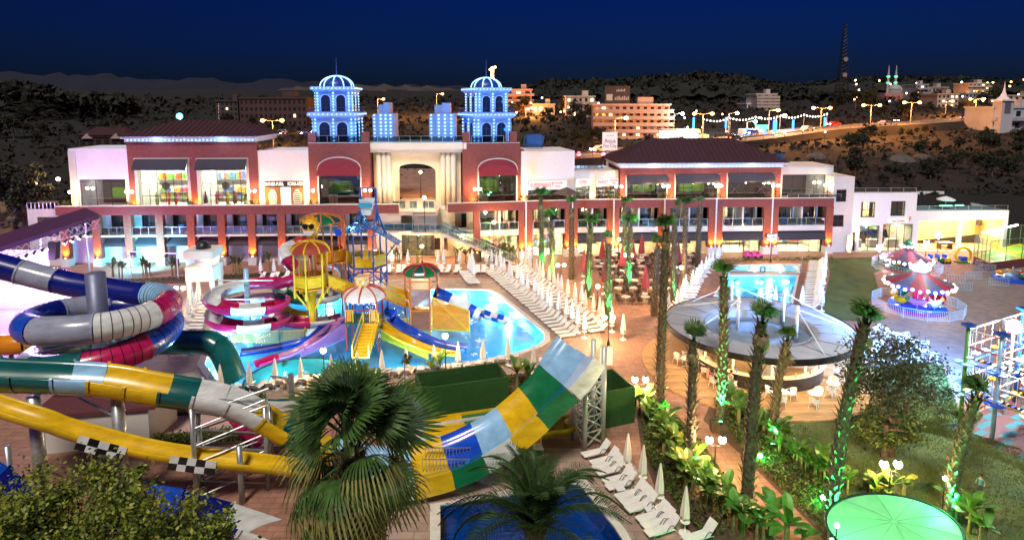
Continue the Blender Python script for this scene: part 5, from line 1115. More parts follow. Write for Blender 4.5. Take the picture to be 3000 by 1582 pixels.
# blue slides below the tree, lower corner
for k, (a, lab) in enumerate((([PY(-330,1360,24),PY(-150,1430,24.5),PY(-10,1520,25),PY(100,1630,25.5)],'dark blue slide dropping behind the leafy tree'),([PY(380,1530,26),PY(500,1545,26.5),PY(650,1580,27.5),PY(800,1630,28.5),PY(950,1700,29)],'blue and white slide showing through the leaves below the trestle'))):
    t = thing('blue_slide', lab, 'slide'); slide(t, cr(a, 6), prof_open(1.1,190), [cBLU,cNAV,cWHT,cBLU] if k else [cBLU,cNAV], 'flume_section', True); q_ = V(a[1]); cols_(t, [(q_.x,q_.y,max(.5,q_.z-.1))], .16)
# ---- hedge-clad boxes
HEDGE = M('artificial_hedge', (.02,.085,.012), .95, var=.35, scale=14, bump=1.0)
def hedgebox(a, b_, back, h, lab, grp):
    a, b_ = P(*a), P(*b_); d = b_-a; ln = d.length; rz = math.atan2(d.y,d.x); t = thing('hedge_screen', lab, 'screen', a, rz, grp)
    for nm, x0, x1, y0, y1 in (('front_panel',0,ln,0,.1),('back_panel',0,ln,back-.1,back),('side_panel',0,.1,.102,back-.102),('side_panel',ln-.1,ln,.102,back-.102)):
        b = MB(); nx, nz = max(2,int((x1-x0)/.12)), int(h/.12)
        b.box(x0,x1,y0,y1,0,h); random.seed(int(ln*10+x0+y0))
        for k in range(int(((x1-x0)+(y1-y0))*h*70)):
            p = V((random.uniform(x0,x1), random.uniform(y0,y1), random.uniform(0,h))); s_ = random.choice((-1,1))
            if x1-x0 > y1-y0: p.y = y0-.01 if s_ < 0 else y1+.01
            else: p.x = x0-.01 if s_ < 0 else x1+.01
            e = V((random.uniform(-1,1),random.uniform(-1,1),random.uniform(-1,1)))*.06; f = V((random.uniform(-1,1),random.uniform(-1,1),random.uniform(-1,1)))*.05; b.face([p-e,p+f,p+e])
        b.build(nm, HEDGE, t)
    b = MB(); b.box(.1,ln-.1,.1,back-.1,.01,.3); b.build('pump_cover', DARKM, t)
hedgebox((1236,1229),(1490,1190),2.6,2.15,'long dark green artificial hedge enclosure beside the boomerang wall','hedge enclosures'); hedgebox((1764,1257),(1858,1238),3.0,2.5,'square green artificial hedge enclosure behind the white slide tower','hedge enclosures')
# ---- white hut with dark dome (lifeguard and DJ cabin)
g_ = P(605, 884); t = thing('lookout_cabin', 'white lookout cabin on four legs with a dark dome beside the pink slides', 'cabin', g_, .06); zz = lambda v: PY(605, v, g_.y).z
for sx in (-1.15,1.15):
    for sy in (-1.1,1.1): b = MB(); b.box(sx-.2,sx+.2,sy-.2,sy+.2,0,zz(815)); b.build('leg', WHITE, t)
b = MB(); b.box(-1.4,1.4,-1.35,1.35,zz(815),zz(774)); b.build('parapet', WHITE, t)
b = MB(); b.box(-1.2,1.2,.9,1.1,zz(774),zz(750)); b.build('back_wall', ROOMW, t); b = MB(); b.box(-1.5,1.5,-1.45,1.45,zz(750),zz(727)); b.build('roof', WHITE, t)
for sx in (-1.25,1.25):
    for sy in (-1.2,1.2): b = MB(); b.box(sx-.07,sx+.07,sy-.07,sy+.07,zz(774)+.002,zz(750)-.002); b.build('post', WHITE, t)
b = MB(); b.lathe([(.75*cos(a),.8*sin(a)) for a in [pi/2*k/6 for k in range(6)]]+[(.02,.8)], 16, (0,0,zz(727))); b.build('dome', DARKM, t, True); light('POINT', 'cabin_light', t, (.3,0,zz(754)), 40, (1,.9,.75), .1)
# ================================================================ the water play structure
PS = thing('water_play_structure', 'colourful climbing structure with slides, bridges, sun mask and tipping bucket in the pool', 'play structure', (0,0,0))
Z2 = lambda x, y: (600+x/3.017, 550+y/3.017)
def canopy(c, r, h, mats, nseg=8, rise_rib=None, name='canopy_roof'):
    """umbrella roof of gores with ribs"""
    cx, cy_, cz = c; n2 = nseg*2
    for k in range(nseg):
        b = MB(); a0, a1 = 2*pi*k/nseg, 2*pi*(k+1)/nseg; vs = []; m = 5
        for j in range(m):
            q = pi/2*j/(m-1)*.96
            for i in range(3): a = lerp(a0,a1,i/2); rr = r*cos(q)*(1-.04*(i == 1)); vs.append((cx+rr*cos(a), cy_+rr*sin(a), cz+h*sin(q)))
        b.add(vs, [(j*3+i,j*3+i+1,(j+1)*3+i+1,(j+1)*3+i) for j in range(m-1) for i in range(2)]); b.build(name, mats[k%len(mats)], PS, True)
        if rise_rib: b = MB(); b.path([V((cx+r*1.02*cos(q)*cos(a0), cy_+r*1.02*cos(q)*sin(a0), cz+.03+h*1.02*sin(q))) for q in [pi/2*j/5*.97 for j in range(6)]], .07, 5); b.build('canopy_rib', rise_rib, PS)
def rpanel(p, q, z, h, mat, frame, name='rail_panel'):
    """solid coloured guard panel with tube frame between two points"""
    p, q = V((p[0],p[1],z)), V((q[0],q[1],z)); b = MB(); u_ = V((0,0,1)); d = (q-p).normalized(); n_ = V((-d.y,d.x,0))*.03; a, c = p+d*.12, q-d*.12
    vs = [a+u_*.12-n_, c+u_*.12-n_, c+u_*(h-.1)-n_, a+u_*(h-.1)-n_]; vs += [v+n_*2 for v in vs]; b.add(vs, [(0,1,2,3),(7,6,5,4),(0,4,5,1),(1,5,6,2),(2,6,7,3),(3,7,4,0)]); o = b.build(name, mat, PS)
    b = MB(); b.path([p+u_*.05, p+u_*h, q+u_*h, q+u_*.05], .045, 6); b.build('panel_frame', frame, o)
def tower_platform(c, r, n, zf, ztop, post, panel, frame, a0=0, skip=(), z_base=None, floor=None):
    pts = [(c[0]+r*cos(a0+2*pi*k/n), c[1]+r*sin(a0+2*pi*k/n)) for k in range(n)]
    for p in pts: b = MB(); b.cyl((p[0],p[1],zf-.35 if z_base is None else z_base), (p[0],p[1],ztop), .085, n=8); b.build('tower_post', post, PS)
    b = MB(); b.prism(pts, zf-.12, zf); b.build('platform', floor or panel, PS)
    for k in range(n):
        if k not in skip: rpanel(pts[k], pts[(k+1)%n], zf, 1.15, panel, frame)
    b = MB()
    for k in range(n): b.cyl((*pts[k],ztop), (*pts[(k+1)%n],ztop), .06, n=6)
    b.build('top_ring', post, PS)
    return pts
def at(x, y, Y): u, v = Z2(x, y); return PY(u, v, Y)
# yellow tower on a single column
B1 = P(918, 984); Y1 = B1.y; zf = at(970,870,Y1).z; zt = at(970,560,Y1).z; r1 = (at(1115,700,Y1).x-at(830,700,Y1).x)/2
b = MB(); b.cyl((B1.x,Y1,-1.2), (B1.x,Y1,zf-.2), .3, n=14); b.build('tower_column', STY, PS, True); b = MB(); b.lathe([(.75,0),(.45,.9),(.32,1.0)], 14, (B1.x,Y1,-.15)); b.build('column_foot', cWHT, PS, True)
tower_platform((B1.x,Y1), r1, 6, zf, zt, STY, cYEL, STY, R(30), (2,), floor=cORG)
for k in range(6): a = R(30)+k*pi/3; b = MB(); b.cyl((B1.x,Y1,zf-2.6), (B1.x+r1*cos(a),Y1+r1*sin(a),zf-.4), .09, n=7); b.build('strut', STY, PS)
for k in range(6): a = R(30)+k*pi/3; b = MB(); b.cyl((B1.x+r1*cos(a),Y1+r1*sin(a),zf-.9), (B1.x+r1*cos(a),Y1+r1*sin(a),zf-.3), .12, n=7); b.build('strut_joint', STY, PS)
canopy((B1.x,Y1,zt), r1*1.2, at(960,475,Y1).z-zt, [M('translucent_red', (.35,.06,.04), .3, var=.1)], 8, STY)
for k in range(4): b = MB(); a = k*pi/2; b.cyl((B1.x+.5*cos(a),Y1+.5*sin(a),zf), (B1.x+.5*cos(a),Y1+.5*sin(a),zt), .05, n=6); b.build('inner_pole', STO, PS)
for xx in (880,950): q_ = at(xx,770,Y1-r1); b = MB(); b.cyl(q_, q_+V((0,-.45,.1)), .1, .06, 8); b.build('water_cannon', WOODD, PS)
# back tower, sun mask
Y2 = Y1+5.5; c2 = at(1090,640,Y2); zf2 = at(1090,640,Y2).z; zt2_ = at(1090,300,Y2).z
tower_platform((c2.x,Y2), 1.7, 6, zf2, zt2_, STO, cORG, STY, 0, (), z_base=-1.2, floor=cORG); canopy((c2.x-.6,Y2,zt2_), 2.0, at(1050,235,Y2).z-zt2_, [cGRN,cTEA], 10, STO)
q_ = at(1180,395,Y2-1.8); b = MB(); b.cyl(q_+V((0,-.06,0)), q_+V((0,.06,0)), .35, n=18); b.build('blue_wheel', cBLU, PS)
Y3 = Y1+3; s0 = at(938,350,Y3)
b = MB(); pts = [(s0.x+(.98 if k%2 else .74)*cos(2*pi*k/22)*.95, s0.z+(1.16 if k%2 else .92)*sin(2*pi*k/22)*1.05) for k in range(22)]; b.prismy(pts, Y3-.12, Y3+.12); sun_ = b.build('sun_mask', GP('sun_orange',(.75,.32,.02),.4), PS)
b = MB(); b.sphere((s0.x,Y3-.05,s0.z-.05), .74, 16, 10, 1.1); b.build('sun_face', GP('sun_yellow',(.80,.50,.03),.35), sun_, True)
for sx in (-.3,.3): b = MB(); b.cyl((s0.x+sx,Y3-.86,s0.z+.22), (s0.x+sx,Y3-.70,s0.z+.22), .25, n=14); b.build('sunglass_lens', BLK, sun_)
b = MB(); b.bar((s0.x-.3,Y3-.8,s0.z+.36), (s0.x+.3,Y3-.8,s0.z+.36), .07); b.build('sunglass_bridge', BLK, sun_)
b = MB(); b.prismy([(s0.x+.5*cos(a),s0.z-.22-.42*abs(sin(a))) for a in [pi*k/10 for k in range(11)]]+[(s0.x-.25,s0.z-.3),(s0.x+.25,s0.z-.3)][:0], Y3-.84, Y3-.68); b.build('smile', PLAST, sun_)
b = MB(); b.cyl((s0.x,Y3+.1,zf-.5), (s0.x,Y3+.1,s0.z-.9), .1, n=8); b.build('mask_pole', cSKY, PS)
# blue tower with tipping bucket
Y4 = P(1078,912).y; cB = at(1440,700,Y4); zB = at(1440,680,Y4).z; zB2 = at(1440,395,Y4).z; rB = (at(1600,600,Y4).x-at(1285,600,Y4).x)/2*1.08
pb = tower_platform((cB.x,Y4), rB, 6, zB, zB2, STB, cYEL, STY, 0, (), z_base=-1.2, floor=cBLU)
tower_platform((cB.x,Y4), rB*.98, 6, zB-3.3, zB-1.2, STB, cYEL, STY, 0, (0,1,2,3,4,5), z_base=-1.2, floor=cORG)
for k in range(6): p, q_ = pb[k], pb[(k+1)%6]; b = MB(); b.cyl((*p,zB-.6), (*q_,zB-2.2), .05, n=6); b.cyl((*q_,zB-.6), (*p,zB-2.2), .05, n=6); b.build('cross_brace', STB, PS)
zA = at(1440,5,Y4).z
for sx, fr in ((-1,1375),(1,1510)):
    xt = at(fr,20,Y4).x
    b = MB(); b.cyl((cB.x+sx*rB*.95,Y4,zB2), (xt,Y4,at(1440,190,Y4).z), .09, n=7); b.cyl((xt,Y4,at(1440,190,Y4).z-1.2), (xt,Y4,zA), .1, n=7); b.cyl((xt,Y4-rB*.8,zB2), (xt,Y4,at(1440,190,Y4).z), .07, n=7); b.cyl((xt,Y4+rB*.8,zB2), (xt,Y4,at(1440,190,Y4).z), .07, n=7); b.build('bucket_frame', STB, PS)
xa_, xb_ = at(1375,20,Y4).x, at(1510,20,Y4).x; b = MB(); b.cyl((xa_,Y4,zA), (xb_,Y4,zA), .09, n=7); b.cyl((xa_,Y4,at(1440,190,Y4).z-1), (xb_,Y4,at(1440,300,Y4).z), .06, n=6); b.cyl((xb_,Y4,at(1440,190,Y4).z-1), (xa_,Y4,at(1440,300,Y4).z), .06, n=6); b.build('bucket_crossbar', STB, PS)
bk = at(1438,160,Y4); b = MB(); vs = []
for z, s_ in ((-.85,.55),(.75,.92)): vs += [(bk.x+sx*s_*.75, Y4-.25+sy*s_*.6+(z*.15), bk.z+z) for sx, sy in ((-1,-1),(1,-1),(1,1),(-1,1))]
b.add(vs, [(3,2,1,0),(0,1,5,4),(1,2,6,5),(2,3,7,6),(3,0,4,7)]); bkt = b.build('tipping_bucket', GP('bucket_white',(.62,.70,.80)), PS); b = MB(); b.box(bk.x-.66,bk.x+.66,Y4-.92,Y4-.86,bk.z-.02,bk.z+.4); b.build('bucket_band', GP('bucket_cyan',(.05,.35,.6)), bkt)
# sloping slatted blue roof
pa, pz = at(1400,290,Y4), at(1690,480,Y4); n = 15
for k in range(n): b = MB(); s_ = pa.lerp(pz, k/(n-1)); b.obox(V((s_.x+.3,Y4-.3,s_.z)), .34, 1.7, .07, 0, 0, .25); b.build('roof_slat', GP('roof_blue',(.04,.22,.60)), PS)
for y in (-1,.4): b = MB(); b.bar((pa.x,Y4+y,pa.z-.08), (pz.x+.5,Y4+y,pz.z-.08), .1); b.build('roof_beam', STB, PS)
b = MB(); b.cyl((pz.x,Y4-.3,pz.z-.1), (cB.x+rB,Y4,zB+.9), .07, n=6); b.cyl((pz.x-1,Y4-.3,pz.z+.6), (cB.x+rB,Y4,zB2), .06, n=6); b.build('roof_strut', STB, PS)
for xx in (1385,1455): q_ = at(xx,580,Y4-rB*.9); b = MB(); b.cyl(q_+V((0,0,.25)), q_+V((0,-.2,-.45)), .1, .05, 7); b.build('water_cannon', cBLU, PS)
# bridges
def bridge(p, q, w_, floor, panel, frame, steps=True, n=10):
    p, q = V(p), V(q); d = q-p; h = V((d.x,d.y,0)); ln = h.length; h.normalize(); s_ = V((-h.y,h.x,0))*w_/2
    for k in range(n):
        a, c_ = p.lerp(q, k/n), p.lerp(q, (k+1)/n); c_ = V((c_.x,c_.y,a.z)) if steps else c_; b = MB(); vs = [a-s_,c_-s_,c_+s_,a+s_]; vs += [x-V((0,0,.12)) for x in vs]; b.add(vs, [(0,1,2,3),(7,6,5,4),(0,4,5,1),(1,5,6,2),(2,6,7,3),(3,7,4,0)]); b.build('tread', floor, PS)
    m = max(1, round(ln/1.4))
    for sg in (-1,1):
        for k in range(m):
            a, c_ = p.lerp(q, k/m)+s_*sg, p.lerp(q, (k+1)/m)+s_*sg; b = MB(); u_ = V((0,0,1)); t_ = s_.normalized()*.025; vs = [a+u_*.1-t_, c_+u_*.1-t_, c_+u_*.95-t_, a+u_*.95-t_]; vs += [x+t_*2 for x in vs]; b.add(vs, [(0,1,2,3),(7,6,5,4),(2,6,7,3),(0,4,5,1),(1,5,6,2),(3,7,4,0)]); o = b.build('guard_panel', panel, PS); b = MB(); b.path([a, a+u_*1.05, c_+u_*1.05, c_], .04, 5); b.build('panel_frame', frame, o)
bridge((B1.x+r1*.9,Y1+.3,zf), at(1345,960,Y1+2), 1.2, cORG, cYEL, STY, True, 12)
bridge((c2.x+1.4,Y2-.6,zf2), (cB.x-rB*.9,Y4+.4,zB), 1.3, cORG, cYEL, STY, False, 6)
Y5 = P(1230,962).y; o5 = at(1900,1000,Y5)
bridge((cB.x+rB*.8,Y4-.6,zB-2.9), (at(1800,1080,Y5+.5).x,Y5+1.6,at(1800,1085,Y5).z), 1.2, cORG, cYEL, STY, True, 12)
# orange tower with green canopy, its curtain wall and ramp
xs = [at(x,1000,Y5).x for x in (1815,1990)]; z5 = at(1900,790,Y5).z; zfl = at(1900,1085,Y5).z
pp = [(xs[0],Y5),(xs[1],Y5),(xs[1]+.4,Y5+2.6),(xs[0]-.9,Y5+2.6)]
for p in pp: b = MB(); b.cyl((p[0],p[1],-1.2), (p[0],p[1],z5), .11, n=8); b.build('tower_post', STO, PS)
b = MB(); b.prism(pp, zfl-.1, zfl); b.build('platform', cORG, PS); b = MB(); b.box(xs[0]+.1,xs[1]-.1,Y5+.02,Y5+.1,zfl+.4,zfl+1.9); b.build('curtain_wall', GP('gel_mauve',(.35,.26,.30)), PS); b = MB(); b.box(xs[0]+.1,xs[1]-.1,Y5+.02,Y5+.1,-.3,zfl+.1); b.build('lower_wall', GP('gel_brown',(.30,.10,.04)), PS)
canopy(((xs[0]+xs[1])/2,Y5+1.3,z5), 1.75, at(1900,710,Y5).z-z5, [cGRN,cTEA], 10, STR)
for k in range(4): b = MB(); p, q_ = pp[k], pp[(k+1)%4]; b.cyl((*p,z5-.05), (*q_,z5-.05), .08, n=6); b.cyl((*p,z5-1.2), (*q_,z5-1.2), .06, n=6); b.build('top_ring', STO, PS)
ra_ = at(2340,1180,Y5).x; b = MB(); b.add([(xs[1]+.15,Y5+.3,zfl+1.2),(ra_,Y5-.2,at(2300,1080,Y5).z),(ra_,Y5-.2,-.2),(xs[1]+.15,Y5+.3,-.2)]+[(xs[1]+.15,Y5+.4,zfl+1.2),(ra_,Y5-.1,at(2300,1080,Y5).z),(ra_,Y5-.1,-.2),(xs[1]+.15,Y5+.4,-.2)], [(0,1,2,3),(7,6,5,4),(0,4,5,1),(1,5,6,2),(2,6,7,3),(3,7,4,0)]); rp = b.build('ramp_panel', cORG, PS); b = MB(); b.path([V((xs[1]+.15,Y5+.25,zfl+1.2)),V((ra_,Y5-.25,at(2300,1080,Y5).z)),V((ra_,Y5-.25,-.2)),V((xs[1]+.15,Y5+.25,-.2)),V((xs[1]+.15,Y5+.25,zfl+1.2)),V((ra_,Y5-.25,-.2))], .05, 5); b.build('panel_frame', STY, rp)
# blue and white tube slide into the pool
Z3 = lambda x, y: (1100+x/3.017, 550+y/3.017)
def a3(x, y, z): return P(*Z3(x, y), z)
tp = cr([V((xs[1]+.3,Y5+2.3,zfl+.9)), a3(600,960,2.3), a3(700,1005,1.8), a3(800,1060,1.2), a3(880,1105,.75), a3(935,1130,.55)], 6); slide(PS, tp, prof_tube(.62), [cBLU,cBLU,cWHT,cWHT,cBLU,cWHT], 'tube_section', True)
slide(PS, cr([a3(930,1130,.15), a3(1010,1160,.0), a3(1090,1185,-.1), a3(1165,1205,-.15)], 4), prof_open(.6,170), [cBLU,cWHT,cBLU,cWHT], 'runout_section')
# front entrance: stairs, red posts, white and red canopy with pineapple
gS = P(1056,1046); Y6 = P(1056,985).y; zp = PY(1056,940,Y6).z; wS = .62
n = 11
for k in range(n): b = MB(); y = lerp(gS.y, Y6-.6, k/n); z = lerp(-.1, zp, (k+1)/n); b.box(gS.x-wS, gS.x+wS, y, y+(Y6-.6-gS.y)/n+.02, z-.14, z); b.build('stair_tread', cYEL, PS)
for sx in (-1,1):
    b = MB(); p, q_ = V((gS.x+sx*(wS+.06),gS.y,.0)), V((gS.x+sx*(wS+.06),Y6-.6,zp)); b.bar(p, q_, .08, .3); b.path([p, p+V((0,0,1)), q_+V((0,0,1)), q_], .05, 6); b.build('stair_rail', STY, PS)
cF = at(1392,1000,Y6); rF = 1.75; zc = at(1392,990,Y6).z; b = MB(); b.box(cF.x-1.5,cF.x+1.5,Y6-.6,Y6+2.0,zp-.12,zp); b.build('platform', cGRN, PS)
for sx in (-1,1):
    for y in (Y6-.5,Y6+1.9): b = MB(); b.cyl((cF.x+sx*1.4,y,-1.2), (cF.x+sx*1.4,y,zc), .08, n=8); b.build('tower_post', STR, PS)
    b = MB(); b.cyl((cF.x+sx*1.4,Y6-.5,zc), (cF.x+sx*1.4,Y6+1.9,zc), .07, n=6); b.build('top_ring', STR, PS)
    rpanel((cF.x+sx*.75,Y6-.55), (cF.x+sx*1.4,Y6-.55), zp, 1.15, cORG, STY)
b = MB(); b.cyl((cF.x-1.4,Y6-.5,zc), (cF.x+1.4,Y6-.5,zc), .07, n=6); b.cyl((cF.x-1.4,Y6-.5,zc-.8), (cF.x+1.4,Y6-.5,zc-.8), .05, n=6); b.build('spray_bar', STR, PS)
for k in range(6): b = MB(); xx = cF.x-1.2+.48*k; b.cyl((xx,Y6-.5,zc-.03), (xx,Y6-.5,zc-.3), .05, .08, 7); b.build('spray_nozzle', PLAST, PS)
canopy((cF.x,Y6+.7,zc), 1.95, at(1392,885,Y6).z-zc, [GP('canopy_white',(.72,.70,.74))], 8, STR)
pz_ = at(1388,840,Y6+.7); b = MB(); b.lathe([(.42,-.85),(.60,-.4),(.66,.1),(.66,.55)], 16, (pz_.x,Y6+.7,pz_.z)); pine = b.build('pineapple_bucket', GP('pine_cream',(.80,.66,.32)), PS, True)
for k in range(8):
    for s_ in (-1,1): b = MB(); b.path([V((pz_.x+.68*cos(2*pi*k/8+s_*j*.25), Y6+.7+.68*sin(2*pi*k/8+s_*j*.25), pz_.z-.7+.3*j)) for j in range(5)], .025, 4); b.build('lattice_line', STO, pine)
# purple, yellow and blue open slides from the entrance tower
slide(PS, cr([V((cF.x-1.5,Y6+.5,zp)), PY(985,955,Y6+.2), P(930,1000,1.0), P(860,1040,.25), P(800,1058,.0), P(752,1074,-.05)], 6), prof_open(.5,150), [cPUR,cPUR,cPUR,cMAG], 'slide_section')
b = MB(); q0, q1 = V((cF.x-1.6,Y6+.2,zp-.15)), P(880,1030,.2); b.add([q0, q1, V((q1.x,q1.y,-.3)), V((q0.x,q0.y,-.3))]+[p+V((0,.12,0)) for p in (q0, q1, V((q1.x,q1.y,-.3)), V((q0.x,q0.y,-.3)))], [(0,1,2,3),(7,6,5,4),(0,4,5,1)]); b.build('slide_skirt', cPUR, PS)
slide(PS, cr([V((cF.x+1.5,Y6+.4,zp)), PY(1125,965,Y6), P(1180,1000,.9), P(1250,1030,.25), P(1300,1038,.0), P(1345,1042,-.05)], 6), prof_open(.55,150), [cYEL], 'slide_section')
b = MB(); q0, q1 = V((cF.x+1.6,Y6+.1,zp-.1)), P(1255,1038,.15); b.add([q0, q1, V((q1.x,q1.y,-.3)), V((q0.x,q0.y,-.3))]+[p+V((0,.12,0)) for p in (q0, q1, V((q1.x,q1.y,-.3)), V((q0.x,q0.y,-.3)))], [(0,1,2,3),(7,6,5,4),(0,4,5,1)]); b.build('slide_skirt', cYEL, PS)
slide(PS, cr([V((cF.x+2.2,Y6+1.5,zp+.6)), PY(1150,945,Y6+1.4), P(1200,980,1.1), P(1270,1012,.35), P(1320,1024,.05), P(1365,1030,-.05)], 6), prof_open(.55,170), [cBLU], 'slide_section')
slide(PS, cr([V((cF.x-3.6,Y6+1.8,zp-.9)), P(930,990,.8), P(880,1010,.3), P(800,1028,.05), P(705,1042,-.05)], 6), prof_open(.5,170), [cBLU,cBLU,cNAV], 'slide_section')
b = MB(); b.cyl((cF.x-3.4,Y6+1.9,-1.2), (cF.x-3.4,Y6+1.9,zp-.4), .1, n=8); b.build('slide_post', cSKY, PS)
# magenta and white double loop on the left
hp = P(731, 993); cH = V((hp.x,hp.y,0)); zt_ = PY(731,800,hp.y).z; b = MB(); b.cyl((hp.x,hp.y,-1.2), (hp.x,hp.y,zt_+.4), .22, n=12); b.build('loop_post', cSKY, PS, True); b = MB(); b.lathe([(.6,0),(.4,.7),(.25,.8)], 12, (hp.x,hp.y,-.2)); b.build('column_foot', cWHT, PS)
RH = 2.9; path = cr([(B1.x-r1*.8,Y1+.4,zf+.1), (B1.x-r1-1.2,Y1+1.0,zf-.3)], 3)[:-1]; th = R(20)
zA_, zB_ = zf-.55, 1.15
while th > -R(20)-4*pi+.9: 
    f_ = (R(20)-th)/(4*pi-.5); path.append(V((hp.x+RH*cos(-th+R(60)), hp.y+RH*.9*sin(-th+R(60)), lerp(zA_,zB_,min(1,f_))))); th -= .2
slide(PS, path, prof_open(.72,205), [cMAG,cMAG,cWHT,cWHT,cMAG,cWHT,cMAG,cMAG,cWHT,cMAG,cWHT,cMAG,cWHT,cMAG], 'flume_section', True)
slide(PS, cr([V(path[-1]), P(790,945,.95), P(880,960,.8), P(960,955,.6), P(1010,945,.4)], 6), prof_open(.7,190), [cMAG,cWHT,cMAG,cWHT,cMAG], 'flume_section', True)
for z in (zt_-.3, zt_-2.0): b = MB(); b.cyl((hp.x-RH*.9,hp.y-.6,z-.2), (hp.x+RH*.9,hp.y-.6,z-.2), .06, n=6); b.build('bracket', STEEL, PS)
# green and white loop
gh = P(905, 935); RG = 2.6; path = []; th = 0
while th < 3.3*pi: path.append(V((gh.x+RG*cos(th+1.0), gh.y+RG*.9*sin(th+1.0), lerp(3.3,.55,th/(3.3*pi))))); th += .2
slide(PS, path, prof_open(.68,200), [cGRN,cWHT,cGRN,cGRN,cWHT,cGRN,cWHT,cGRN,cYEL,cYEL], 'flume_section', True); b = MB(); b.cyl((gh.x,gh.y,-1.2), (gh.x,gh.y,3.5), .18, n=10); b.build('loop_post', cWHT, PS)
# red and white tube high up, white corrugated tube
slide(PS, cr([V((c2.x-1.5,Y2,zf2+.7)), at(860,490,Y2+.5), at(770,520,Y2), at(710,560,Y2-1.2), at(730,640,Y2-2.2), at(800,700,Y2-2)], 6), prof_tube(.62), [cRED,cRED,cWHT,cWHT,cMAG], 'tube_section', True)
slide(PS, cr([at(1130,680,Y4+2), at(1190,700,Y4+1.2), at(1240,760,Y4+.8), at(1300,850,Y4+.4), at(1320,920,Y4-.4)], 6), prof_tube(.5), [cPUR,cWHT,cWHT,cWHT], 'tube_section', True)
# yellow picket fence round the loops
def fence_line(root, a, b_, h, n, mat, post):
    a, b_ = V(a), V(b_); o = MB(); o.bar(a+V((0,0,h)), b_+V((0,0,h)), .06); o.bar(a+V((0,0,.1)), b_+V((0,0,.1)), .05); f = o.build('fence_rail', post, root)
    for k in range(n+1): c_ = a.lerp(b_, k/n); s_ = MB(); s_.bar(c_+V((0,0,.1)), c_+V((0,0,h)), .035); s_.build('picket', mat, f)
fc = [P(672,975), P(680,1000), P(820,1003), P(893,1000), P(900,972)]
t = thing('pool_fence', 'pale yellow picket fence standing in the pool around the magenta loops', 'fence', (0,0,0))
for p, q_, n in zip(fc, fc[1:], (8,40,20,8)): fence_line(t, p+V((0,0,-.12)), q_+V((0,0,-.12)), 1.15, n, STY, STY)
fc = [P(1140,935), P(1165,965), P(1205,962)]; t = thing('pool_fence', 'pale yellow picket fence in the pool between blue slide and orange tower', 'fence', (0,0,0))
for p, q_, n in zip(fc, fc[1:], (12,10)): fence_line(t, p+V((0,0,-.12)), q_+V((0,0,-.12)), 1.1, n, STY, STY)
# ================================================================ bar pavilion
BC = V((19.5, 48.4, 0)); BR = 7.1
sheetm = M('timber_deck', (.42,.24,.10), .6, var=.35, scale=1.2, stretch=(1,14,1))
b = MB(); b.lathe([(8.9,0),(8.9,.12)], 48, BC, cap=False); b.face([(BC.x+8.9*cos(2*pi*k/48), BC.y+8.9*sin(2*pi*k/48), .12) for k in range(48)]); dk = b.build('bar_deck', sheetm); struct(dk)
PLK = sheetm
for k in range(44):
    y = -8.6+k*.4; hw_ = math.sqrt(max(0, 8.85**2-max(abs(y), abs(y+.36))**2))
    if hw_ > .5 and y < 1.5: b = MB(); b.box(BC.x-hw_, BC.x+hw_, BC.y+y, BC.y+y+.36, .121, .128); b.build('plank', [PLK, M('timber_deck_b', (.36,.20,.085), .6, var=.35, scale=1.2, stretch=(1,14,1)), M('timber_deck_c', (.48,.28,.12), .6, var=.3, scale=1.2, stretch=(1,14,1))][k%3], dk)
t = thing('bar_pavilion', 'round open bar with a wide grey ring roof held by white masts and stay cables', 'bar', BC); RG_ = M('grey_membrane', (.44,.44,.48), .6, var=.12, scale=.5); RIN = M('blue_grey_membrane', (.22,.30,.42), .6, var=.12, scale=.5)
b = MB(); n = 64; prof = [(4.0,2.95),(4.15,3.35),(4.6,3.42),(7.0,3.55),(7.12,3.5)]; b.lathe(prof, n, cap=False); b.lathe([(7.0,3.2),(4.1,3.05)], n, cap=False); b.build('ring_roof', RG_, t, True)
b = MB(); b.lathe([(7.12,3.12),(7.16,3.12),(7.16,3.56),(7.05,3.56)], n, cap=False); b.build('dark_fascia', BLK, t)
for k in range(16): a = 2*pi*k/16; b = MB(); b.bar((4.3*cos(a),4.3*sin(a),3.42), (7.0*cos(a),7.0*sin(a),3.565), .05, .03); b.build('roof_seam', M('seam', (.2,.21,.25), .6), t)
b = MB(); b.lathe([(4.0,2.7),(2.5,2.78),(2.4,3.0),(1.6,3.05),(1.5,2.85),(.05,2.8)], 48, cap=False); b.build('inner_roof', RIN, t, True); b = MB(); b.lathe([(4.02,2.6),(4.02,3.36)], 48, cap=False); b.build('inner_kerb', RG_, t, True)
for u, v, vt in ((2142,905,825),(2160,972,868),(2293,950,848),(2331,1000,895)):
    p = P(u, v, 2.8)-BC; zt_ = PY(u, vt, (p+BC).y).z; b = MB(); b.cyl((p.x,p.y,2.75), (p.x,p.y,zt_), .13, n=12); m_ = b.build('mast', PLAST, t, True); b = MB(); b.cyl((p.x,p.y,zt_-.5), (p.x,p.y,zt_-.35), .2, n=12); b.build('collar', PLAST, m_)
    a0 = math.atan2(p.y, p.x)
    for da in (-.55,.55): b = MB(); b.cyl((p.x,p.y,zt_-.3), (6.7*cos(a0+da),6.7*sin(a0+da),3.56), .045, n=6); b.build('stay_cable', PLAST, t)
for k in range(10): a = 2*pi*k/10+.2; b = MB(); b.cyl((4.4*cos(a),4.4*sin(a),.12), (4.4*cos(a),4.4*sin(a),3.1), .09, n=10); b.build('column', PLAST, t)
b = MB(); m = 40; vs = [(r_*cos(a),r_*sin(a),z) for r_, z in ((4.9,.13),(4.9,1.15)) for a in [pi*1.02+pi*.88*k/m for k in range(m+1)]]; b.add(vs, [(k,k+1,m+2+k,m+1+k) for k in range(m)]); b.build('counter_front', M('dark_counter', (.05,.04,.045), .25, var=.1), t, True)
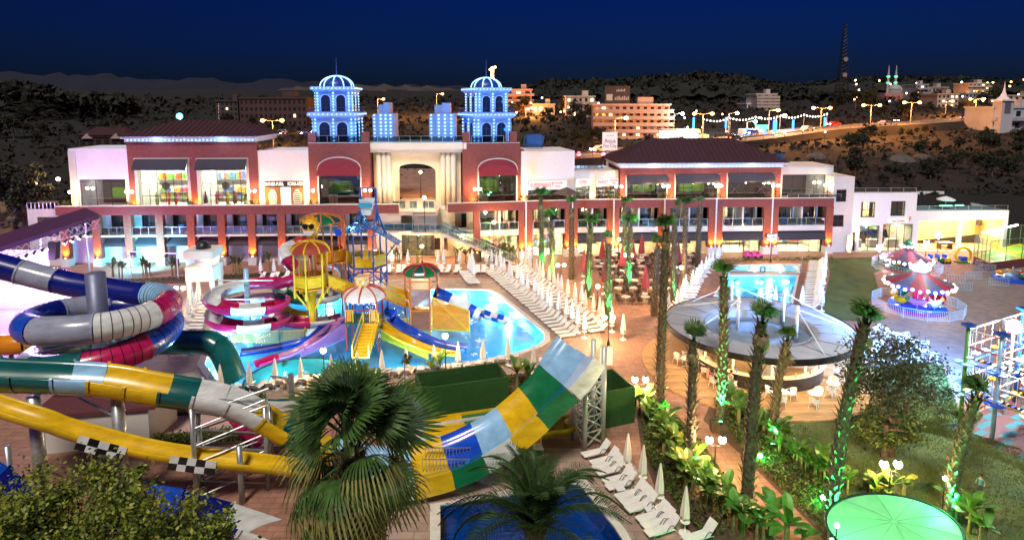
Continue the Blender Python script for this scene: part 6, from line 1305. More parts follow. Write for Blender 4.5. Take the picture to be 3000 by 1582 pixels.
b = MB(); vs = [(r_*cos(a),r_*sin(a),1.17) for r_ in (4.4,5.05) for a in [pi*1.02+pi*.88*k/m for k in range(m+1)]]; b.add(vs, [(k,k+1,m+2+k,m+1+k) for k in range(m)]); b.build('counter_top', M('pale_counter', (.7,.55,.4), .3), t)
b = MB(); b.lathe([(2.2,.13),(2.2,2.7)], 24, cap=False); b.build('back_bar', M('bar_core', (.5,.36,.2), .6), t)
for k in range(9): a = pi*1.1+k*.3; b = MB(); b.lathe([(.05,0),(.05,.2),(.02,.28),(.02,.34)], 8, (4.7*cos(a),4.7*sin(a),1.172)); b.build('bottle', random.choice(PAL), t)
for a in (3.4,4.1,4.71,5.3,6.0): light('POINT', 'bar_lamp', t, (5.6*cos(a),5.6*sin(a),2.9), 170, (1,.70,.36), .12)
for a in (3.4,4.1,4.71,5.3,6.0): b = MB(); b.cyl((5.6*cos(a),5.6*sin(a),2.98), (5.6*cos(a),5.6*sin(a),3.1), .14, n=10); b.build('downlight', MGLOBE('down_glow', (1,.85,.6), 4), t)
# ================================================================ stage
MAG_ = (.45,.15,1.0)
t = thing('open_air_stage', 'open air stage with sloping purple roof edge, hanging spotlights and white glowing floor', 'stage')
f = [P(-260,900), P(-260,842), P(150,836), P(330,860), P(270,893), P(60,905)]; b = MB(); b.prism([(p.x,p.y) for p in f], 0, .7); b.build('stage_floor', M('white_stage', (.85,.83,.86), .35, var=.04), t)
b = MB(); q = [PY(-260,852,f[1].y+.6), PY(150,836,f[2].y+.6)]; b.add([V((q[0].x,q[0].y,.7)),V((q[1].x,q[1].y,.7)),V((q[1].x,q[1].y,4.0)),V((q[0].x,q[0].y,4.4))], [(0,1,2,3)]); b.build('back_cloth', M('white_cloth', (.8,.78,.84), .8, var=.08), t)
e = [PY(292,640,70), PY(-40,752,60)]; e += [e[1]+V((-2.6,1.6,.5)), e[0]+V((-2.6,1.6,.5))]; b = MB(); up_ = V((0,0,.45)); b.add(e+[p+up_ for p in e], [(0,1,2,3),(7,6,5,4),(0,4,5,1),(1,5,6,2),(2,6,7,3),(3,7,4,0)]); b.build('roof', M('purple_roof', (.07,.02,.07), .6, var=.1), t)
dn = V((0,0,-.9))
for k in range(16):
    p, p2 = e[0].lerp(e[1], k/16), e[0].lerp(e[1], (k+1)/16); b = MB(); b.cyl(p+dn, p2+dn, .06, n=5); b.cyl(p, p2+dn, .035, n=5); b.cyl(p+dn, p2, .035, n=5); b.build('truss', M('lilac_metal', (.4,.35,.5), .4, .5), t)
SPW = MEMIT('stage_lens', (.85,.85,1), 20)
for k, col in zip(range(12), (MAG_,(.5,.6,1),(1,.6,1),(.3,.9,1))*3):
    p = e[0].lerp(e[1], .12+.07*k)+V((0,-.1,-1.3)); b = MB(); b.cyl(p+V((0,.15,.2)), p+V((-.1,-.2,-.2)), .14, .2, 10); s_ = b.build('spotlight', DARKM, t); b = MB(); b.cyl(p+V((-.1,-.2,-.2)), p+V((-.105,-.215,-.215)), .17, n=10); b.build('spot_lens', SPW, s_)
    if k % 2 == 0: light('POINT', 'stage_light', t, p+V((-.6,-1.0,-.9)), 480, col, .25)
for u, v in ((262,800),(133,860)): p = P(u,v); z_ = e[0].lerp(e[1], (292-u)/332).z; b = MB(); b.cyl((p.x,p.y,0), (p.x,p.y,z_), .12, n=8); b.build('truss_post', STEEL, t)
b = MB(); p = PY(155,735,64); b.add([p+V((-.45,0,.9)),p+V((.45,0,.9)),p+V((.35,-.3,-.9)),p+V((-.35,-.3,-.9)),p+V((-.45,.6,.9)),p+V((.45,.6,.9)),p+V((.35,.4,-.9)),p+V((-.35,.4,-.9))], [(3,2,1,0),(4,5,6,7),(0,1,5,4),(1,2,6,5),(2,3,7,6),(3,0,4,7)]); b.build('line_array_speaker', DARKM, t)
for k in range(6): b = MB(); p = P(20+k*34, 897); b.box(p.x-.02,p.x+.02,p.y-.02,p.y+.02,.7,1.7); b.build('rail_post', STEEL, t)
a, c_ = P(15,897), P(195,897); b = MB(); b.bar(a+V((0,0,1.7)), c_+V((0,0,1.7)), .05); b.bar(a+V((0,0,1.2)), c_+V((0,0,1.2)), .04); b.build('rail', STEEL, t)
light('POINT', 'stage_light', t, V(P(60,870))+V((0,0,3.2)), 1100, (.62,.32,1), .4); light('POINT', 'stage_light', t, V(P(220,872))+V((0,0,3.2)), 900, (.55,.35,1), .4); light('POINT', 'stage_light', t, V(P(90,985))+V((0,0,5.5)), 1300, (.35,.2,1), .4)
# cyan flood on a goalpost in front of the hotel plants
g0, g1 = P(385,808), P(522,815); t = thing('cyan_floodlight', 'goalpost frame with a cyan floodlight aimed at the wing and its plants', 'floodlight', g0); d = g1-g0
for p in (V((0,0,0)), d): b = MB(); b.cyl(p, p+V((0,0,3.0)), .07, n=8); b.build('post', PLAST, t)
b = MB(); b.cyl((0,0,3.0), d+V((0,0,3.0)), .08, n=8); b.build('crossbar', PLAST, t)
b = MB(); b.obox(V((.3,.1,2.75)), .5, .25, .35); b.build('flood_housing', DARKM, t); b = MB(); b.box(.1,.5,.24,.26,2.6,2.9); b.build('flood_lens', MEMIT('cyan_lens', (.4,.95,1), 20), t)
light('SPOT', 'flood_beam', t, (.3,.5,2.6), 5200, (.12,.75,1), .25, to=(-.25,1,-.22), angle=R(140), blend=.8); light('POINT', 'flood_glow', t, (-1.5,1.2,1.5), 260, (.15,.8,1), .2)
# ================================================================ carousels and amusement rides
BAR_P = None
def make_barrier():
    t = thing('crowd_barrier', 'crowd barrier', 'barrier'); b = MB(); b.path([V((-1,0,.0)),V((-1,0,1.05)),V((1,0,1.05)),V((1,0,0))], .03, 5); b.bar((-1,0,.15), (1,0,.15), .04); b.build('frame', M('pale_blue_steel', (.35,.50,.60), .4, .2), t)
    for k in range(1,12): b = MB(); x = -1+k/6; b.bar((x,0,.15), (x,0,1.05), .03); b.build('bar', M('pale_blue_steel', (.35,.50,.60), .4, .2), t)
    return t
BP = Proto(make_barrier())
def carousel(c, rb, rc, zrim, ztop, lab, cols, bulb, glow, spin, grp_lab, seats):
    t = thing('carousel', lab, 'carousel', c, spin)
    b = MB(); b.lathe([(rb,0),(rb,.35),(rb*.98,.55),(.3,.56)], 40, cap=False); b.build('base_drum', seats[0], t, True); b = MB(); b.lathe([(rb+.02,.12),(rb+.04,.12),(rb+.04,.3),(rb+.02,.3)], 40, cap=False); b.build('drum_band', seats[1], t)
    b = MB(); b.lathe([(.55,.56),(.45,1.2),(.5,2.0),(.42,zrim+.3)], 20, cap=False); b.build('centre_column', seats[2], t, True)
    for k in range(12):
        a0, a1 = 2*pi*k/12, 2*pi*(k+1)/12; b = MB(); vs = []
        for f_, z in ((1,zrim),(.72,lerp(zrim,ztop,.22)),(.35,lerp(zrim,ztop,.6)),(.06,ztop)):
            for a in (a0,(a0+a1)/2,a1): vs.append((rc*f_*cos(a),rc*f_*sin(a),z))
        b.add(vs, [(j*3+i,j*3+i+1,(j+1)*3+i+1,(j+1)*3+i) for j in range(3) for i in range(2)]); b.build('canopy_gore', cols[k%2], t, True)
        b = MB(); b.add([(rc*cos(a),rc*sin(a),z) for z in (zrim-.4,zrim) for a in (a0,(a0+a1)/2,a1)], [(0,1,4,3),(1,2,5,4)]); b.add([(rc*.98*cos(a),rc*.98*sin(a),z) for z in (zrim-.4,zrim) for a in (a0,(a0+a1)/2,a1)], [(3,4,1,0),(4,5,2,1)]); b.build('valance', seats[k%2], t)
    nb = 30
    for k in range(nb): a = 2*pi*k/nb; child('bulb', bulb[k%len(bulb)], t, (rc*1.02*cos(a),rc*1.02*sin(a),zrim-.12-.12*(k%2)))
    b = MB(); b.lathe([(.75,ztop-.15),(.8,ztop+.2),(.5,ztop+.45),(.55,ztop+.6),(.2,ztop+.9),(.05,ztop+1.1)], 18, cap=False); b.build('crown_top', seats[3], t, True)
    for k in range(12): a = 2*pi*k/12; child('bulb', bulb[0], t, (.82*cos(a),.82*sin(a),ztop+.2))
    for k in range(8):
        a = 2*pi*k/8; x, y = rc*.68*cos(a), rc*.68*sin(a); b = MB(); b.cyl((x,y,.6), (x,y,lerp(zrim,ztop,.3)), .03, n=6); b.build('seat_pole', STEEL, t)
        b = MB(); m_ = Matrix.Translation((x,y,1.15+.15*(k%2)))@Matrix.Rotation(a+pi/2,4,'Z'); vs = []
        for z, sx, sy in ((-.3,.35,.2),(0,.6,.32),(.2,.72,.34)): vs += [m_@V((px*sx, py*sy, z+(.18 if px > 0 and z > .1 else 0))) for px, py in ((-1,-.7),(0,-1),(1,-.5),(1.25,0),(1,.5),(0,1),(-1,.7))]
        b.add(vs, [tuple(reversed(range(7)))]+[(j*7+i,j*7+(i+1)%7,(j+1)*7+(i+1)%7,(j+1)*7+i) for j in range(2) for i in range(7)]); s_ = b.build('ride_seat', [cRED,cBLU,cGRN,cORG,cYEL,cPUR,cSKY,cMAG][k], t); b = MB(); b.sphere(m_@V((.85,0,.4)), .2, 8, 6, 1.2); b.build('animal_head', [cYEL,cRED,cSKY,cWHT,cGRN,cMAG,cORG,cBLU][k], s_, True)
    for a in (.4,2.5,4.6): light('POINT', 'rim_light', t, (rc*.9*cos(a),rc*.9*sin(a),zrim-.9), 170, glow, .25)
    light('POINT', 'crown_light', t, (0,-1.2,ztop+1.0), 90, glow, .2)
    return t
bA = [MB().sphere((0,0,0), .15, 8, 5).mesh('bulb', MEMIT('bulb_white', (1,.95,.85), 6)), MB().sphere((0,0,0), .15, 8, 5).mesh('bulb', MEMIT('bulb_amber', (1,.6,.15), 5)), MB().sphere((0,0,0), .15, 8, 5).mesh('bulb', MEMIT('bulb_white', (1,.95,.85), 6))]
bB = [MB().sphere((0,0,0), .17, 8, 5).mesh('bulb', MEMIT('bulb_pink', (1,.35,.6), 5)), MB().sphere((0,0,0), .17, 8, 5).mesh('bulb', MEMIT('bulb_white', (1,.95,.85), 6))]
c1 = P(2686, 905); c2_ = P(2655, 790)
zc = lambda v, c: PY(2686, v, c.y).z
carousel(c1, 2.6, 3.05, zc(826,c1), zc(790,c1), 'carousel with bright amber and white bulbs standing closer to the ropes course', [M('canopy_dark',(.10,.10,.16),.5), M('canopy_red',(.30,.04,.05),.5)], bA, (1,.85,.7), .2, '', [cBLU,cMAG,cMAG,cWHT])
carousel(c2_, 2.5, 2.75, zc(755,c2_), zc(725,c2_), 'carousel with pink bulbs behind the amber one, near the ice cream shop', [M('canopy_dark',(.10,.10,.16),.5), M('canopy_pink',(.35,.08,.12),.5)], bB, (1,.6,.75), .5, '', [cTEA,cRED,cBLU,cGRN])
for c, n, rr, lab in ((c1,13,4.0,'pale blue barrier in the ring around the amber carousel'),(c2_,12,3.7,'pale blue barrier in the ring around the pink carousel')):
    for k in range(n): a = 2*pi*(k+.5)/n; BP.at((c.x+rr*cos(a),c.y+rr*sin(a),0), a+pi/2, lab, lab+'s')
for u, v in ((2800,830),(2820,855),(2760,800),(2890,800),(2960,815),(2925,840),(2850,822)): BP.at(P(u,v), random.uniform(-.3,.3), 'pale blue barrier standing on the square near the trampoline', 'barriers near the trampoline')
# star lamps on poles
for u, v, vs_, lab in ((2573,775,727,'beside the pink carousel'),(2744,757,690,'in front of the games hall'),(2710,770,715,'behind the pink carousel')):
    g_ = P(u,v); h_ = PY(u,vs_,g_.y).z; t = thing('star_lamp', 'glowing star shaped lamp on a thin pole '+lab, 'lamp', g_); b = MB(); b.cyl((0,0,0), (0,0,h_-.5), .05, n=6); b.build('pole', DARKM, t)
    b = MB(); pts = [((.55 if k%2 else .26)*cos(pi/2+2*pi*k/10), h_+(.55 if k%2 else .26)*sin(pi/2+2*pi*k/10)) for k in range(10)]; b.prismy(pts, -.1, .1); b.build('star', MEMIT('star_pink', (1,.6,.8), 5), t); light('POINT', 'star_light', t, (0,-.5,h_), 160, (1,.6,.8), .2)
# train ride and bubble ride on the paving
for u, v, col, lab in ((2820,770,cYEL,'small yellow ring shaped kiddie ride before the games hall'),):
    t = thing('kiddie_ride', lab, 'ride', P(u,v)); b = MB(); pts = [V((1.0*cos(a),0,1.05+.95*sin(a))) for a in [2*pi*k/16 for k in range(17)]]; b.path(pts, .17, 8); b.build('ring_frame', col, t); b = MB(); b.box(-.8,.8,-.5,.5,0,.16); b.build('base', cGRN, t); b = MB(); b.obox(V((0,0,.6)), .8, .6, .5); b.build('seat', cBLU, t)
t = thing('kiddie_train', 'small green and yellow kiddie train beside the pink carousel fence', 'ride', P(2750,772), .1)
for k in range(3): b = MB(); b.box(-1.4+k*1.0,-.55+k*1.0,-.4,.4,.2,.75); c_ = b.build('carriage', cGRN if k%2 else cYEL, t); b = MB(); b.cyl((-1.2+k,-.45,.2),(-1.2+k,.45,.2),.17,n=10); b.build('wheel', DARKM, c_); b = MB(); b.cyl((-.75+k,-.45,.2),(-.75+k,.45,.2),.17,n=10); b.build('wheel', DARKM, c_); b = MB(); b.box(-1.35+k,-1.2+k,-.35,.35,.75,1.25); b.build('backrest', cBLU, c_)
for u, v in ((2195,757),(2215,757)):
    t = thing('toy_car', 'pink coin operated toy car in front of the game centre window', 'ride', P(u,v), .3, 'pink toy cars'); b = MB(); b.prismy([(-.8,.25),(.85,.25),(.9,.55),(.4,.7),(.2,1.0),(-.5,1.0),(-.75,.7)], -.4, .4); b.build('body', GP('toy_pink',(.6,.08,.3)), t)
    for sx in (-.5,.5):
        for sy in (-.42,.42): b = MB(); b.cyl((sx,sy-.06,.24),(sx,sy+.06,.24),.23,n=12); b.build('wheel', DARKM, t)
    b = MB(); b.box(-.4,.15,-.405,.405,.72,.95); b.build('window', DGLASS, t)
t = thing('mannequin_figure', 'dark green mannequin figure standing behind the game centre glass', 'figure', F3.w(F3.x(2177,1.6,720), 1.5, .03)); b = MB(); b.lathe([(.1,0),(.09,.5),(.16,.95),(.12,1.15),(.22,1.45),(.06,1.55),(.11,1.65),(.11,1.8),(.02,1.9)], 10); b.build('body', M('mannequin_green',(.05,.10,.03),.6), t, True)
# trampoline
cs = [P(2850,775), P(2895,797), P(3080,772), P(2985,738)]; t = thing('trampoline', 'raised yellow trampoline platform with netting beside the games hall', 'trampoline', (0,0,0)); b = MB(); b.prism([(p.x,p.y) for p in cs], 0, 1.15); b.build('platform', M('maroon_skirt',(.12,.04,.05),.7), t); b = MB(); b.prism([(p.x,p.y) for p in cs], 1.153, 1.22); b.build('pad', M('yellow_pad',(.70,.50,.03),.5,var=.05), t)
def tq(s, q_): return cs[0].lerp(cs[1], q_).lerp(cs[3].lerp(cs[2], q_), s)
for s_ in (.1,.55):
    for q_ in (.08,.55):
        b = MB(); b.prism([(p.x,p.y) for p in (tq(s_,q_),tq(s_,q_+.37),tq(s_+.36,q_+.37),tq(s_+.36,q_))], 1.222, 1.235); b.build('jump_mat', M('mat_green',(.22,.45,.04),.6), t)
NET = MGLASS('netting', (.75,.85,.8), .02, .5, .92)
for i in range(4):
    p, q_ = cs[i], cs[(i+1)%4]
    for k in range(4): a = p.lerp(q_, k/4); b = MB(); b.cyl((a.x,a.y,1.22), (a.x,a.y,3.9), .05, n=6); b.build('net_post', M('net_post',(.12,.25,.12),.5), t)
    b = MB(); b.bar(V((p.x,p.y,3.9)), V((q_.x,q_.y,3.9)), .06); b.build('top_rail', MATS['net_post'], t); b = MB(); b.face([V((p.x,p.y,1.25)),V((q_.x,q_.y,1.25)),V((q_.x,q_.y,3.85)),V((p.x,p.y,3.85))]); b.build('net', NET, t)
b = MB(); p, q_ = cs[0].lerp(cs[3],.15), cs[0].lerp(cs[3],.9); b.bar(V((p.x,p.y,4.0)), V((q_.x,q_.y,4.0)), .16); b.build('tube_lamp', MEMIT('tube_white',(.95,1,.85),12), t); p = p.lerp(q_,.5); light('POINT', 'tube_light', t, (p.x,p.y-.6,3.7), 700, (.9,1,.75), .4)
for k in range(4): b = MB(); p = cs[0].lerp(cs[1],.5)+V((-.25*(k+1),-.2*(k+1),0)); b.obox(V((p.x,p.y,1.0-.25*k)), .3, .9, .05, .8); b.build('step', STEEL, t)
# crane-like bumper ride at the square edge
t = thing('bumper_ride', 'small low ride with blue sunshade among barriers by the trampoline', 'ride', P(2965,820)); b = MB(); b.lathe([(2.0,0),(2.0,.3),(1.6,.4)], 20); b.build('base', cBLU, t)
for k in range(5): a = k*1.25; b = MB(); b.sphere((1.2*cos(a),1.2*sin(a),.75), .42, 10, 6, .8); b.build('seat_pod', [cRED,cYEL,cORG,cSKY,cGRN][k], t, True)
b = MB(); b.cyl((0,0,.3),(0,0,1.6),.1,n=8); b.build('post', STEEL, t)
# ================================================================ ropes course
t = thing('ropes_course', 'tall climbing ropes course of green and blue posts with hanging planks and nets', 'climbing frame', (0,0,0))
r0, r1_, r2_ = P(2812,1245), P(3120,1370), P(3110,1120); ux, uy = (r1_-r0)/3, (r2_-r0)/2; RC = [M('post_green',(.10,.34,.05),.4), STB, cSKY, PLAST]
o = [r0-ux*.2-uy*.15, r0+ux*3.2-uy*.15, r0+ux*3.2+uy*2.3, r0-ux*.2+uy*2.3]
b = MB(); b.face([p+V((0,0,.016)) for p in o]); mt = b.build('ropes_course_floor', M('red_rubber',(.10,.028,.025),.8)); struct(mt)
for i in range(14):
    for j in range(10):
        if (i+j) % 3 == 0: p = lambda s, q_: o[0].lerp(o[1], s).lerp(o[3].lerp(o[2], s), q_)+V((0,0,.02)); b = MB(); b.face([p(i/14,j/10),p((i+1)/14,j/10),p((i+1)/14,(j+1)/10),p(i/14,(j+1)/10)]); b.build('rubber_tile', M('teal_rubber',(.02,.09,.10),.8), mt)
HT = 6.7; pst = [[r0+ux*i+uy*j for j in range(3)] for i in range(4)]
for i in range(4):
    for j in range(3):
        p = pst[i][j]; b = MB(); b.cyl(p, p+V((0,0,HT)), .13, n=10); b.build('post', RC[(i*2+j)%4], t, True); b = MB(); b.box(p.x-.3,p.x+.3,p.y-.3,p.y+.3,HT,HT+.18); b.build('post_cap', STB, t)
        for z in (2.3,4.3): b = MB(); b.cyl((p.x,p.y,z-.06), (p.x,p.y,z), .6, n=10); b.build('stand_platform', [cSKY,cBLU,PLAST,PLAST][(i+j)%4], t)
for z, col in ((2.3,STY),(4.3,STB),(6.5,PLAST),(3.3,PLAST),(5.4,STR)):
    for i in range(4):
        for j in range(3):
            for q_ in ([pst[i+1][j]] if i < 3 else [])+([pst[i][j+1]] if j < 2 else []):
                p = pst[i][j]; b = MB(); b.cyl(p+V((0,0,z)), q_+V((0,0,z)), .05, n=6); b.build('beam', col, t)
                if z in (6.5,4.3):
                    for k in range(1,7): c_ = p.lerp(q_, k/7); b = MB(); b.cyl(c_+V((0,0,z)), c_+V((0,0,z-1.75)), .022, n=4); b.build('rope', PLAST if (i+k) % 2 else STO, t)
                    for k in range(5): c_ = p.lerp(q_, (k+1)/6); b = MB(); b.obox(V((c_.x,c_.y,z-1.8)), .5, .35, .05, math.atan2((q_-p).y,(q_-p).x)); b.build('hanging_plank', [PLAST,cSKY,cORG,cBLU,WOODD][(k+i+j)%5], t)
    for k in range(6): c_ = pst[0][0].lerp(pst[0][1], (k+1)/7); b = MB(); b.cyl(c_+V((0,0,2.25)), c_+V((0,0,.4)), .03, n=4); b.build('rope', STO, t)
for k in range(8): b = MB(); c_ = pst[0][0].lerp(pst[1][0], .1); b.cyl(c_+V((0,0,.3+.26*k)), c_+V((.7,.2,.3+.26*k)), .03, n=5); b.build('ladder_rung', STO, t)
t = thing('floodlight_mast', 'dazzling white floodlight on a slim mast above the ropes course', 'floodlight', P(2945,1215)); g_ = V(t.location); q_ = PY(2962, 952, g_.y); h_ = q_.z
b = MB(); b.cyl((0,0,0), (0,0,h_-.1), .09, n=10); b.build('mast', STEEL, t); b = MB(); b.obox(V((q_.x-g_.x,.0,h_)), .9, .35, .6); b.build('housing', STEEL, t); b = MB(); b.sphere((q_.x-g_.x,-.25,h_), .42, 14, 8); b.build('lamp_glass', MGLOBE('flood_globe',(.75,.92,1),60), t, True)
light('POINT', 'flood_light', t, (q_.x-g_.x,-.9,h_+.2), 5200, (.68,.88,1), .35); light('SPOT', 'flood_beam', t, (q_.x-g_.x,.7,h_), 34000, (.12,.38,1), .3, to=(-.25,1,-.42), angle=R(120), blend=.9)
# ================================================================ green-lit canopy disc
q_ = P(2618,1543,2.7); t = thing('round_canopy', 'round canopy glowing bright green on thin posts beside the lawn', 'canopy', (q_.x,q_.y,0), .25); GC = M('green_lit_membrane', (.30,.75,.40), .5, var=.08, scale=1)
b = MB(); n = 40; ex, ey = 3.0, 2.1; vs = [(0,0,2.95)]+[(ex*f_*cos(2*pi*k/n), ey*f_*sin(2*pi*k/n), 2.7+.25*(1-f_*f_)+ .12*f_*sin(2*pi*k/n)) for f_ in (.5,1) for k in range(n)]; b.add(vs, [(0,1+k,1+(k+1)%n) for k in range(n)]+[(1+k,1+n+k,1+n+(k+1)%n,1+(k+1)%n) for k in range(n)]); b.build('membrane', GC, t, True)
b = MB(); b.path([V((ex*cos(2*pi*k/n),ey*sin(2*pi*k/n),2.70+.12*sin(2*pi*k/n))) for k in range(n+1)], .07, 6); b.build('rim', DARKM, t)
for k in range(10): a = 2*pi*k/10; b = MB(); b.path([V((ex*f_*cos(a),ey*f_*sin(a),2.715+.25*(1-f_*f_)+.12*f_*sin(a))) for f_ in (.05,.4,.7,.98)], .010, 4); b.build('membrane_seam', M('seam_green',(.16,.45,.22),.6), t)
for k in range(5): a = 2*pi*k/5; b = MB(); b.cyl((ex*.94*cos(a),ey*.94*sin(a),0), (ex*.94*cos(a),ey*.94*sin(a),2.65), .05, n=6); b.build('post', PLAST, t)
GRN = (.05,1.0,.22)
for a, pw in ((.3,420),(3.4,420)): p = V((ex*1.25*cos(a),ey*1.3*sin(a),3.9)); b = MB(); b.cyl((p.x,p.y,0), (p.x,p.y,3.9), .03, n=6); b.build('lamp_pole', DARKM, t); b = MB(); b.sphere(p, .1, 8, 6); b.build('green_lamp', MGLOBE('green_globe',(.3,1,.5),12), t); light('POINT', 'green_light', t, p, pw, GRN, .1)
# shed with dark roof under the slides, sheets on the ground
p = [P(120,1330), P(440,1300), P(520,1230), P(200,1255)]; t = thing('pump_house', 'low white pump house with a flat dark maroon roof under the half pipe', 'shed', (0,0,0)); b = MB(); b.prism([(a.x,a.y) for a in p], 0, 2.3); b.build('wall', WHITE, t); c_ = sum(p, V((0,0,0)))/4; b = MB(); b.prism([(c_.x+(a.x-c_.x)*1.15, c_.y+(a.y-c_.y)*1.15) for a in p], 2.3, 2.5); b.build('roof', M('maroon_roof',(.12,.03,.04),.8,var=.15), t)
t = thing('plastic_armchair', 'white plastic armchair with orange cushion beneath the boomerang wall', 'chair', P(1576,1330), .2); b = MB(); b.box(-.28,.28,-.28,.28,.42,.48); b.build('seat', PLAST, t); b = MB(); b.box(-.28,.28,.24,.3,.48,1.0); b.build('backrest', PLAST, t); b = MB(); b.box(-.22,.22,.2,.239,.55,.95); b.build('cushion', cORG, t)
for sx in (-.25,.25):
    for sy in (-.25,.25): b = MB(); b.cyl((sx,sy,0),(sx,sy,.42),.03,n=6); b.build('leg', PLAST, t)
# low picket fence between lap pool and kids pool
t = thing('pool_fence', 'thin steel fence between the lap pool and the shallow kids pool', 'fence', (0,0,0)); fence_line(t, P(2128,806), P(2345,804), 1.0, 40, STEEL, STEEL); fence_line(t, P(2345,804), P(2350,774), 1.0, 14, STEEL, STEEL)
t = thing('life_ring', 'dark life ring hanging on the fence by the kids pool', 'life ring', V(P(2233,803))+V((0,-.08,.6))); b = MB(); b.path([V((.32*cos(a),0,.32*sin(a))) for a in [2*pi*k/16 for k in range(17)]], .08, 6); b.build('ring', DARKM, t)
# ================================================================ vegetation
TRUNK = M('palm_trunk', (.10,.075,.045), .95, var=.45, scale=6, bump=.6); SCALE_ = M('palm_boot', (.17,.13,.075), .9, var=.4, scale=5)
LFG = M('palm_leaf', (.075,.16,.035), .5, var=.35, scale=3); LFD = M('palm_leaf_dark', (.035,.085,.03), .5, var=.35, scale=3); LFB = M('palm_leaf_dry', (.32,.24,.13), .85, var=.35, scale=3); LFY = M('palm_leaf_tip', (.30,.30,.10), .7, var=.3, scale=4)
for m_ in (LFG, LFD, LFB, LFY): leafy(m_, .35)
def fan_mesh(name, n, L, spread, droop, mat, segs=4, pet=.8, wl=.06, tips=None):
    """fan leaf: petiole along +x, leaflets radiating, ends hanging"""
    b = MB(); rnd = random.Random(n*7+int(L*100)); b.bar((0,0,0), (pet,0,0), .04, .025)
    for k in range(n):
        a = lerp(-spread, spread, k/(n-1))+rnd.uniform(-.03,.03); ll = L*(1-.22*abs(a)/spread)*rnd.uniform(.9,1.08); pts = []
        for j in range(segs+1):
            f_ = j/segs; r_ = ll*f_; dz = -droop*ll*f_**2.6+.10*L*(1-abs(a)/spread)*f_*(1-f_)
            rr = r_*(1-.25*droop*f_**3); pts.append(V((pet+rr*cos(a), rr*sin(a), dz)))
        side = V((-sin(a),cos(a),0))
        for j in range(segs):
            w0 = wl*(.35+1.3*(j/segs)*(1.15-j/segs))*L; w1 = wl*(.35+1.3*((j+1)/segs)*(1.15-(j+1)/segs))*L
            if j == segs-1: w1 = .004
            b.m = 1 if tips and j >= segs-2 else 0; fold = V((0,0,.35*w0)); b.face([pts[j]-side*w0+fold, pts[j], pts[j+1], pts[j+1]-side*w1]); b.face([pts[j], pts[j]+side*w0+fold, pts[j+1]+side*w1, pts[j+1]])
    return b.mesh(name, [mat, tips or mat])
FR_A = fan_mesh('frond', 15, .85, 1.5, .55, LFG, 3, .7, .075); FR_B = fan_mesh('frond', 13, .8, 1.2, 1.0, LFD, 3, .6, .075); FR_C = fan_mesh('frond', 13, .8, 1.3, 1.3, LFB, 3, .5, .06)
def put(name, me, parent, loc, az, el, roll=0, s=1):
    o = child(name, me, parent, loc); m = Matrix.Rotation(az,4,'Z')@Matrix.Rotation(-el,4,'Y')@Matrix.Rotation(roll,4,'X'); o.rotation_euler = m.to_euler(); o.scale = (s,s,s); return o
def trunk_mesh(h, r0, r1, lean, rnd, scales=True):
    b = MB(); n = 10; m = max(6, int(h/.7)); ctr = lambda f_: V((lean.x*f_*f_, lean.y*f_*f_, h*f_))
    vs = []
    for j in range(m+1):
        f_ = j/m; r_ = lerp(r0, r1, f_)*(1+.05*rnd.uniform(-1,1)); c = ctr(f_)
        for i in range(n): a = 2*pi*i/n; vs.append((c.x+r_*cos(a), c.y+r_*sin(a), c.z))
    b.add(vs, [(j*n+i,j*n+(i+1)%n,(j+1)*n+(i+1)%n,(j+1)*n+i) for j in range(m) for i in range(n)])
    if scales:
        b.m = 1; k = int(h*26)
        for s in range(k):
            f_ = (s+.5)/k; a = s*2.399+rnd.uniform(-.2,.2); r_ = lerp(r0, r1, f_); c = ctr(f_); d = V((cos(a),sin(a),0)); e = V((-sin(a),cos(a),0)); p = c+d*r_*.9; q_ = r0/.25; ln = rnd.uniform(.18,.42)*q_; out = rnd.uniform(.10,.30)*q_
            b.face([p-e*.09, p+e*.09, p+d*out*.5+e*.05+V((0,0,ln*.6)), p+d*out+V((0,0,ln)), p+d*out*.5-e*.05+V((0,0,ln*.6))])
    return b.mesh('trunk', [TRUNK, SCALE_]), ctr(1)
def fan_palm(base, vtop, label, nf=8, wide=0, lean=(0,0), glow=True, dead=2, seed=0, tr=.24, power=260, hgt_=None, group='tall palms'):
    g = P(*base) if len(base) == 2 else V(base); rnd = random.Random(seed+int(g.x*10)); h = hgt_ or PY(base[0], vtop, g.y).z
    t = thing('fan_palm', label, 'palm tree', g, 0, group); me, top = trunk_mesh(h*.9, tr*1.15, tr*.8, V((*lean,0)), rnd); child('trunk', me, t)
    for k in range(nf):
        az = rnd.uniform(0,2*pi); el = lerp(R(88), R(30 if wide else 66), (k/nf)**1.1)+rnd.uniform(-.1,.1); put('frond', FR_A if k < nf*.6 else FR_B, t, top+V((0,0,-.1)), az, el, rnd.uniform(-.6,.6), rnd.uniform(.95,1.4)*(.72 if seed > 30 else 1))
    for k in range(dead): put('dead_frond', FR_C, t, top+V((0,0,-.3)), rnd.uniform(0,2*pi), R(-50)+rnd.uniform(-.3,.2), 0, rnd.uniform(.7,1))
    if glow:
        u = thing('palm_uplight', 'green spotlight on the ground at the foot of a tall palm', 'uplight', g+V((.25*glow,-.75,.02)), 0, 'green palm uplights'); b = MB(); b.cyl((0,0,0), (0,.06,.2), .1, .13, 10); b.build('housing', DARKM, u); b = MB(); b.cyl((0,.062,.202), (0,.065,.21), .11, n=10); b.build('lens', MEMIT('green_lens',(.1,1,.3),25), u); light('SPOT', 'green_beam', u, (0,.05,.28), power, (.02,1.0,.18), .08, to=(-.25*glow,.75,h*.8), angle=R(44), blend=.8)
    return t
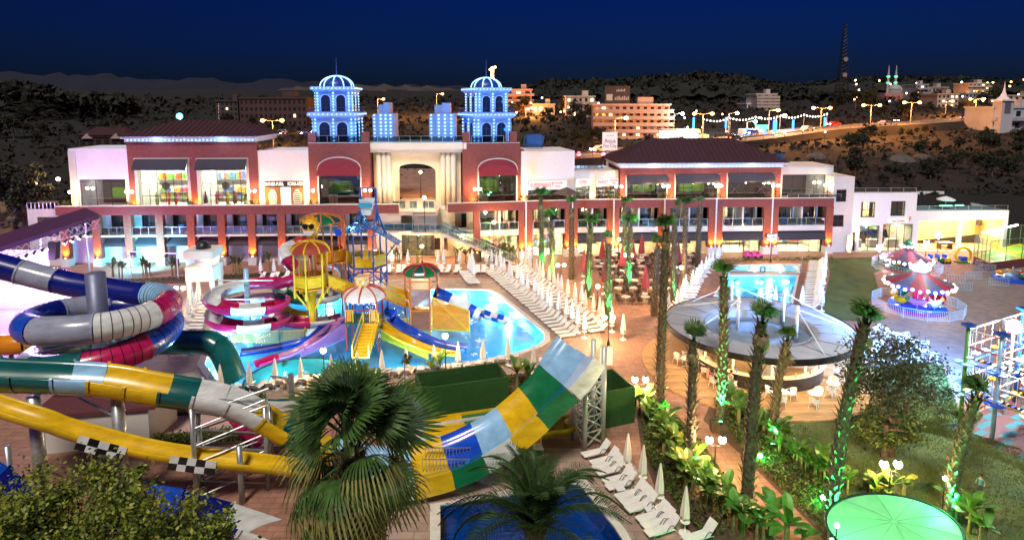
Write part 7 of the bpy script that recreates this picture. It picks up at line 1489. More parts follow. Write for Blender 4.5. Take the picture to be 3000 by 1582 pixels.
PALMS = [((1587,802),560,'on the pool side of the restaurant, tallest by the supermarket',8,1),((1617,832),628,'with drooping crown among the loungers by the supermarket',7,1),((1674,818),588,'with bare grey trunk in front of the brick pillars',3,0),((1722,870),642,'with feathery crown between loungers and restaurant tables',7,1),((1780,936),688,'with bare top at the end of the lounger rows',2,1),((1829,795),583,'with thin upright crown among maroon parasols',5,1),((1839,843),645,'with bright green crown among maroon parasols',8,1),((1916,925),705,'with hanging leaf beside the big dark palm',6,0),((1972,882),588,'with bare top beside a twin globe lamp',2,1),((2003,836),583,'with green crown between restaurant and lap pool loungers',8,1),((2043,797),580,'with bare tip nearest the game centre',2,1)]
for i, (bs, vt, lab, nf, gl) in enumerate(PALMS): fan_palm(bs, vt, 'slim palm '+lab, nf, 0, (random.uniform(-.3,.3),0), gl, 2, i, .28, 8000)
fan_palm((1930,1242), 612, 'very tall palm with shaggy trunk and tilted crown at the brick path', 9, 0, (.1,0), 1, 2, 31, .27, 13000)
fan_palm((2112,1228), 765, 'tall palm with green crown in front of the round bar roof', 9, 0, (-.2,0), -1, 2, 32, .27, 13000)
fan_palm((2186,1508), 880, 'tall dark palm with drooping blackish crown beside the path', 9, 0, (.3,0), 0, 7, 33, .28)
fan_palm((2021,1392), 955, 'palm with bright green crown overlapping the edge of the bar roof', 9, 0, (-.1,0), 1, 2, 34, .25, 12000)
fan_palm((2262,1292), 965, 'leaning palm with wispy crown in front of the bar counter', 6, 0, (.6,0), -1, 3, 35, .25, 9000)
fan_palm((2432,1562), 875, 'tall palm with vivid green fan crown by the tables', 10, 0, (1.0,0), -1, 2, 36, .28, 14000)
fan_palm((2776,1518), 1125, 'palm with tied dark crown and shaggy trunk in front of the ropes course', 7, 0, (.9,0), -1, 2, 37, .28, 10000)
t = thing('ground_spotlight', 'bare green spotlight shining beside the brick path', 'uplight', P(2225,1352), 0, 'green path spotlights')
for s_ in (0,1):
    if s_: t = thing('ground_spotlight', 'bare green spotlight glowing by the green lit canopy', 'uplight', P(2410,1476), 0, 'green path spotlights')
    b = MB(); b.cyl((0,0,0),(0,0,.3),.04,n=6); b.build('stake', DARKM, t); b = MB(); b.sphere((0,-.05,.4), .13, 10, 6); b.build('lens', MGLOBE('green_spot',(.15,1,.35),25), t); light('POINT', 'green_light', t, (0,-.1,.45), 130, (.03,1,.2), .12)
# ---- large fan palm near the camera
g = PY(1030, 1300, 15.5); FP = thing('fan_palm', 'big shaggy fan palm with hanging dry strands rising in front of the slides', 'palm tree', (g.x,15.5,0)); ct = g.z
me, top = trunk_mesh(ct-.2, .42, .34, V((0,0,0)), random.Random(5)); child('trunk', me, FP)
F1_ = fan_mesh('frond', 34, .92, 2.0, .42, LFD, 5, .95, .040, LFG); F2_ = fan_mesh('frond', 30, .98, 1.9, .95, LFG, 6, .85, .024, LFY); F3_ = fan_mesh('frond', 17, 1.05, 1.6, 1.6, LFB, 6, .8, .018, LFY)
rnd = random.Random(12)
for k in range(9): put('frond', F1_, FP, V((0,0,ct+.2)), k*.7, R(rnd.uniform(62,88)), rnd.uniform(-1.5,1.5), rnd.uniform(.9,1.2))
for k in range(15): put('frond', F1_, FP, V((0,0,ct+.1)), k*2.4, R(rnd.uniform(15,80)), rnd.uniform(-1.1,1.1), rnd.uniform(1.05,1.4))
for k in range(22): put('frond', F2_, FP, V((0,0,ct-.35)), k*2.4+.7, R(rnd.uniform(-38,30)), rnd.uniform(-1.0,1.0), rnd.uniform(1.1,1.45))
for k in range(18): put('dry_frond', F3_ if k%2 else F2_, FP, V((0,0,ct-.7-.05*k)), k*2.4+.2, R(rnd.uniform(-75,-10)), rnd.uniform(-.9,.9), rnd.uniform(1.05,1.4))
# ---- feather palm near the camera
def feather(name, L, n, mat, droop, mat2):
    b = MB(); rnd = random.Random(int(L*31)); ctr = lambda f_: V((L*f_*(1-.12*f_*f_), 0, L*(.30*f_-droop*f_*f_*f_)))
    b.path([ctr(k/10) for k in range(11)], .016, 4)
    for k in range(n):
        f_ = .08+.9*k/n; c = ctr(f_); d = (ctr(min(1,f_+.02))-ctr(f_-.02)).normalized()
        for s in (-1,1):
            ll = L*.17*(math.sin(pi*min(1,f_*.85+.12))+.25)*rnd.uniform(.85,1.1); v_ = (V((0,s,0))*.85+d*.65+V((0,0,.22+rnd.uniform(-.15,.15)))).normalized(); tip = c+v_*ll-V((0,0,.12*ll)); w_ = d*.016*L*.32+V((0,0,.012)); b.m = k%2
            b.face([c-w_, c+w_, c+v_*ll*.55+w_*.8, tip, c+v_*ll*.55-w_*.8])
    return b.mesh(name, [mat, mat2])
g = PY(1568, 1500, 20.5); FE = thing('feather_palm', 'bushy green feather palm beside the landing pool', 'palm tree', (g.x,20.5,0)); zt_ = g.z-.35
me, top = trunk_mesh(zt_, .4, .36, V((0,0,0)), random.Random(9)); child('trunk', me, FE)
fA, fB = feather('frond', 2.6, 52, LFG, .35, LFD), feather('frond', 2.9, 52, LFD, .62, LFG)
for k in range(14): put('frond', fA, FE, V((0,0,zt_)), k*2.4, R(random.uniform(35,72)), random.uniform(-.3,.3), random.uniform(.95,1.2))
for k in range(26): put('frond', fB, FE, V((0,0,zt_-.1)), k*2.4+.5, R(random.uniform(-5,38)), random.uniform(-.3,.3), random.uniform(1.05,1.3))
# ---- leafy crowns
def crown(name, blobs, n, sz, mats, seed, parent, asp=.5):
    """leaf-sized faces spread through several clumps"""
    rnd = random.Random(seed); b = MB(); tot = sum(r**2 for _, r in blobs)
    for c, r in blobs:
        sub = [(V((rnd.gauss(0,1),rnd.gauss(0,1),rnd.gauss(0,.8))).normalized()*r*rnd.uniform(.45,1.0)) for _ in range(max(5,int(14*r**.7)))]
        for _ in range(int(n*r*r/tot)):
            s = rnd.choice(sub); p = V(c)+s+V((rnd.gauss(0,1),rnd.gauss(0,1),rnd.gauss(0,1)))*r*.17
            d = V((rnd.gauss(0,1),rnd.gauss(0,1),rnd.gauss(0,.7))).normalized(); e = d.cross(V((rnd.gauss(0,1),rnd.gauss(0,1),rnd.gauss(0,1)))).normalized(); q = sz*rnd.uniform(.6,1.3); b.m = rnd.randrange(len(mats)); b.face([p-d*q, p+e*q*asp, p+d*q, p-e*q*asp])
    return b.build(name, mats, parent)
LV = [M('leaf_bright',(.20,.24,.045),.55,var=.2,scale=3), M('leaf_mid',(.11,.155,.035),.55,var=.2,scale=3), M('leaf_deep',(.035,.06,.018),.6,var=.2,scale=3)]; OL = [M('olive_leaf',(.09,.105,.065),.6,var=.2,scale=3), M('olive_leaf_d',(.045,.055,.035),.6,var=.2,scale=3)]; BARK = M('bark',(.12,.08,.055),.95,var=.4,scale=5,bump=.5)
for m_ in LV+OL: leafy(m_)
def limbs(parent, base, ends, r, mid=None):
    for k, e in enumerate(ends):
        b = MB(); base_, e = V(base), V(e); m_ = base_.lerp(e,.5)+V((random.uniform(-.3,.3),random.uniform(-.3,.3),.15)); b.cyl(base_, m_, r, r*.6, 7); b.cyl(m_, e, r*.6, r*.2, 6); b.build('limb', BARK, parent)
cs_ = [(PY(u,v+75,Y),r*.85) for u, v, Y, r in ((60,1480,13,1.5),(210,1420,13.2,1.4),(360,1440,13,1.2),(420,1330,13.6,.5),(150,1345,13.5,.75),(480,1500,12.8,1.2),(600,1540,13,.9),(640,1450,13.4,.55),(-60,1540,13,1.7),(300,1560,12.5,1.6),(90,1600,12,1.6),(520,1600,12.4,1.2),(690,1590,13,.8))]
b0 = V((cs_[1][0].x,13,0)); LT = [M('tree_leaf_lime',(.44,.48,.08),.5,var=.2,scale=3), M('tree_leaf_green',(.26,.34,.06),.5,var=.2,scale=3), M('tree_leaf_dark',(.05,.09,.02),.55,var=.2,scale=3)]; [leafy(m_) for m_ in LT]; t = thing('leafy_tree', 'broad leafy green tree filling the corner in front of the slides', 'tree', b0); b = MB(); b.cyl((0,0,0), (0,0,11.2), .32, .2, 10); b.build('trunk', BARK, t, True); limbs(t, (0,0,10.2), [c-b0 for c, r in cs_], .13); crown('crown', [(c-b0, r) for c, r in cs_], 34000, .056, LT, 4, t, .6)
for base, cl, n, sz, mats, lab, nm, sd in (((2612,1335),((2560,1070,1.9),(2650,1050,1.9),(2700,1120,1.6),(2600,1140,1.8),(2550,1150,1.4),(2740,1150,1.1)),9000,.10,OL,'grey green olive tree with dense rounded crown on the lawn','olive_tree',2),((2590,1345),((2560,1240,1.0),(2620,1230,1.1),(2660,1265,.9),(2590,1280,.9)),3000,.12,LV,'small yellow green fruit tree in front of the olive tree','fruit_tree',3)):
    g = P(*base); t = thing(nm, lab, 'tree', g); bl = [(PY(u,v,g.y+random.uniform(-.8,.8))-g, r) for u, v, r in cl]; b = MB(); b.cyl((0,0,0), (0,0,2.2), .2, .13, 8); b.build('trunk', BARK, t); limbs(t, (0,0,1.8), [c for c, r in bl], .09); crown('crown', bl, n, sz, mats, sd, t)
# little standard tree by the pool
for base, vt, r in (((1187,1140),1052,.45),):
    g = P(*base); zt_ = PY(base[0],vt,g.y).z; t = thing('standard_tree', 'little round clipped tree on a thin stem near the pool parasols', 'tree', g); b = MB(); b.cyl((0,0,0),(0,0,zt_),.035,n=6); b.build('trunk', BARK, t); crown('crown', [(V((0,0,zt_)),r)], 500, .08, LV, 8, t)
# ---- banana plants: each paddle leaf a part
def paddle(L, W, droop, mat):
    b = MB(); n = 7; pts = [V((L*f_*(1-.25*droop*f_), 0, L*(.22*f_-droop*f_*f_*.55))) for f_ in [k/n for k in range(n+1)]]; ws = [W*(.12+1.9*f_*(1.0-f_)**.55*1.1) if f_ < 1 else .01 for f_ in [k/n for k in range(n+1)]]
    for k in range(n):
        for s in (-1,1): e0, e1 = V((0,s*ws[k],.28*ws[k])), V((0,s*ws[k+1],.28*ws[k+1])); f = [pts[k], pts[k]+e0, pts[k+1]+e1, pts[k+1]]; b.face(f if s < 0 else f[::-1])
    return b.mesh('leaf', mat)
BN = [M('banana_leaf',(.10,.22,.035),.4,var=.25,scale=3), M('banana_leaf_y',(.26,.30,.05),.45,var=.25,scale=3), M('strelitzia_leaf',(.09,.10,.03),.5,var=.3,scale=3)]
[leafy(m_, .35) for m_ in BN]; PD = [paddle(1.5,.26,.5,BN[0]), paddle(1.35,.24,.9,BN[0]), paddle(1.3,.25,.6,BN[1])]; PDS = [paddle(1.2,.18,.3,BN[2])]
stemm = MB().cyl((0,0,0), (0,0,1.0), .09, .06, 8).mesh('stem', M('banana_stem',(.20,.19,.07),.7,var=.3,scale=4))
def banana(p, s, nl, leaves, label, group, seed):
    rnd = random.Random(seed); t = thing('banana_plant', label, 'plant', p, rnd.uniform(0,6), group); t.scale = (s,s,s)
    for m in range(2 if nl > 6 else 1):
        o = V((rnd.uniform(-.3,.3),rnd.uniform(-.3,.3),0)) if m else V((0,0,0)); st = child('stem', stemm, t, o, 0, (1,1,rnd.uniform(.8,1.3))); zt_ = st.scale.z
        for k in range(nl//(2 if nl > 6 else 1)): put('leaf', rnd.choice(leaves), t, o+V((0,0,zt_-.1)), k*2.4+rnd.uniform(-.3,.3), R(rnd.uniform(25,75)), rnd.uniform(-.4,.4), rnd.uniform(.7,1.1))
rnd = random.Random(21); k = 0
path_l = [(1880,1215),(1905,1250),(1930,1290),(1960,1320),(1985,1370),(2010,1410),(2040,1440),(2065,1480),(2110,1520),(2150,1570)]; 
for i in range(30):
    f_ = i/29*(len(path_l)-1); j = min(len(path_l)-2,int(f_)); u = lerp(path_l[j][0],path_l[j+1][0],f_-j)+rnd.uniform(-28,28); v = lerp(path_l[j][1],path_l[j+1][1],f_-j)+rnd.uniform(-14,14)
    banana(P(u,v), rnd.uniform(.75,1.1), 9, [PD[0],PD[1],PD[2]] if 8 < i < 18 else [PD[0],PD[1]], 'banana plant in the bed between loungers and brick path', 'banana plants by the loungers', i)
path_r = [(2105,1200),(2150,1215),(2200,1260),(2250,1290),(2300,1330),(2350,1390),(2420,1410),(2470,1440)]
for i in range(24):
    f_ = i/23*(len(path_r)-1); j = min(len(path_r)-2,int(f_)); u = lerp(path_r[j][0],path_r[j+1][0],f_-j)+rnd.uniform(-30,30); v = lerp(path_r[j][1],path_r[j+1][1],f_-j)+rnd.uniform(-14,14)
    banana(P(u,v), rnd.uniform(.7,1.0), 9, PD[:2], 'banana plant in the bed between brick path and lawn', 'banana plants by the lawn', 100+i)
for u, v, s in ((2215,1590,1.2),(2260,1570,1.2),(2300,1600,1.3),(2350,1612,1.1),(2800,1530,1.1),(2840,1560,1.2),(2870,1590,1.0),(2600,1470,1.0),(2550,1450,1.0),(2650,1455,.9),(2570,1478,1.0)): banana(P(u,v), s*.85, 9, PD if u > 2500 else PD[:2], 'banana plant around the green lit canopy', 'banana plants by the green canopy', int(u))
for u, v, s in ((1020,1128,.95),(1060,1125,.95),(1090,1145,.9),(1110,1150,.8),(1265,1110,.8),(1290,1105,.9),(1515,1140,1.1),(1548,1145,1.1)): banana(P(u,v), s, 6, [PD[0],PD[2]], 'young banana plant in the bed on the near side of the pool', 'banana plants by the pool', int(u))
for u, v in ((690,800),(700,801),(330,812),(350,814),(420,812),(440,810),(505,806),(520,806),(790,793),(1150,770),(1170,770),(1200,772),(1225,772),(1335,772),(1365,770),(1385,770),(1408,768),(1425,768),(1445,768),(1462,766),(1480,766),(1495,765),(1508,764)): banana(P(u,v), 1.15, 7, PDS, 'upright paddle leaved plant in the bed before the '+('brick wing' if u < 900 else 'cream lobby'), 'paddle leaved plants before the hotel', int(u))
# low hedges and bed plants as ground cover
def cover(name, poly, n, sz, h, mats, seed, lab):
    rnd = random.Random(seed); b = MB(); pts = [P(*p) for p in poly]
    for _ in range(n):
        i = rnd.randrange(len(pts)-2); a_, b_ = sorted((rnd.random(), rnd.random())); p = pts[0]*(a_)+pts[i+1]*(b_-a_)+pts[i+2]*(1-b_); d = V((rnd.gauss(0,1),rnd.gauss(0,1),rnd.gauss(0,1))).normalized()*sz; e = V((rnd.gauss(0,1),rnd.gauss(0,1),rnd.gauss(0,1))).normalized()*sz*.5; p = p+V((0,0,rnd.uniform(.03,h))); b.m = rnd.randrange(len(mats)); b.face([p-d,p+e,p+d,p-e])
    o = b.build(name, mats); tag(o, lab, 'plants', None, 'stuff')
cover('ground_cover', [(1880,1230),(1950,1200),(2060,1310),(2130,1410),(2230,1560),(2060,1580),(1950,1440),(1890,1330)], 5000, .12, .4, LV, 1, 'low leafy ground cover under the banana plants by the loungers')
cover('ground_cover', [(2090,1180),(2180,1215),(2260,1275),(2440,1445),(2550,1575),(2490,1590),(2380,1530),(2180,1330)], 5000, .12, .4, LV, 2, 'low leafy ground cover beside the lawn')
cover('ground_cover', [(1010,1165),(1225,1130),(1640,1095),(1640,1120),(1500,1170),(1240,1155)], 3000, .11, .35, LV, 3, 'low plants and flowers in the bed near the pool')
cover('ground_cover', [(2110,762),(2440,757),(2440,764),(2110,770)], 1200, .12, .35, LV, 5, 'low hedge strip along the game centre paving')
cover('ground_cover', [(340,1170),(780,1160),(790,1195),(340,1225)], 2500, .12, .4, LV, 6, 'low plants in the bed under the half pipe'); cover('ground_cover', [(340,1290),(790,1250),(800,1285),(340,1320)], 2000, .12, .4, LV, 7, 'low plants in the strip beside the pink path')
cover('ground_cover', [(170,832),(850,800),(850,806),(170,842)], 1500, .12, .3, LV, 8, 'low plants along the brick wing')
def turf(name, poly, n, seed, lab):
    rnd = random.Random(seed); b = MB(); pts = [P(*p) for p in poly]
    for _ in range(n):
        i = rnd.randrange(len(pts)-2); a_, b_ = sorted((rnd.random(), rnd.random())); p = pts[0]*a_+pts[i+1]*(b_-a_)+pts[i+2]*(1-b_)+V((0,0,.008)); d = V((rnd.uniform(-.05,.05),rnd.uniform(-.05,.05),rnd.uniform(.05,.12))); e = V((rnd.uniform(-1,1),rnd.uniform(-1,1),0)).normalized()*.035; b.face([p-e,p+e,p+d])
    tag(b.build(name, LAWNB), lab, 'grass', None, 'stuff')
LAWNB = M('grass_blade',(.12,.16,.03),.8,var=.3,scale=.4,rgb2=(.05,.075,.015))
turf('grass', [(2610,1250),(2140,1190),(2330,1205),(2520,1165),(2545,1085),(2690,1065),(2760,1075),(2795,1160),(2830,1265),(3000,1320),(3000,1582),(2500,1582),(2440,1490),(2170,1240)], 30000, 1, 'short grass of the lawn around the olive tree')
# ================================================================ people
SKIN = M('skin',(.50,.28,.19),.6,var=.05); HAIR = M('dark_hair',(.03,.018,.012),.7,var=.2)
def person(loc, rz, sc, joints, edges, rad, label, shirt, trousers, zsh, ztr, head, face_dir=(0,-1)):
    t = thing('person', label, 'person', loc, rz); t.scale = (sc,)*3
    me = bpy.data.meshes.new('body'); names = list(joints); me.from_pydata([joints[k] for k in names], [(names.index(a), names.index(b_)) for a, b_ in edges], [])
    o = bpy.data.objects.new('body', me); COL.objects.link(o); md = o.modifiers.new('skin','SKIN'); o.modifiers.new('sub','SUBSURF').levels = 1
    for i, k in enumerate(names): r_ = rad[k]; me.skin_vertices[0].data[i].radius = (r_,r_) if not isinstance(r_, tuple) else r_; me.skin_vertices[0].data[i].use_root = (k == 'pelvis')
    dg = bpy.context.evaluated_depsgraph_get(); m2 = bpy.data.meshes.new_from_object(o.evaluated_get(dg)); bpy.data.objects.remove(o)
    m2.materials.clear()
    for m_ in (SKIN, shirt, trousers): m2.materials.append(m_)
    for pl in m2.polygons:
        z = pl.center.z; x = abs(pl.center.x); pl.material_index = 1 if zsh[0] < z < zsh[1] and x < .24 and pl.center.y > -.3 else 2 if ztr[0] < z <= ztr[1] else 0; pl.use_smooth = True
    body = child('body', m2, t)
    b = MB(); hx, hy, hz = head; b.sphere((hx,hy+.02,hz+.03), .115, 12, 8, 1.1); b.build('hair', HAIR, t, True)
    for sx in (-.035,.035): b = MB(); b.sphere((hx+sx,hy-.095,hz+.0), .012, 6, 4); b.build('eye', DARKM, t)
    b = MB(); b.cyl((hx,hy-.1,hz), (hx,hy-.125,hz-.04), .01, .018, 6); b.build('nose', SKIN, t); b = MB(); b.box(hx-.03,hx+.03,hy-.1,hy-.09,hz-.08,hz-.07); b.build('mouth', cRED, t)
    return t
ST_J = {'pelvis':(0,0,.92),'waist':(0,0,1.08),'chest':(0,.01,1.30),'neck':(0,0,1.46),'chin':(0,-.01,1.54),'head':(0,-.01,1.64),'top':(0,0,1.72)}
ED = [('pelvis','waist'),('waist','chest'),('chest','neck'),('neck','chin'),('chin','head'),('head','top')]
RD = {'pelvis':(.15,.11),'waist':(.13,.09),'chest':(.16,.11),'neck':.055,'chin':.075,'head':.10,'top':.06}
stand, se, sr = dict(ST_J), list(ED), dict(RD); sit, te, tr_ = {k:(x,y+(.0),z-.42) for k,(x,y,z) in ST_J.items()}, list(ED), dict(RD)
for s, n in ((-1,'l'),(1,'r')):
    for jn, xyz, r_, pr in (('hip',(.1*s,0,.88),.095,'pelvis'),('knee',(.11*s,-.02+.05*s,.49),.065,'hip'),('ankle',(.12*s,.02+.08*s,.08),.042,'knee'),('toe',(.13*s,-.12+.08*s,.03),.03,'ankle'),('sho',(.19*s,.0,1.38),.06,'chest'),('elb',(.25*s,.04,1.10),.045,'sho'),('wri',(.22*s,-.14,.93),.032,'elb'),('palm',(.21*s,-.21,.89),.035,'wri')): stand[jn+n] = xyz; sr[jn+n] = r_; se.append((pr if pr in ('pelvis','chest') else pr+n, jn+n))
    for q in range(4): stand['f%d%s'%(q,n)] = (.21*s+.022*(q-1.5), -.28, .86); sr['f%d%s'%(q,n)] = .010; se.append(('palm'+n,'f%d%s'%(q,n)))
    stand['th'+n] = (.165*s,-.24,.91); sr['th'+n] = .011; se.append(('palm'+n,'th'+n))
    for jn, xyz, r_, pr in (('hip',(.1*s,-.02,.50),.095,'pelvis'),('knee',(.12*s,-.44,.50),.068,'hip'),('ankle',(.12*s,-.46,.08),.042,'knee'),('toe',(.12*s,-.60,.03),.03,'ankle'),('sho',(.19*s,0,.96),.06,'chest'),('elb',(.24*s,-.10,.70),.045,'sho'),('wri',(.17*s,-.32,.74),.032,'elb'),('palm',(.13*s,-.39,.75),.035,'wri')): sit[jn+n] = xyz; tr_[jn+n] = r_; te.append((pr if pr in ('pelvis','chest') else pr+n, jn+n))
    for q in range(4): sit['f%d%s'%(q,n)] = (.13*s+.022*(q-1.5), -.47, .74); tr_['f%d%s'%(q,n)] = .010; te.append(('palm'+n,'f%d%s'%(q,n)))
    sit['th'+n] = (.09*s,-.43,.78); tr_['th'+n] = .011; te.append(('palm'+n,'th'+n))
TEALS = M('teal_shirt',(.06,.22,.22),.8); PINKS = M('pink_dress',(.6,.28,.30),.8); GREYS = M('grey_shirt',(.4,.42,.46),.8); DSH = M('dark_shorts',(.03,.035,.05),.8); WSH = M('white_shirt',(.7,.68,.66),.8)
person(P(2868,1458), R(-60), .78, stand, se, sr, 'child in teal shirt and dark shorts standing on the lawn by the ropes course', TEALS, DSH, (1.0,1.42), (.5,1.0), (0,-.01,1.65))
person(V(P(2072,1120,.13)), R(50), 1.0, sit, te, tr_, 'dark haired person in pink sitting at a white table on the bar deck', PINKS, PINKS, (.58,1.0), (.42,.58), (0,-.01,1.23))
person(V(P(2140,1135,.13)), R(-60), 1.0, sit, te, tr_, 'person in grey top sitting behind the palm trunk on the bar deck', GREYS, DSH, (.58,1.0), (.42,.58), (0,-.01,1.23))
person(V(P(2447,1115,.0)), R(0), 1.0, sit, te, tr_, 'person in white shirt sitting at a table beside the bar counter', WSH, DSH, (.58,1.0), (.42,.58), (0,-.01,1.23))
person(P(770,838), R(-40), 1.0, stand, se, sr, 'person in white standing behind the magenta slides', WSH, DSH, (1.0,1.42), (.5,1.0), (0,-.01,1.65))
# ================================================================ the country behind
def TH(u, v):
    """where a pixel's ray meets the terrain"""
    d = ray(u, v); y = 93.5
    while y < 760:
        k = y/d.y
        if HCAM+d.z*k <= hgt(d.x*k, y): break
        y += 1.0
    k = y/d.y; return V((d.x*k, y, hgt(d.x*k, y)))
def hill(name, prof, Y, run, mat, z0, nsub=6):
    b = MB(); n = len(prof)*nsub; us = [lerp(prof[0][0], prof[-1][0], i/n) for i in range(n+1)]; m = 7
    for j in range(m+1):
        f_ = j/m
        for i, u in enumerate(us):
            p = PY(u, interp(prof, u), Y); z = z0+(p.z-z0)*math.sin(f_*pi/2)+(3 if j < m else 1.0)*noise.noise(V((u*.03,j*1.7,Y)))*run*.008
            b.v.append((p.x*(1-(1-f_)*run/Y), Y-(1-f_)*run, z))
    for j in range(m):
        for i in range(n): k = j*(n+1)+i; b.f.append([k,k+1,k+n+2,k+n+1]); b.mi.append(0)
    o = b.build(name, mat, smooth=True); struct(o); return o
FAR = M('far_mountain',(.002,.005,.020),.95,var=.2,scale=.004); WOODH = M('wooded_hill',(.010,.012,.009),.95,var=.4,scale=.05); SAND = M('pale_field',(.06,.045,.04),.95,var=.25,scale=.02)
hill('mountains', [(-400,225),(0,212),(60,222),(150,225),(300,222),(380,232),(450,236),(600,236),(700,245),(830,235),(900,246),(1100,252),(1500,262),(1700,270)], 2400, 900, FAR, 10)
hill('field_hill', [(640,292),(800,272),(900,262),(1050,256),(1250,258),(1400,270),(1500,285),(1650,300)], 640, 260, SAND, 20)
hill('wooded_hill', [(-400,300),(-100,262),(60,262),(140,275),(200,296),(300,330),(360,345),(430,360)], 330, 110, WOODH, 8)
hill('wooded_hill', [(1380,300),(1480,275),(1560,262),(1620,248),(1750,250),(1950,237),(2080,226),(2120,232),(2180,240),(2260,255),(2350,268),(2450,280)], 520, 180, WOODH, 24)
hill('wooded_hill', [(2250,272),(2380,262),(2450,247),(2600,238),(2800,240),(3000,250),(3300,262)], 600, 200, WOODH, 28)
def forest(name, pr, Y, run, n, sz, seed, lab):
    rnd = random.Random(seed); b = MB()
    for _ in range(n):
        u = rnd.uniform(pr[0][0], pr[-1][0]); f_ = rnd.random()**.6; p = PY(u, interp(pr,u), Y); y = Y-(1-f_)*run; z = 22+(p.z-22)*math.sin(f_*pi/2); c = V((p.x*y/Y, y, z))
        for k in range(4):
            q = c+V((rnd.gauss(0,1),rnd.gauss(0,1),rnd.gauss(.6,.7)))*sz*.5; d = V((rnd.gauss(0,1),rnd.gauss(0,1),rnd.gauss(0,1))).normalized()*sz*rnd.uniform(.4,.9); e = d.cross(V((rnd.gauss(0,1),rnd.gauss(0,1),rnd.gauss(0,1)))).normalized()*sz*.4; b.m = rnd.randrange(2); b.face([q-d,q+e,q+d,q-e])
    tag(b.build(name, [WOODH, M('wood_leaf',(.014,.017,.010),.9,var=.3,scale=.2)]), lab, 'trees', None, 'stuff')
forest('forest', [(1400,296),(1560,262),(1620,248),(1750,250),(1950,237),(2080,226),(2180,240),(2350,268),(2450,280)], 518, 175, 2600, 3.2, 3, 'dark wood covering the hill behind the pink apartments')
forest('forest', [(2250,272),(2450,247),(2600,238),(2800,240),(3050,252)], 598, 190, 1800, 3.4, 4, 'dark wood on the ridge behind the mosque'); forest('forest', [(-60,262),(60,262),(140,275),(200,296),(300,330),(400,350)], 329, 105, 1500, 2.6, 5, 'dark wood on the hill behind the stage side')
def scrub():
    rnd = random.Random(9); b = MB()
    for _ in range(5200):
        y = 97+260*rnd.random()**1.5; x = rnd.uniform(-.9,.9)*y; z = hgt(x,y); sz = rnd.uniform(.35,.9)*(y/150)
        if abs(z-6.6) < .05 and -30 < x < 5: continue
        for k in range(3):
            q = V((x,y,z))+V((rnd.gauss(0,1),rnd.gauss(0,1),abs(rnd.gauss(.4,.4))))*sz; d = V((rnd.gauss(0,1),rnd.gauss(0,1),rnd.gauss(0,1))).normalized()*sz; e = d.cross(V((rnd.gauss(0,1),rnd.gauss(0,1),rnd.gauss(0,1)))).normalized()*sz*.6; b.m = rnd.randrange(2); b.face([q-d,q+e,q+d,q-e])
    tag(b.build('scrub', [M('scrub_leaf',(.010,.011,.007),.9,var=.3,scale=.2), M('scrub_leaf_dry',(.018,.013,.009),.9,var=.3,scale=.2)]), 'dry dark scrub covering the slopes behind the hotel', 'scrub', None, 'stuff')
scrub()
# highway, kerb rails
def ribbon(name, pts, wd, mat, dz=.25):
    b = MB(); c = cr([p+V((0,0,dz)) for p in pts], 6); L_ = []
    for i, p in enumerate(c): d = (c[min(i+1,len(c)-1)]-c[max(i-1,0)]); n_ = V((-d.y,d.x,0)).normalized()*wd/2; L_ += [p-n_, p+n_]
    b.add(L_, [(2*i,2*i+2,2*i+3,2*i+1) for i in range(len(c)-1)]); struct(b.build(name, mat, smooth=True)); return c
hp_ = [TH(u,v) for u, v in ((900,470),(1300,482),(1700,478),(1900,458),(2050,440),(2200,418),(2400,398),(2600,380),(2800,364),(3050,344))]
for p in hp_: p.z = 6.6+(p.y-101)*.064+1.3
hc = ribbon('highway', hp_, 13, ASPH, .3); ribbon('highway_markings', hp_, .3, M('road_white',(.7,.7,.65),.6), .42)
b = MB(); c = [p+V((0,0,.3)) for p in hc]
def side(i, w_): d = hc[min(i+1,len(hc)-1)]-hc[max(i-1,0)]; return hc[i]+V((d.y,-d.x,0)).normalized()*w_
emb = MB(); n = len(hc); vs = []
for i in range(n): vs += [side(i,6.5)+V((0,0,-.02)), side(i,10)+V((0,0,-3.2))]
emb.add(vs, [(2*i,2*i+1,2*i+3,2*i+2) for i in range(n-1)]); struct(emb.build('highway_embankment', SCRUB))
t = thing('guard_rail', 'long steel guard rail along the sloping highway', 'guard rail', (0,0,0))
for i in range(n-1):
    p, q = side(i,6.2), side(i+1,6.2); b = MB(); b.bar(p+V((0,0,.95)), q+V((0,0,.95)), .08, .32); b.build('rail', STEEL, t); b = MB(); b.bar(p+V((0,0,.1)), p+V((0,0,.95)), .12); b.build('post', STEEL, t)
SOD = (1,.34,.06); SODG = MGLOBE('sodium_globe',(1,.45,.10),5)
def street(u, vb, vt, twin, label, power=11000, col=SOD, gm=None, off=0):
    g = TH(u, vb); h = PY(u, vt, g.y).z-g.z; t = thing('street_lamp', label, 'street lamp', g, 0, 'street lamps behind the hotel'); b = MB(); b.cyl((0,0,0), (0,0,h), .13, .08, 6); b.build('pole', M('lamp_pole',(.35,.30,.25),.5), t)
    for s in ((-1,1) if twin else (1,)): b = MB(); b.cyl((0,0,h), (s*2.2,0,h+.25), .06, n=5); b.build('arm', MATS['lamp_pole'], t); b = MB(); b.sphere((s*2.3,-.1,h+.1), .5, 10, 6, .8); b.build('lamp_head', gm or SODG, t); light('POINT', 'street_light', t, (s*2.3,-.3,h-.4), power/(2 if twin else 1), col, .3)
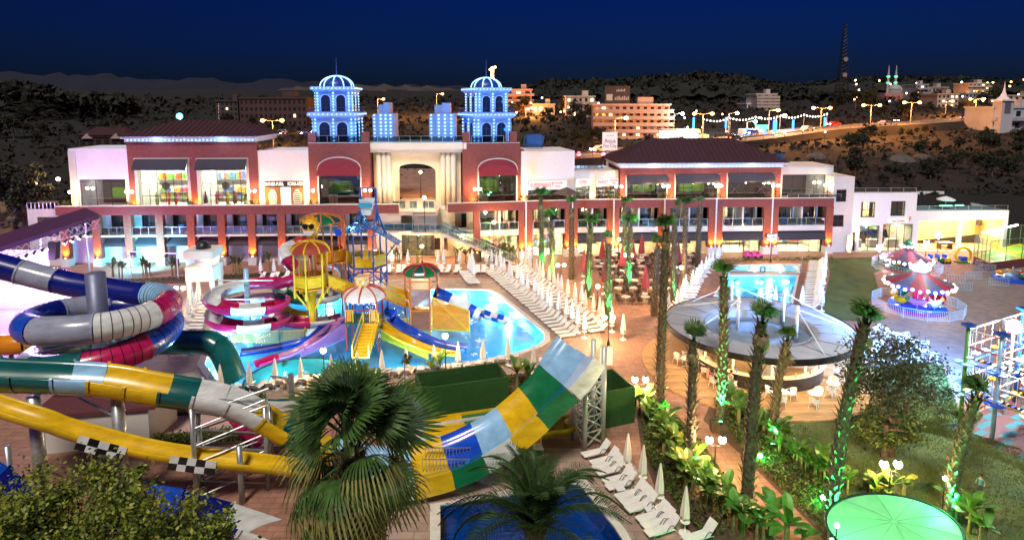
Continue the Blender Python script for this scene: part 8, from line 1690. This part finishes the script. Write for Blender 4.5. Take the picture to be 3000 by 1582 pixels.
for u, vb, vt, tw, lab in ((802,440,355,True,'double armed street lamp behind the fur shop'),(1107,345,292,False,'street lamp on the pale slope between the towers'),(1280,340,277,False,'street lamp beside the second domed tower on the slope'),(1540,345,318,False,'street lamp by the small hillside apartment block'),(1800,470,348,False,'street lamp in front of the pink apartments'),(2057,425,335,True,'street lamp behind the restaurant roof'),(2250,410,325,False,'street lamp near the neon posts'),(2402,405,318,True,'double street lamp by the highway bend'),(2547,400,310,True,'double street lamp below the mosque'),(2665,385,302,True,'double street lamp on the highway verge'),(2768,345,298,False,'street lamp beside the grey flats'),(2856,345,292,True,'street lamp near the spired building'),(2750,290,272,False,'street lamp among the hillside flats'),(2836,285,268,False,'street lamp above the hillside flats')): street(u, vb, vt, tw, lab)
for u, vb, vt, col in ((1973,410,335,(.7,1,.9)),(2133,400,333,(.7,.9,1)),(2272,400,340,(.8,.95,1)),(2187,400,358,(.2,1,.8))): street(u, vb, vt, False, 'tall street lamp with '+('a turquoise' if u == 2187 else 'a cold white')+' glow on the roadside '+('above the neon shop sign' if u == 2187 else 'by the neon posts'), 1800, col, MGLOBE('cold_globe_%d'%u, col, 24))
NEON = MEMIT('blue_neon',(.02,.12,1),7)
for u, v0, v1 in ((2031,380,345),(2126,375,345),(2187,400,375),(2240,400,372),(2271,395,355),(2322,385,352),(2415,370,345),(2266,395,352)): g = TH(u,v0+12); h0, h1 = PY(u,v0,g.y).z-g.z, PY(u,v1,g.y).z-g.z; t = thing('neon_post', 'roadside post wrapped in blue neon tube', 'neon post', g, 0, 'blue neon posts'); b = MB(); b.cyl((0,0,0),(0,0,h0),.12,n=6); b.build('post', STEEL, t); b = MB(); b.cyl((0,0,h0),(0,0,h1),.3,n=8); b.build('neon_tube', NEON, t)
t = thing('shop_kiosk', 'low roadside shop with green lit fascia and white display among the neon posts', 'shop', TH(2200,402)); b = MB(); b.box(-3,3,-2,2,0,2.2); b.build('wall', WHITE, t); b = MB(); b.box(.5,4,-2.3,-2.01,2.2,3.4); b.build('fascia', MEMIT('green_fascia',(.1,1,.45),2.2), t); b = MB(); b.box(-2.5,2.5,-2.05,-2.01,.4,1.6); b.build('display', MEMIT('white_display',(.9,1,.95),2), t)
t = thing('bulb_string', 'string of small white bulbs sagging between posts by the roadside', 'bulb string', (0,0,0)); bm_ = MB().sphere((0,0,0),.22,6,4).mesh('bulb', MEMIT('string_bulb',(1,.9,.75),6)); a_, c_ = TH(2060,405), TH(2420,385); b = MB(); pts = [a_.lerp(c_,k/40)+V((0,0,5.2-.7*math.sin(pi*((k/8)%1)))) for k in range(41)]; b.path(pts,.03,3); b.build('wire', DARKM, t)
for p in pts: child('bulb', bm_, t, p)
for k in range(6): p = a_.lerp(c_,k/5); b = MB(); b.cyl(p,p+V((0,0,5.2)),.08,n=5); b.build('pole', STEEL, t)
# buildings
WIN_D = MB().box(-.5,.5,-.05,.05,0,1).mesh('window', M('far_window',(.02,.02,.03),.15)); WIN_L = MB().box(-.5,.5,-.05,.05,0,1).mesh('window', MEMIT('far_window_lit',(1,.75,.35),1.6)); BL_ = {}
def block(u0, u1, vt, vb, fl, bays, col, label, name='apartment_building', lit=.15, rz=0, dep=12, slabs=True, seed=1):
    g = TH((u0+u1)/2, vb); a, c = PY(u0,vb,g.y), PY(u1,vb,g.y); w_ = c.x-a.x; h = PY(u0,vt,g.y).z-g.z+1.5; g.z -= 1.5; t = thing(name, label, 'building', g, rz); rnd = random.Random(seed); mt = M('wall_%s'%(col,), col, .8, var=.1, scale=.2)
    b = MB(); b.box(-w_/2,w_/2,0,dep,0,h); b.build('wall', mt, t); fh = (h-1.5)/fl; b = MB(); b.box(-w_/2-.3,w_/2+.3,-.3,dep+.3,h,h+.5); b.build('roof', mt, t); b = MB(); b.box(w_*.1,w_*.3,3,6,h+.5,h+2.4); b.build('stair_head', mt, t)
    for f_ in range(fl):
        z = 1.5+f_*fh
        if slabs: b = MB(); b.box(-w_/2-.1,w_/2+.9,-1.3,-.003,z-.15,z+.85); b.build('balcony', M('balc_%s'%(col,), tuple(min(1,x*.8) for x in col), .8, var=.1), t)
        for k in range(bays):
            ww = w_/bays*rnd.uniform(.38,.55); child('window', WIN_L if rnd.random() < lit else WIN_D, t, (-w_/2+w_*(k+.5)/bays, -.06, z+fh*.34), 0, (ww,1,fh*.45))
    return t, w_, h
PK = (.50,.33,.29)
t, w_, h = block(1738,1958,310,408,5,11,PK,'long pink apartment block with balconies and rooftop billboards behind the sign', lit=.1, rz=-.08)
b = MB(); b.box(-w_*.35,-w_*.02,.5,.8,h+.6,h+5.5); bb = b.build('billboard', M('billboard_dark',(.04,.03,.03),.6), t); b = MB(); b.box(-w_*.33,-w_*.25,.4,.49,h+1.4,h+3.2); b.build('billboard_emblem', M('emblem_grey',(.4,.4,.42),.6), bb); [bb]
for k in range(8): b = MB(); x = -w_*.22+k*w_*.024; b.box(x,x+w_*.016,.4,.49,h+1.5,h+2.3+.2*(k%3)); b.build('billboard_stroke', M('billboard_grey',(.35,.33,.34),.6), bb)
for k in range(6): b = MB(); x = -w_*.20+k*w_*.02; b.box(x,x+w_*.014,.4,.49,h+3.9,h+4.4+.25*(k%2)); b.build('billboard_stroke', MATS['billboard_grey'], bb)
block(1658,1742,285,345,3,5,(.48,.40,.36),'small pale apartment block uphill of the pink one', lit=.25, seed=2); block(1480,1558,265,330,4,3,(.46,.28,.25),'narrow reddish apartment block with white side behind the second tower', lit=.1, seed=3)
block(1560,1625,308,338,1,4,(.35,.30,.26),'low grey house below the narrow reddish flats', 'house', .2, slabs=False, seed=4); block(2214,2274,278,325,5,3,(.36,.38,.42),'tall grey house standing alone on the wooded slope', lit=.08, seed=5); block(2188,2214,306,322,1,2,(.55,.58,.62),'small white cottage beside the tall grey house', 'house', 0, slabs=False, seed=6)
block(2682,2716,250,300,4,3,(.36,.36,.42),'slim grey flats with tower next to the mosque', lit=.05, seed=7); block(2716,2775,258,300,3,5,(.40,.33,.30),'beige flats in the middle of the hillside town', lit=.1, seed=8); block(2834,2896,246,285,4,5,(.48,.42,.40),'white flats highest on the hillside', lit=.15, seed=9); block(2744,2806,278,318,3,5,(.38,.32,.30),'row of beige houses below the hillside flats', 'house', .2, slabs=False, seed=10); block(2826,2870,276,300,2,4,(.34,.36,.42),'grey house below the highest flats', 'house', .2, slabs=False, seed=11); block(2950,3060,282,310,2,6,(.50,.40,.32),'cream building behind the spired block', 'house', .3, slabs=False, seed=12)
block(636,700,298,372,5,5,(.045,.04,.05),'dark hotel slab with a few lit windows behind the fur shop', 'hotel_building', .15, slabs=False, seed=13); block(704,900,290,372,4,14,(.05,.028,.03),'long dark red building hidden among trees behind the first tower', 'hotel_building', .06, slabs=False, seed=14)
t, w_, h = block(232,372,402,436,1,6,(.05,.02,.022),'dark low house with dormer gables behind the white box', 'house', 0, slabs=False, seed=15, dep=8)
for k in (-.3,.3): b = MB(); b.prismy([(w_*k-1.4,h-.4),(w_*k+1.4,h-.4),(w_*k,h+.9)], -.6, 2); b.build('dormer_gable', M('dim_white',(.35,.3,.3),.7), t)
hip(t, -w_/2-.4, w_/2+.4, -.5, 8.5, h+.5, 2.0, 3, 'tiled_roof')
t, w_, h = block(2905,3080,318,388,2,6,(.40,.42,.50),'grey commercial building with a spired corner tower at the highway', 'commercial_building', .12, slabs=True, seed=16); xs_ = -w_/2+2.2; b = MB(); b.box(xs_-1.7,xs_+1.7,-2.5,1.2,0,h+2.2); b.build('corner_tower', M('tower_grey',(.38,.40,.48),.7), t); b = MB(); b.box(xs_-2.1,xs_+2.1,-2.9,1.6,h+2.2,h+2.6); b.build('tower_cornice', MATS['cool_white_render'], t); b = MB(); b.lathe([(2.4,0),(1.2,.9),(.6,2.0),(.25,3.4),(.03,5.4)], 4, (xs_,-.6,h+2.6)); b.build('spire', M('spire_grey',(.5,.52,.62),.6), t)
b = MB(); b.box(xs_-.9,xs_+.9,-2.56,-2.51,h-1.5,h+1.7); b.build('tower_panel', M('panel_dark',(.10,.11,.15),.4), t); b = MB(); b.sphere((w_*.3,-1.5,3),1,8,6,1.6); b.build('red_neon', MEMIT('red_neon',(1,.05,.03),2), t)
# mosque and minarets
g = TH(2640,295); g.z -= 2; sc_ = g.y/1850; t = thing('mosque', 'mosque with grey dome and arched pink walls on the hillside', 'mosque', g); wq = 95*sc_; b = MB(); b.box(-wq/2,wq/2,0,wq*.7,0,22*sc_+2); b.build('wall', M('mosque_pink',(.42,.22,.20),.8), t); b = MB(); b.lathe([(20*sc_*1.1,0),(20*sc_*1.1,8*sc_)], 20, (0,wq*.35,22*sc_+2)); b.build('drum', M('mosque_grey',(.30,.30,.34),.7), t); b = MB(); b.lathe([(19*sc_*cos(a),17*sc_*sin(a)) for a in [pi/2*k/7 for k in range(8)]], 20, (0,wq*.35,30*sc_+2)); b.build('dome', MATS['mosque_grey'], t, True)
for k in range(6): b = MB(); x = wq*(-.42+.168*k); b.prismy(arch_pts(x-wq*.05,x+wq*.05,2.5,2+9*sc_), -.15, -.01); b.build('arched_window', M('mosque_arch',(.30,.06,.06),.6), t)
for u in (2598,2620):
    g = TH(u,292); h = PY(u,192,g.y).z-g.z; s_ = g.y/1850; t = thing('minaret', 'slender pointed minaret with two green lit balconies beside the mosque', 'minaret', g, 0, 'minarets of the mosque'); b = MB(); b.cyl((0,0,-1),(0,0,h*.72),3.3*s_,2.6*s_,10); b.build('shaft', M('minaret_stone',(.45,.34,.32),.7), t); b = MB(); b.cyl((0,0,h*.72),(0,0,h),2.9*s_,.1,10); b.build('spire', M('lead_grey',(.35,.36,.42),.6), t)
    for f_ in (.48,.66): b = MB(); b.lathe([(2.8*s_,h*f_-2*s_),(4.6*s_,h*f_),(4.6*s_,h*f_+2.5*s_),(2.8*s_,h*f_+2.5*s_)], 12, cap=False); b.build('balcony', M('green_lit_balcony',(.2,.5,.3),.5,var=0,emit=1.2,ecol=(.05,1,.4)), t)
# lattice mast
g = TH(2463,300); h = PY(2463,72,g.y).z-g.z; t = thing('lattice_mast', 'tall dark lattice radio mast on the ridge', 'mast', g)
for sx, sy in ((-1,-1),(1,-1),(1,1),(-1,1)): b = MB(); b.cyl((sx*2.6,sy*2.6,-2),(sx*.5,sy*.5,h),.22,.12,5); b.build('leg', DARKM, t)
for k in range(22):
    z0_, z1_ = h*k/22, h*(k+1)/22; r0_, r1__ = lerp(2.6,.5,k/22), lerp(2.6,.5,(k+1)/22); b = MB()
    for sx, sy, tx, ty in ((-1,-1,1,-1),(1,-1,1,1),(1,1,-1,1),(-1,1,-1,-1)): b.cyl((sx*r0_,sy*r0_,z0_),(tx*r1__,ty*r1__,z1_),.1,n=4); b.cyl((sx*r1__,sy*r1__,z1_),(tx*r1__,ty*r1__,z1_),.1,n=4)
    b.build('brace_panel', DARKM, t)
for z in (.35,.55): b = MB(); b.cyl((0,-2,h*z),(0,-2.5,h*z),1.1,n=12); b.build('dish', STEEL, t)
# pylons on the skyline
for u, vb, vt in ((1582,270,225),(1668,275,238),(1698,270,232)): g = PY(u,vb,505); h = PY(u,vt,505).z-g.z; t = thing('power_pylon', 'thin power pylon on the dark skyline behind the apartments', 'pylon', g, 0, 'power pylons'); b = MB(); b.cyl((-1.5,0,0),(0,0,h),.2,n=4); b.cyl((1.5,0,0),(0,0,h),.2,n=4); b.build('mast', DARKM, t); b = MB(); b.bar((-3,0,h*.85),(3,0,h*.85),.3); b.build('crossarm', DARKM, t)
# tall sign on a post
g = TH(1782,500); h0, h1 = PY(1785,440,g.y).z, PY(1785,388,g.y).z; xa_, xb_ = PY(1765,410,g.y).x-g.x, PY(1808,410,g.y).x-g.x; t = thing('park_sign', 'tall white box sign with red lettering on a single post behind the supermarket', 'sign', g); b = MB(); b.box(xa_,xb_,-.3,.3,h0-g.z,h1-g.z); b.build('box', M('sign_pink_white',(.8,.72,.72),.5,var=0,emit=.28,ecol=(1,.85,.85)), t); b = MB(); b.cyl(((xa_+xb_)/2-.4,0,-2),((xa_+xb_)/2-.4,0,h0-g.z),.25,n=10); b.build('post', WHITE, t)
hh_ = h1-h0; RL = M('sign_crimson',(.45,.01,.03),.5,var=0)
for tx, f_, sz in (('Aqua',.52,.34),('Fun City',.24,.30)): text('lettering', tx, hh_*sz, RL, t, ((xa_+xb_)/2,-.33,h0-g.z+hh_*f_), sx=.72 if 'C' in tx else .9)
for k in range(6): b = MB(); x = lerp(xa_,xb_,.25+.08*k); b.bar((x,-.33,h0-g.z+hh_*.78),(x+.25,-.33,h0-g.z+hh_*(.84+.03*(k%2))),.05); b.build('script_stroke', M('sign_grey',(.5,.45,.48),.5), t)
# lamp mast with orange flare behind the tower, teal flood on the roof, traffic lights
g = TH(1443,360); h = PY(1443,205,g.y).z-g.z; t = thing('flare_mast', 'white mast crowned by a blazing orange lamp behind the second tower', 'mast', g); b = MB(); b.cyl((0,0,-1),(0,0,h),.7,.6,10); b.build('shaft', M('mast_cream',(.75,.62,.42),.6), t)
for dx, dz, r_ in ((0,.4,.6),(.9,.8,.45),(-.8,0,.35)): b = MB(); b.sphere((dx,-.3,h+dz),r_,10,6); b.build('lamp_head', MGLOBE('flare',(1,.42,.08),4), t)
light('POINT','flare_light',t,(0,-2.5,h-1),2500,(1,.55,.2),.6); light('POINT','flare_light',t,(0,-3,h-9),1500,(1,.6,.25),.6)
q = PY(528,341,92); t = thing('roof_floodlight', 'dazzling turquoise floodlight on a thin pole above the hipped shop roof', 'floodlight', (q.x,92,16)); b = MB(); b.cyl((0,0,0),(0,0,q.z-16),.07,n=6); b.build('pole', STEEL, t); b = MB(); b.sphere((0,-.2,q.z-16),.42,12,8); b.build('lamp_glass', MGLOBE('teal_flood',(.05,.75,.9),5), t, True); light('POINT','flood_light',t,(0,-.5,q.z-16),900,(.15,.8,1),.3)
for u, v, lab in ((1695,455,'nearer the tall sign'),(1767,457,'behind the tall sign')): g = TH(u,v+35); h = PY(u,v,g.y).z-g.z; t = thing('traffic_light', 'red traffic light on a post '+lab, 'traffic light', g); b = MB(); b.cyl((0,0,0),(0,0,h),.08,n=6); b.build('post', STEEL, t); b = MB(); b.box(-.3,.3,-.2,.2,h-.6,h+.6); b.build('housing', DARKM, t); b = MB(); b.sphere((0,-.25,h+.25),.42,10,6); b.build('red_lens', MEMIT('red_lens',(1,.05,.08),14), t)
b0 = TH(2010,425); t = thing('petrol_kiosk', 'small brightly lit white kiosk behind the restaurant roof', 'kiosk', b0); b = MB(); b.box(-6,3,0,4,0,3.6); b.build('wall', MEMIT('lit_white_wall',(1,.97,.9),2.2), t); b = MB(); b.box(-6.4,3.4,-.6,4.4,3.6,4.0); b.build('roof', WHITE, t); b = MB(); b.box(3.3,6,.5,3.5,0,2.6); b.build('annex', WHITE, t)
rnd = random.Random(5); TL = [MGLOBE('town_orange',(1,.45,.12),5), MGLOBE('town_white',(.9,.95,1),4)]
for k in range(64):
    u, v = (rnd.uniform(2500,3010), rnd.uniform(262,330)) if k < 34 else (rnd.uniform(1960,2450), rnd.uniform(352,420)) if k < 50 else (rnd.uniform(1470,1760), rnd.uniform(300,370)); g = TH(u,v); s_ = g.y/300; t = thing('town_lamp', 'small lamp glowing on the dark slopes of the town', 'lamp', g, 0, 'small lamps of the town'); b = MB(); b.cyl((0,0,-1),(0,0,4.5*s_),.08,n=4); b.build('pole', DARKM, t); b = MB(); b.sphere((0,0,4.6*s_),.38*s_,7,5); b.build('lamp_head', TL[k%3 == 0], t)
# cars on the highway
HEADL = MEMIT('headlight',(1,.92,.75),30); TAILL = MEMIT('tail_light',(1,.05,.02),15)
def car(p, rz, col, lab):
    t = thing('car', lab, 'car', p, rz); b = MB(); b.prismy([(-2.1,.3),(2.1,.3),(2.15,.75),(1.2,.9),(.5,1.4),(-1.1,1.42),(-1.8,.95),(-2.15,.85)], -.85, .85); b.build('body', col, t); b = MB(); b.prismy([(-1.5,.95),(1.0,.95),(.45,1.36),(-1.05,1.36)], -.87, .87); b.build('window', DGLASS, t)
    for sx in (-1.3,1.3):
        for sy in (-.8,.8): b = MB(); b.cyl((sx,sy-.1,.32),(sx,sy+.1,.32),.32,n=10); b.build('wheel', DARKM, t)
    for sy in (-.6,.6): b = MB(); b.box(2.13,2.2,sy-.2,sy+.2,.55,.8); b.build('headlight', HEADL, t); b = MB(); b.box(-2.22,-2.14,sy-.2,sy+.2,.6,.85); b.build('tail_light', TAILL, t)
CC = [(WHITE,'white'),(cRED,'red'),(cGRY,'grey'),(BLK,'black'),(cNAV,'dark blue')]
for k, i in enumerate((14,19,22,27,31,34,38,41,44,48)):
    if i < n-1: d = hc[i+1]-hc[i-1]; rz = math.atan2(d.y,d.x); s_ = 1 if k%2 else -1; p = hc[i]+V((d.y,-d.x,0)).normalized()*(3*s_); car(p+V((0,0,.05)), rz+(0 if s_ > 0 else pi), CC[k%5][0], '%s car driving %s on the highway'%(CC[k%5][1], 'uphill' if s_ > 0 else 'downhill'))
for k, u in enumerate((775,800,830,860,890)): car(TH(u,395+3*(k%2)), .2, CC[k%5][0], '%s car parked in the lot behind the fur shop'%CC[k%5][1])
# shrubs and trees behind the hotel
SH = [M('shrub_leaf',(.030,.034,.014),.8,var=.3,scale=.6), M('shrub_leaf_d',(.016,.02,.010),.85,var=.3,scale=.6)]
def make_bush(seed, tall):
    t = thing('roadside_tree', 'tree', 'tree'); rnd = random.Random(seed); bl = [(V((rnd.uniform(-1,1)*.7,rnd.uniform(-1,1)*.7,rnd.uniform(.9,1.9)*(1.5 if tall else 1))),rnd.uniform(.55,.85)) for _ in range(6)]; b = MB(); b.cyl((0,0,-.3),(0,0,1.4 if tall else .8),.13,.07,6); b.build('trunk', BARK, t); crown('crown', bl, 1100, .13, SH, seed, t, .6); return t
BU = [Proto(make_bush(s, s%2)) for s in range(4)]; rnd = random.Random(77)
def bushes(n, us, vs, s0, s1, lab, grp):
    for k in range(n): g = TH(rnd.uniform(*us), rnd.uniform(*vs)); BU[rnd.randrange(4)].at(g, rnd.uniform(0,6), lab, grp, rnd.uniform(s0,s1)*g.y/270)
bushes(34,(2450,3000),(425,545),1.6,3.2,'dark scrubby tree on the slope below the highway','scrub trees below the highway'); bushes(26,(1560,2000),(400,468),1.4,2.4,'bushy tree in front of the pink apartments','trees before the apartments'); bushes(20,(2480,2720),(386,402),.7,1.2,'small shrub in the highway verge','shrubs of the highway verge'); bushes(14,(1480,1750),(330,385),1.6,2.6,'dark tree between the hillside flats','trees between the flats'); bushes(14,(640,960),(320,390),1.4,2.4,'dark tree before the red building','trees before the red building'); bushes(14,(-60,420),(370,440),1.6,3.0,'dark tree on the scrub behind the stage','trees behind the stage'); bushes(14,(2460,2960),(300,345),2.0,3.2,'dark tree between the highway and hillside town','trees below the town')
for u, v, s in ((30,590,2.6),(95,575,2.2),(-40,600,3.0),(60,555,2.4),(125,560,1.6),(-10,560,2.4),(75,600,2.0)): g = PY(u,v,84.5); BU[1].at((g.x,g.y,max(.2,g.z-3.5)), u, 'large dark tree on the bank beside the white end block', 'trees on the bank', s*.85)
# bank beside the hotel end
b = MB(); pts = [P(-500,830), P(60,800), P(100,765)]; b.add([P(-600,860), P(40,812), V((P(80,760).x,86,0)), V((P(80,760).x-2,93,6.4)), V((-150,93,6.6)), V((-150,80,3)), V((PY(60,650,82).x,88,4.5))], [(0,1,6,5),(1,2,3,6),(6,3,4,5)]); struct(b.build('bank', M('red_earth',(.16,.09,.07),.95,var=.3,scale=.4,bump=.3)))
for k in range(14): g = PY(rnd.uniform(0,110), rnd.uniform(600,660), 85); t = thing('boulder', 'pale boulder lying on the red bank beside the hotel', 'boulder', (g.x,g.y,max(.3,g.z)), rnd.uniform(0,6), 'boulders on the bank'); b = MB(); vs = []; b.sphere((0,0,0), rnd.uniform(.3,.8), 7, 5, .7); b.v = [(x*(1+.3*rnd.random()),y*(1+.3*rnd.random()),z*(1+.3*rnd.random())) for x,y,z in b.v]; b.build('rock', M('pale_rock',(.10,.085,.08),.9,var=.25,scale=1), t)
for u, v, s in ((2390,462,5),(2640,470,6),(2700,462,4),(2880,400,5),(2500,455,4),(2835,385,3)): g = TH(u,v); t = thing('rubble_heap', 'pale heap of rubble on the dark slope below the highway', 'rubble heap', g, 0, 'rubble heaps'); b = MB(); s *= .45; b.lathe([(s,-.5),(s*.7,s*.16),(s*.35,s*.33),(.05,s*.4)], 11); b.v = [(x*(1+.25*rnd.random()),y*(1+.25*rnd.random()),z*(1+.3*rnd.random())) for x,y,z in b.v]; b.build('heap', MATS['pale_rock'], t)
# road seen through the gateway
b = MB(); b.face([V((-17,93,6.95)),V((-5,93,6.95)),V((-3,125,8.6)),V((-24,125,8.6))]); struct(b.build('entrance_road', M('entrance_paving',(.30,.17,.13),.8,var=.15,scale=.6)))
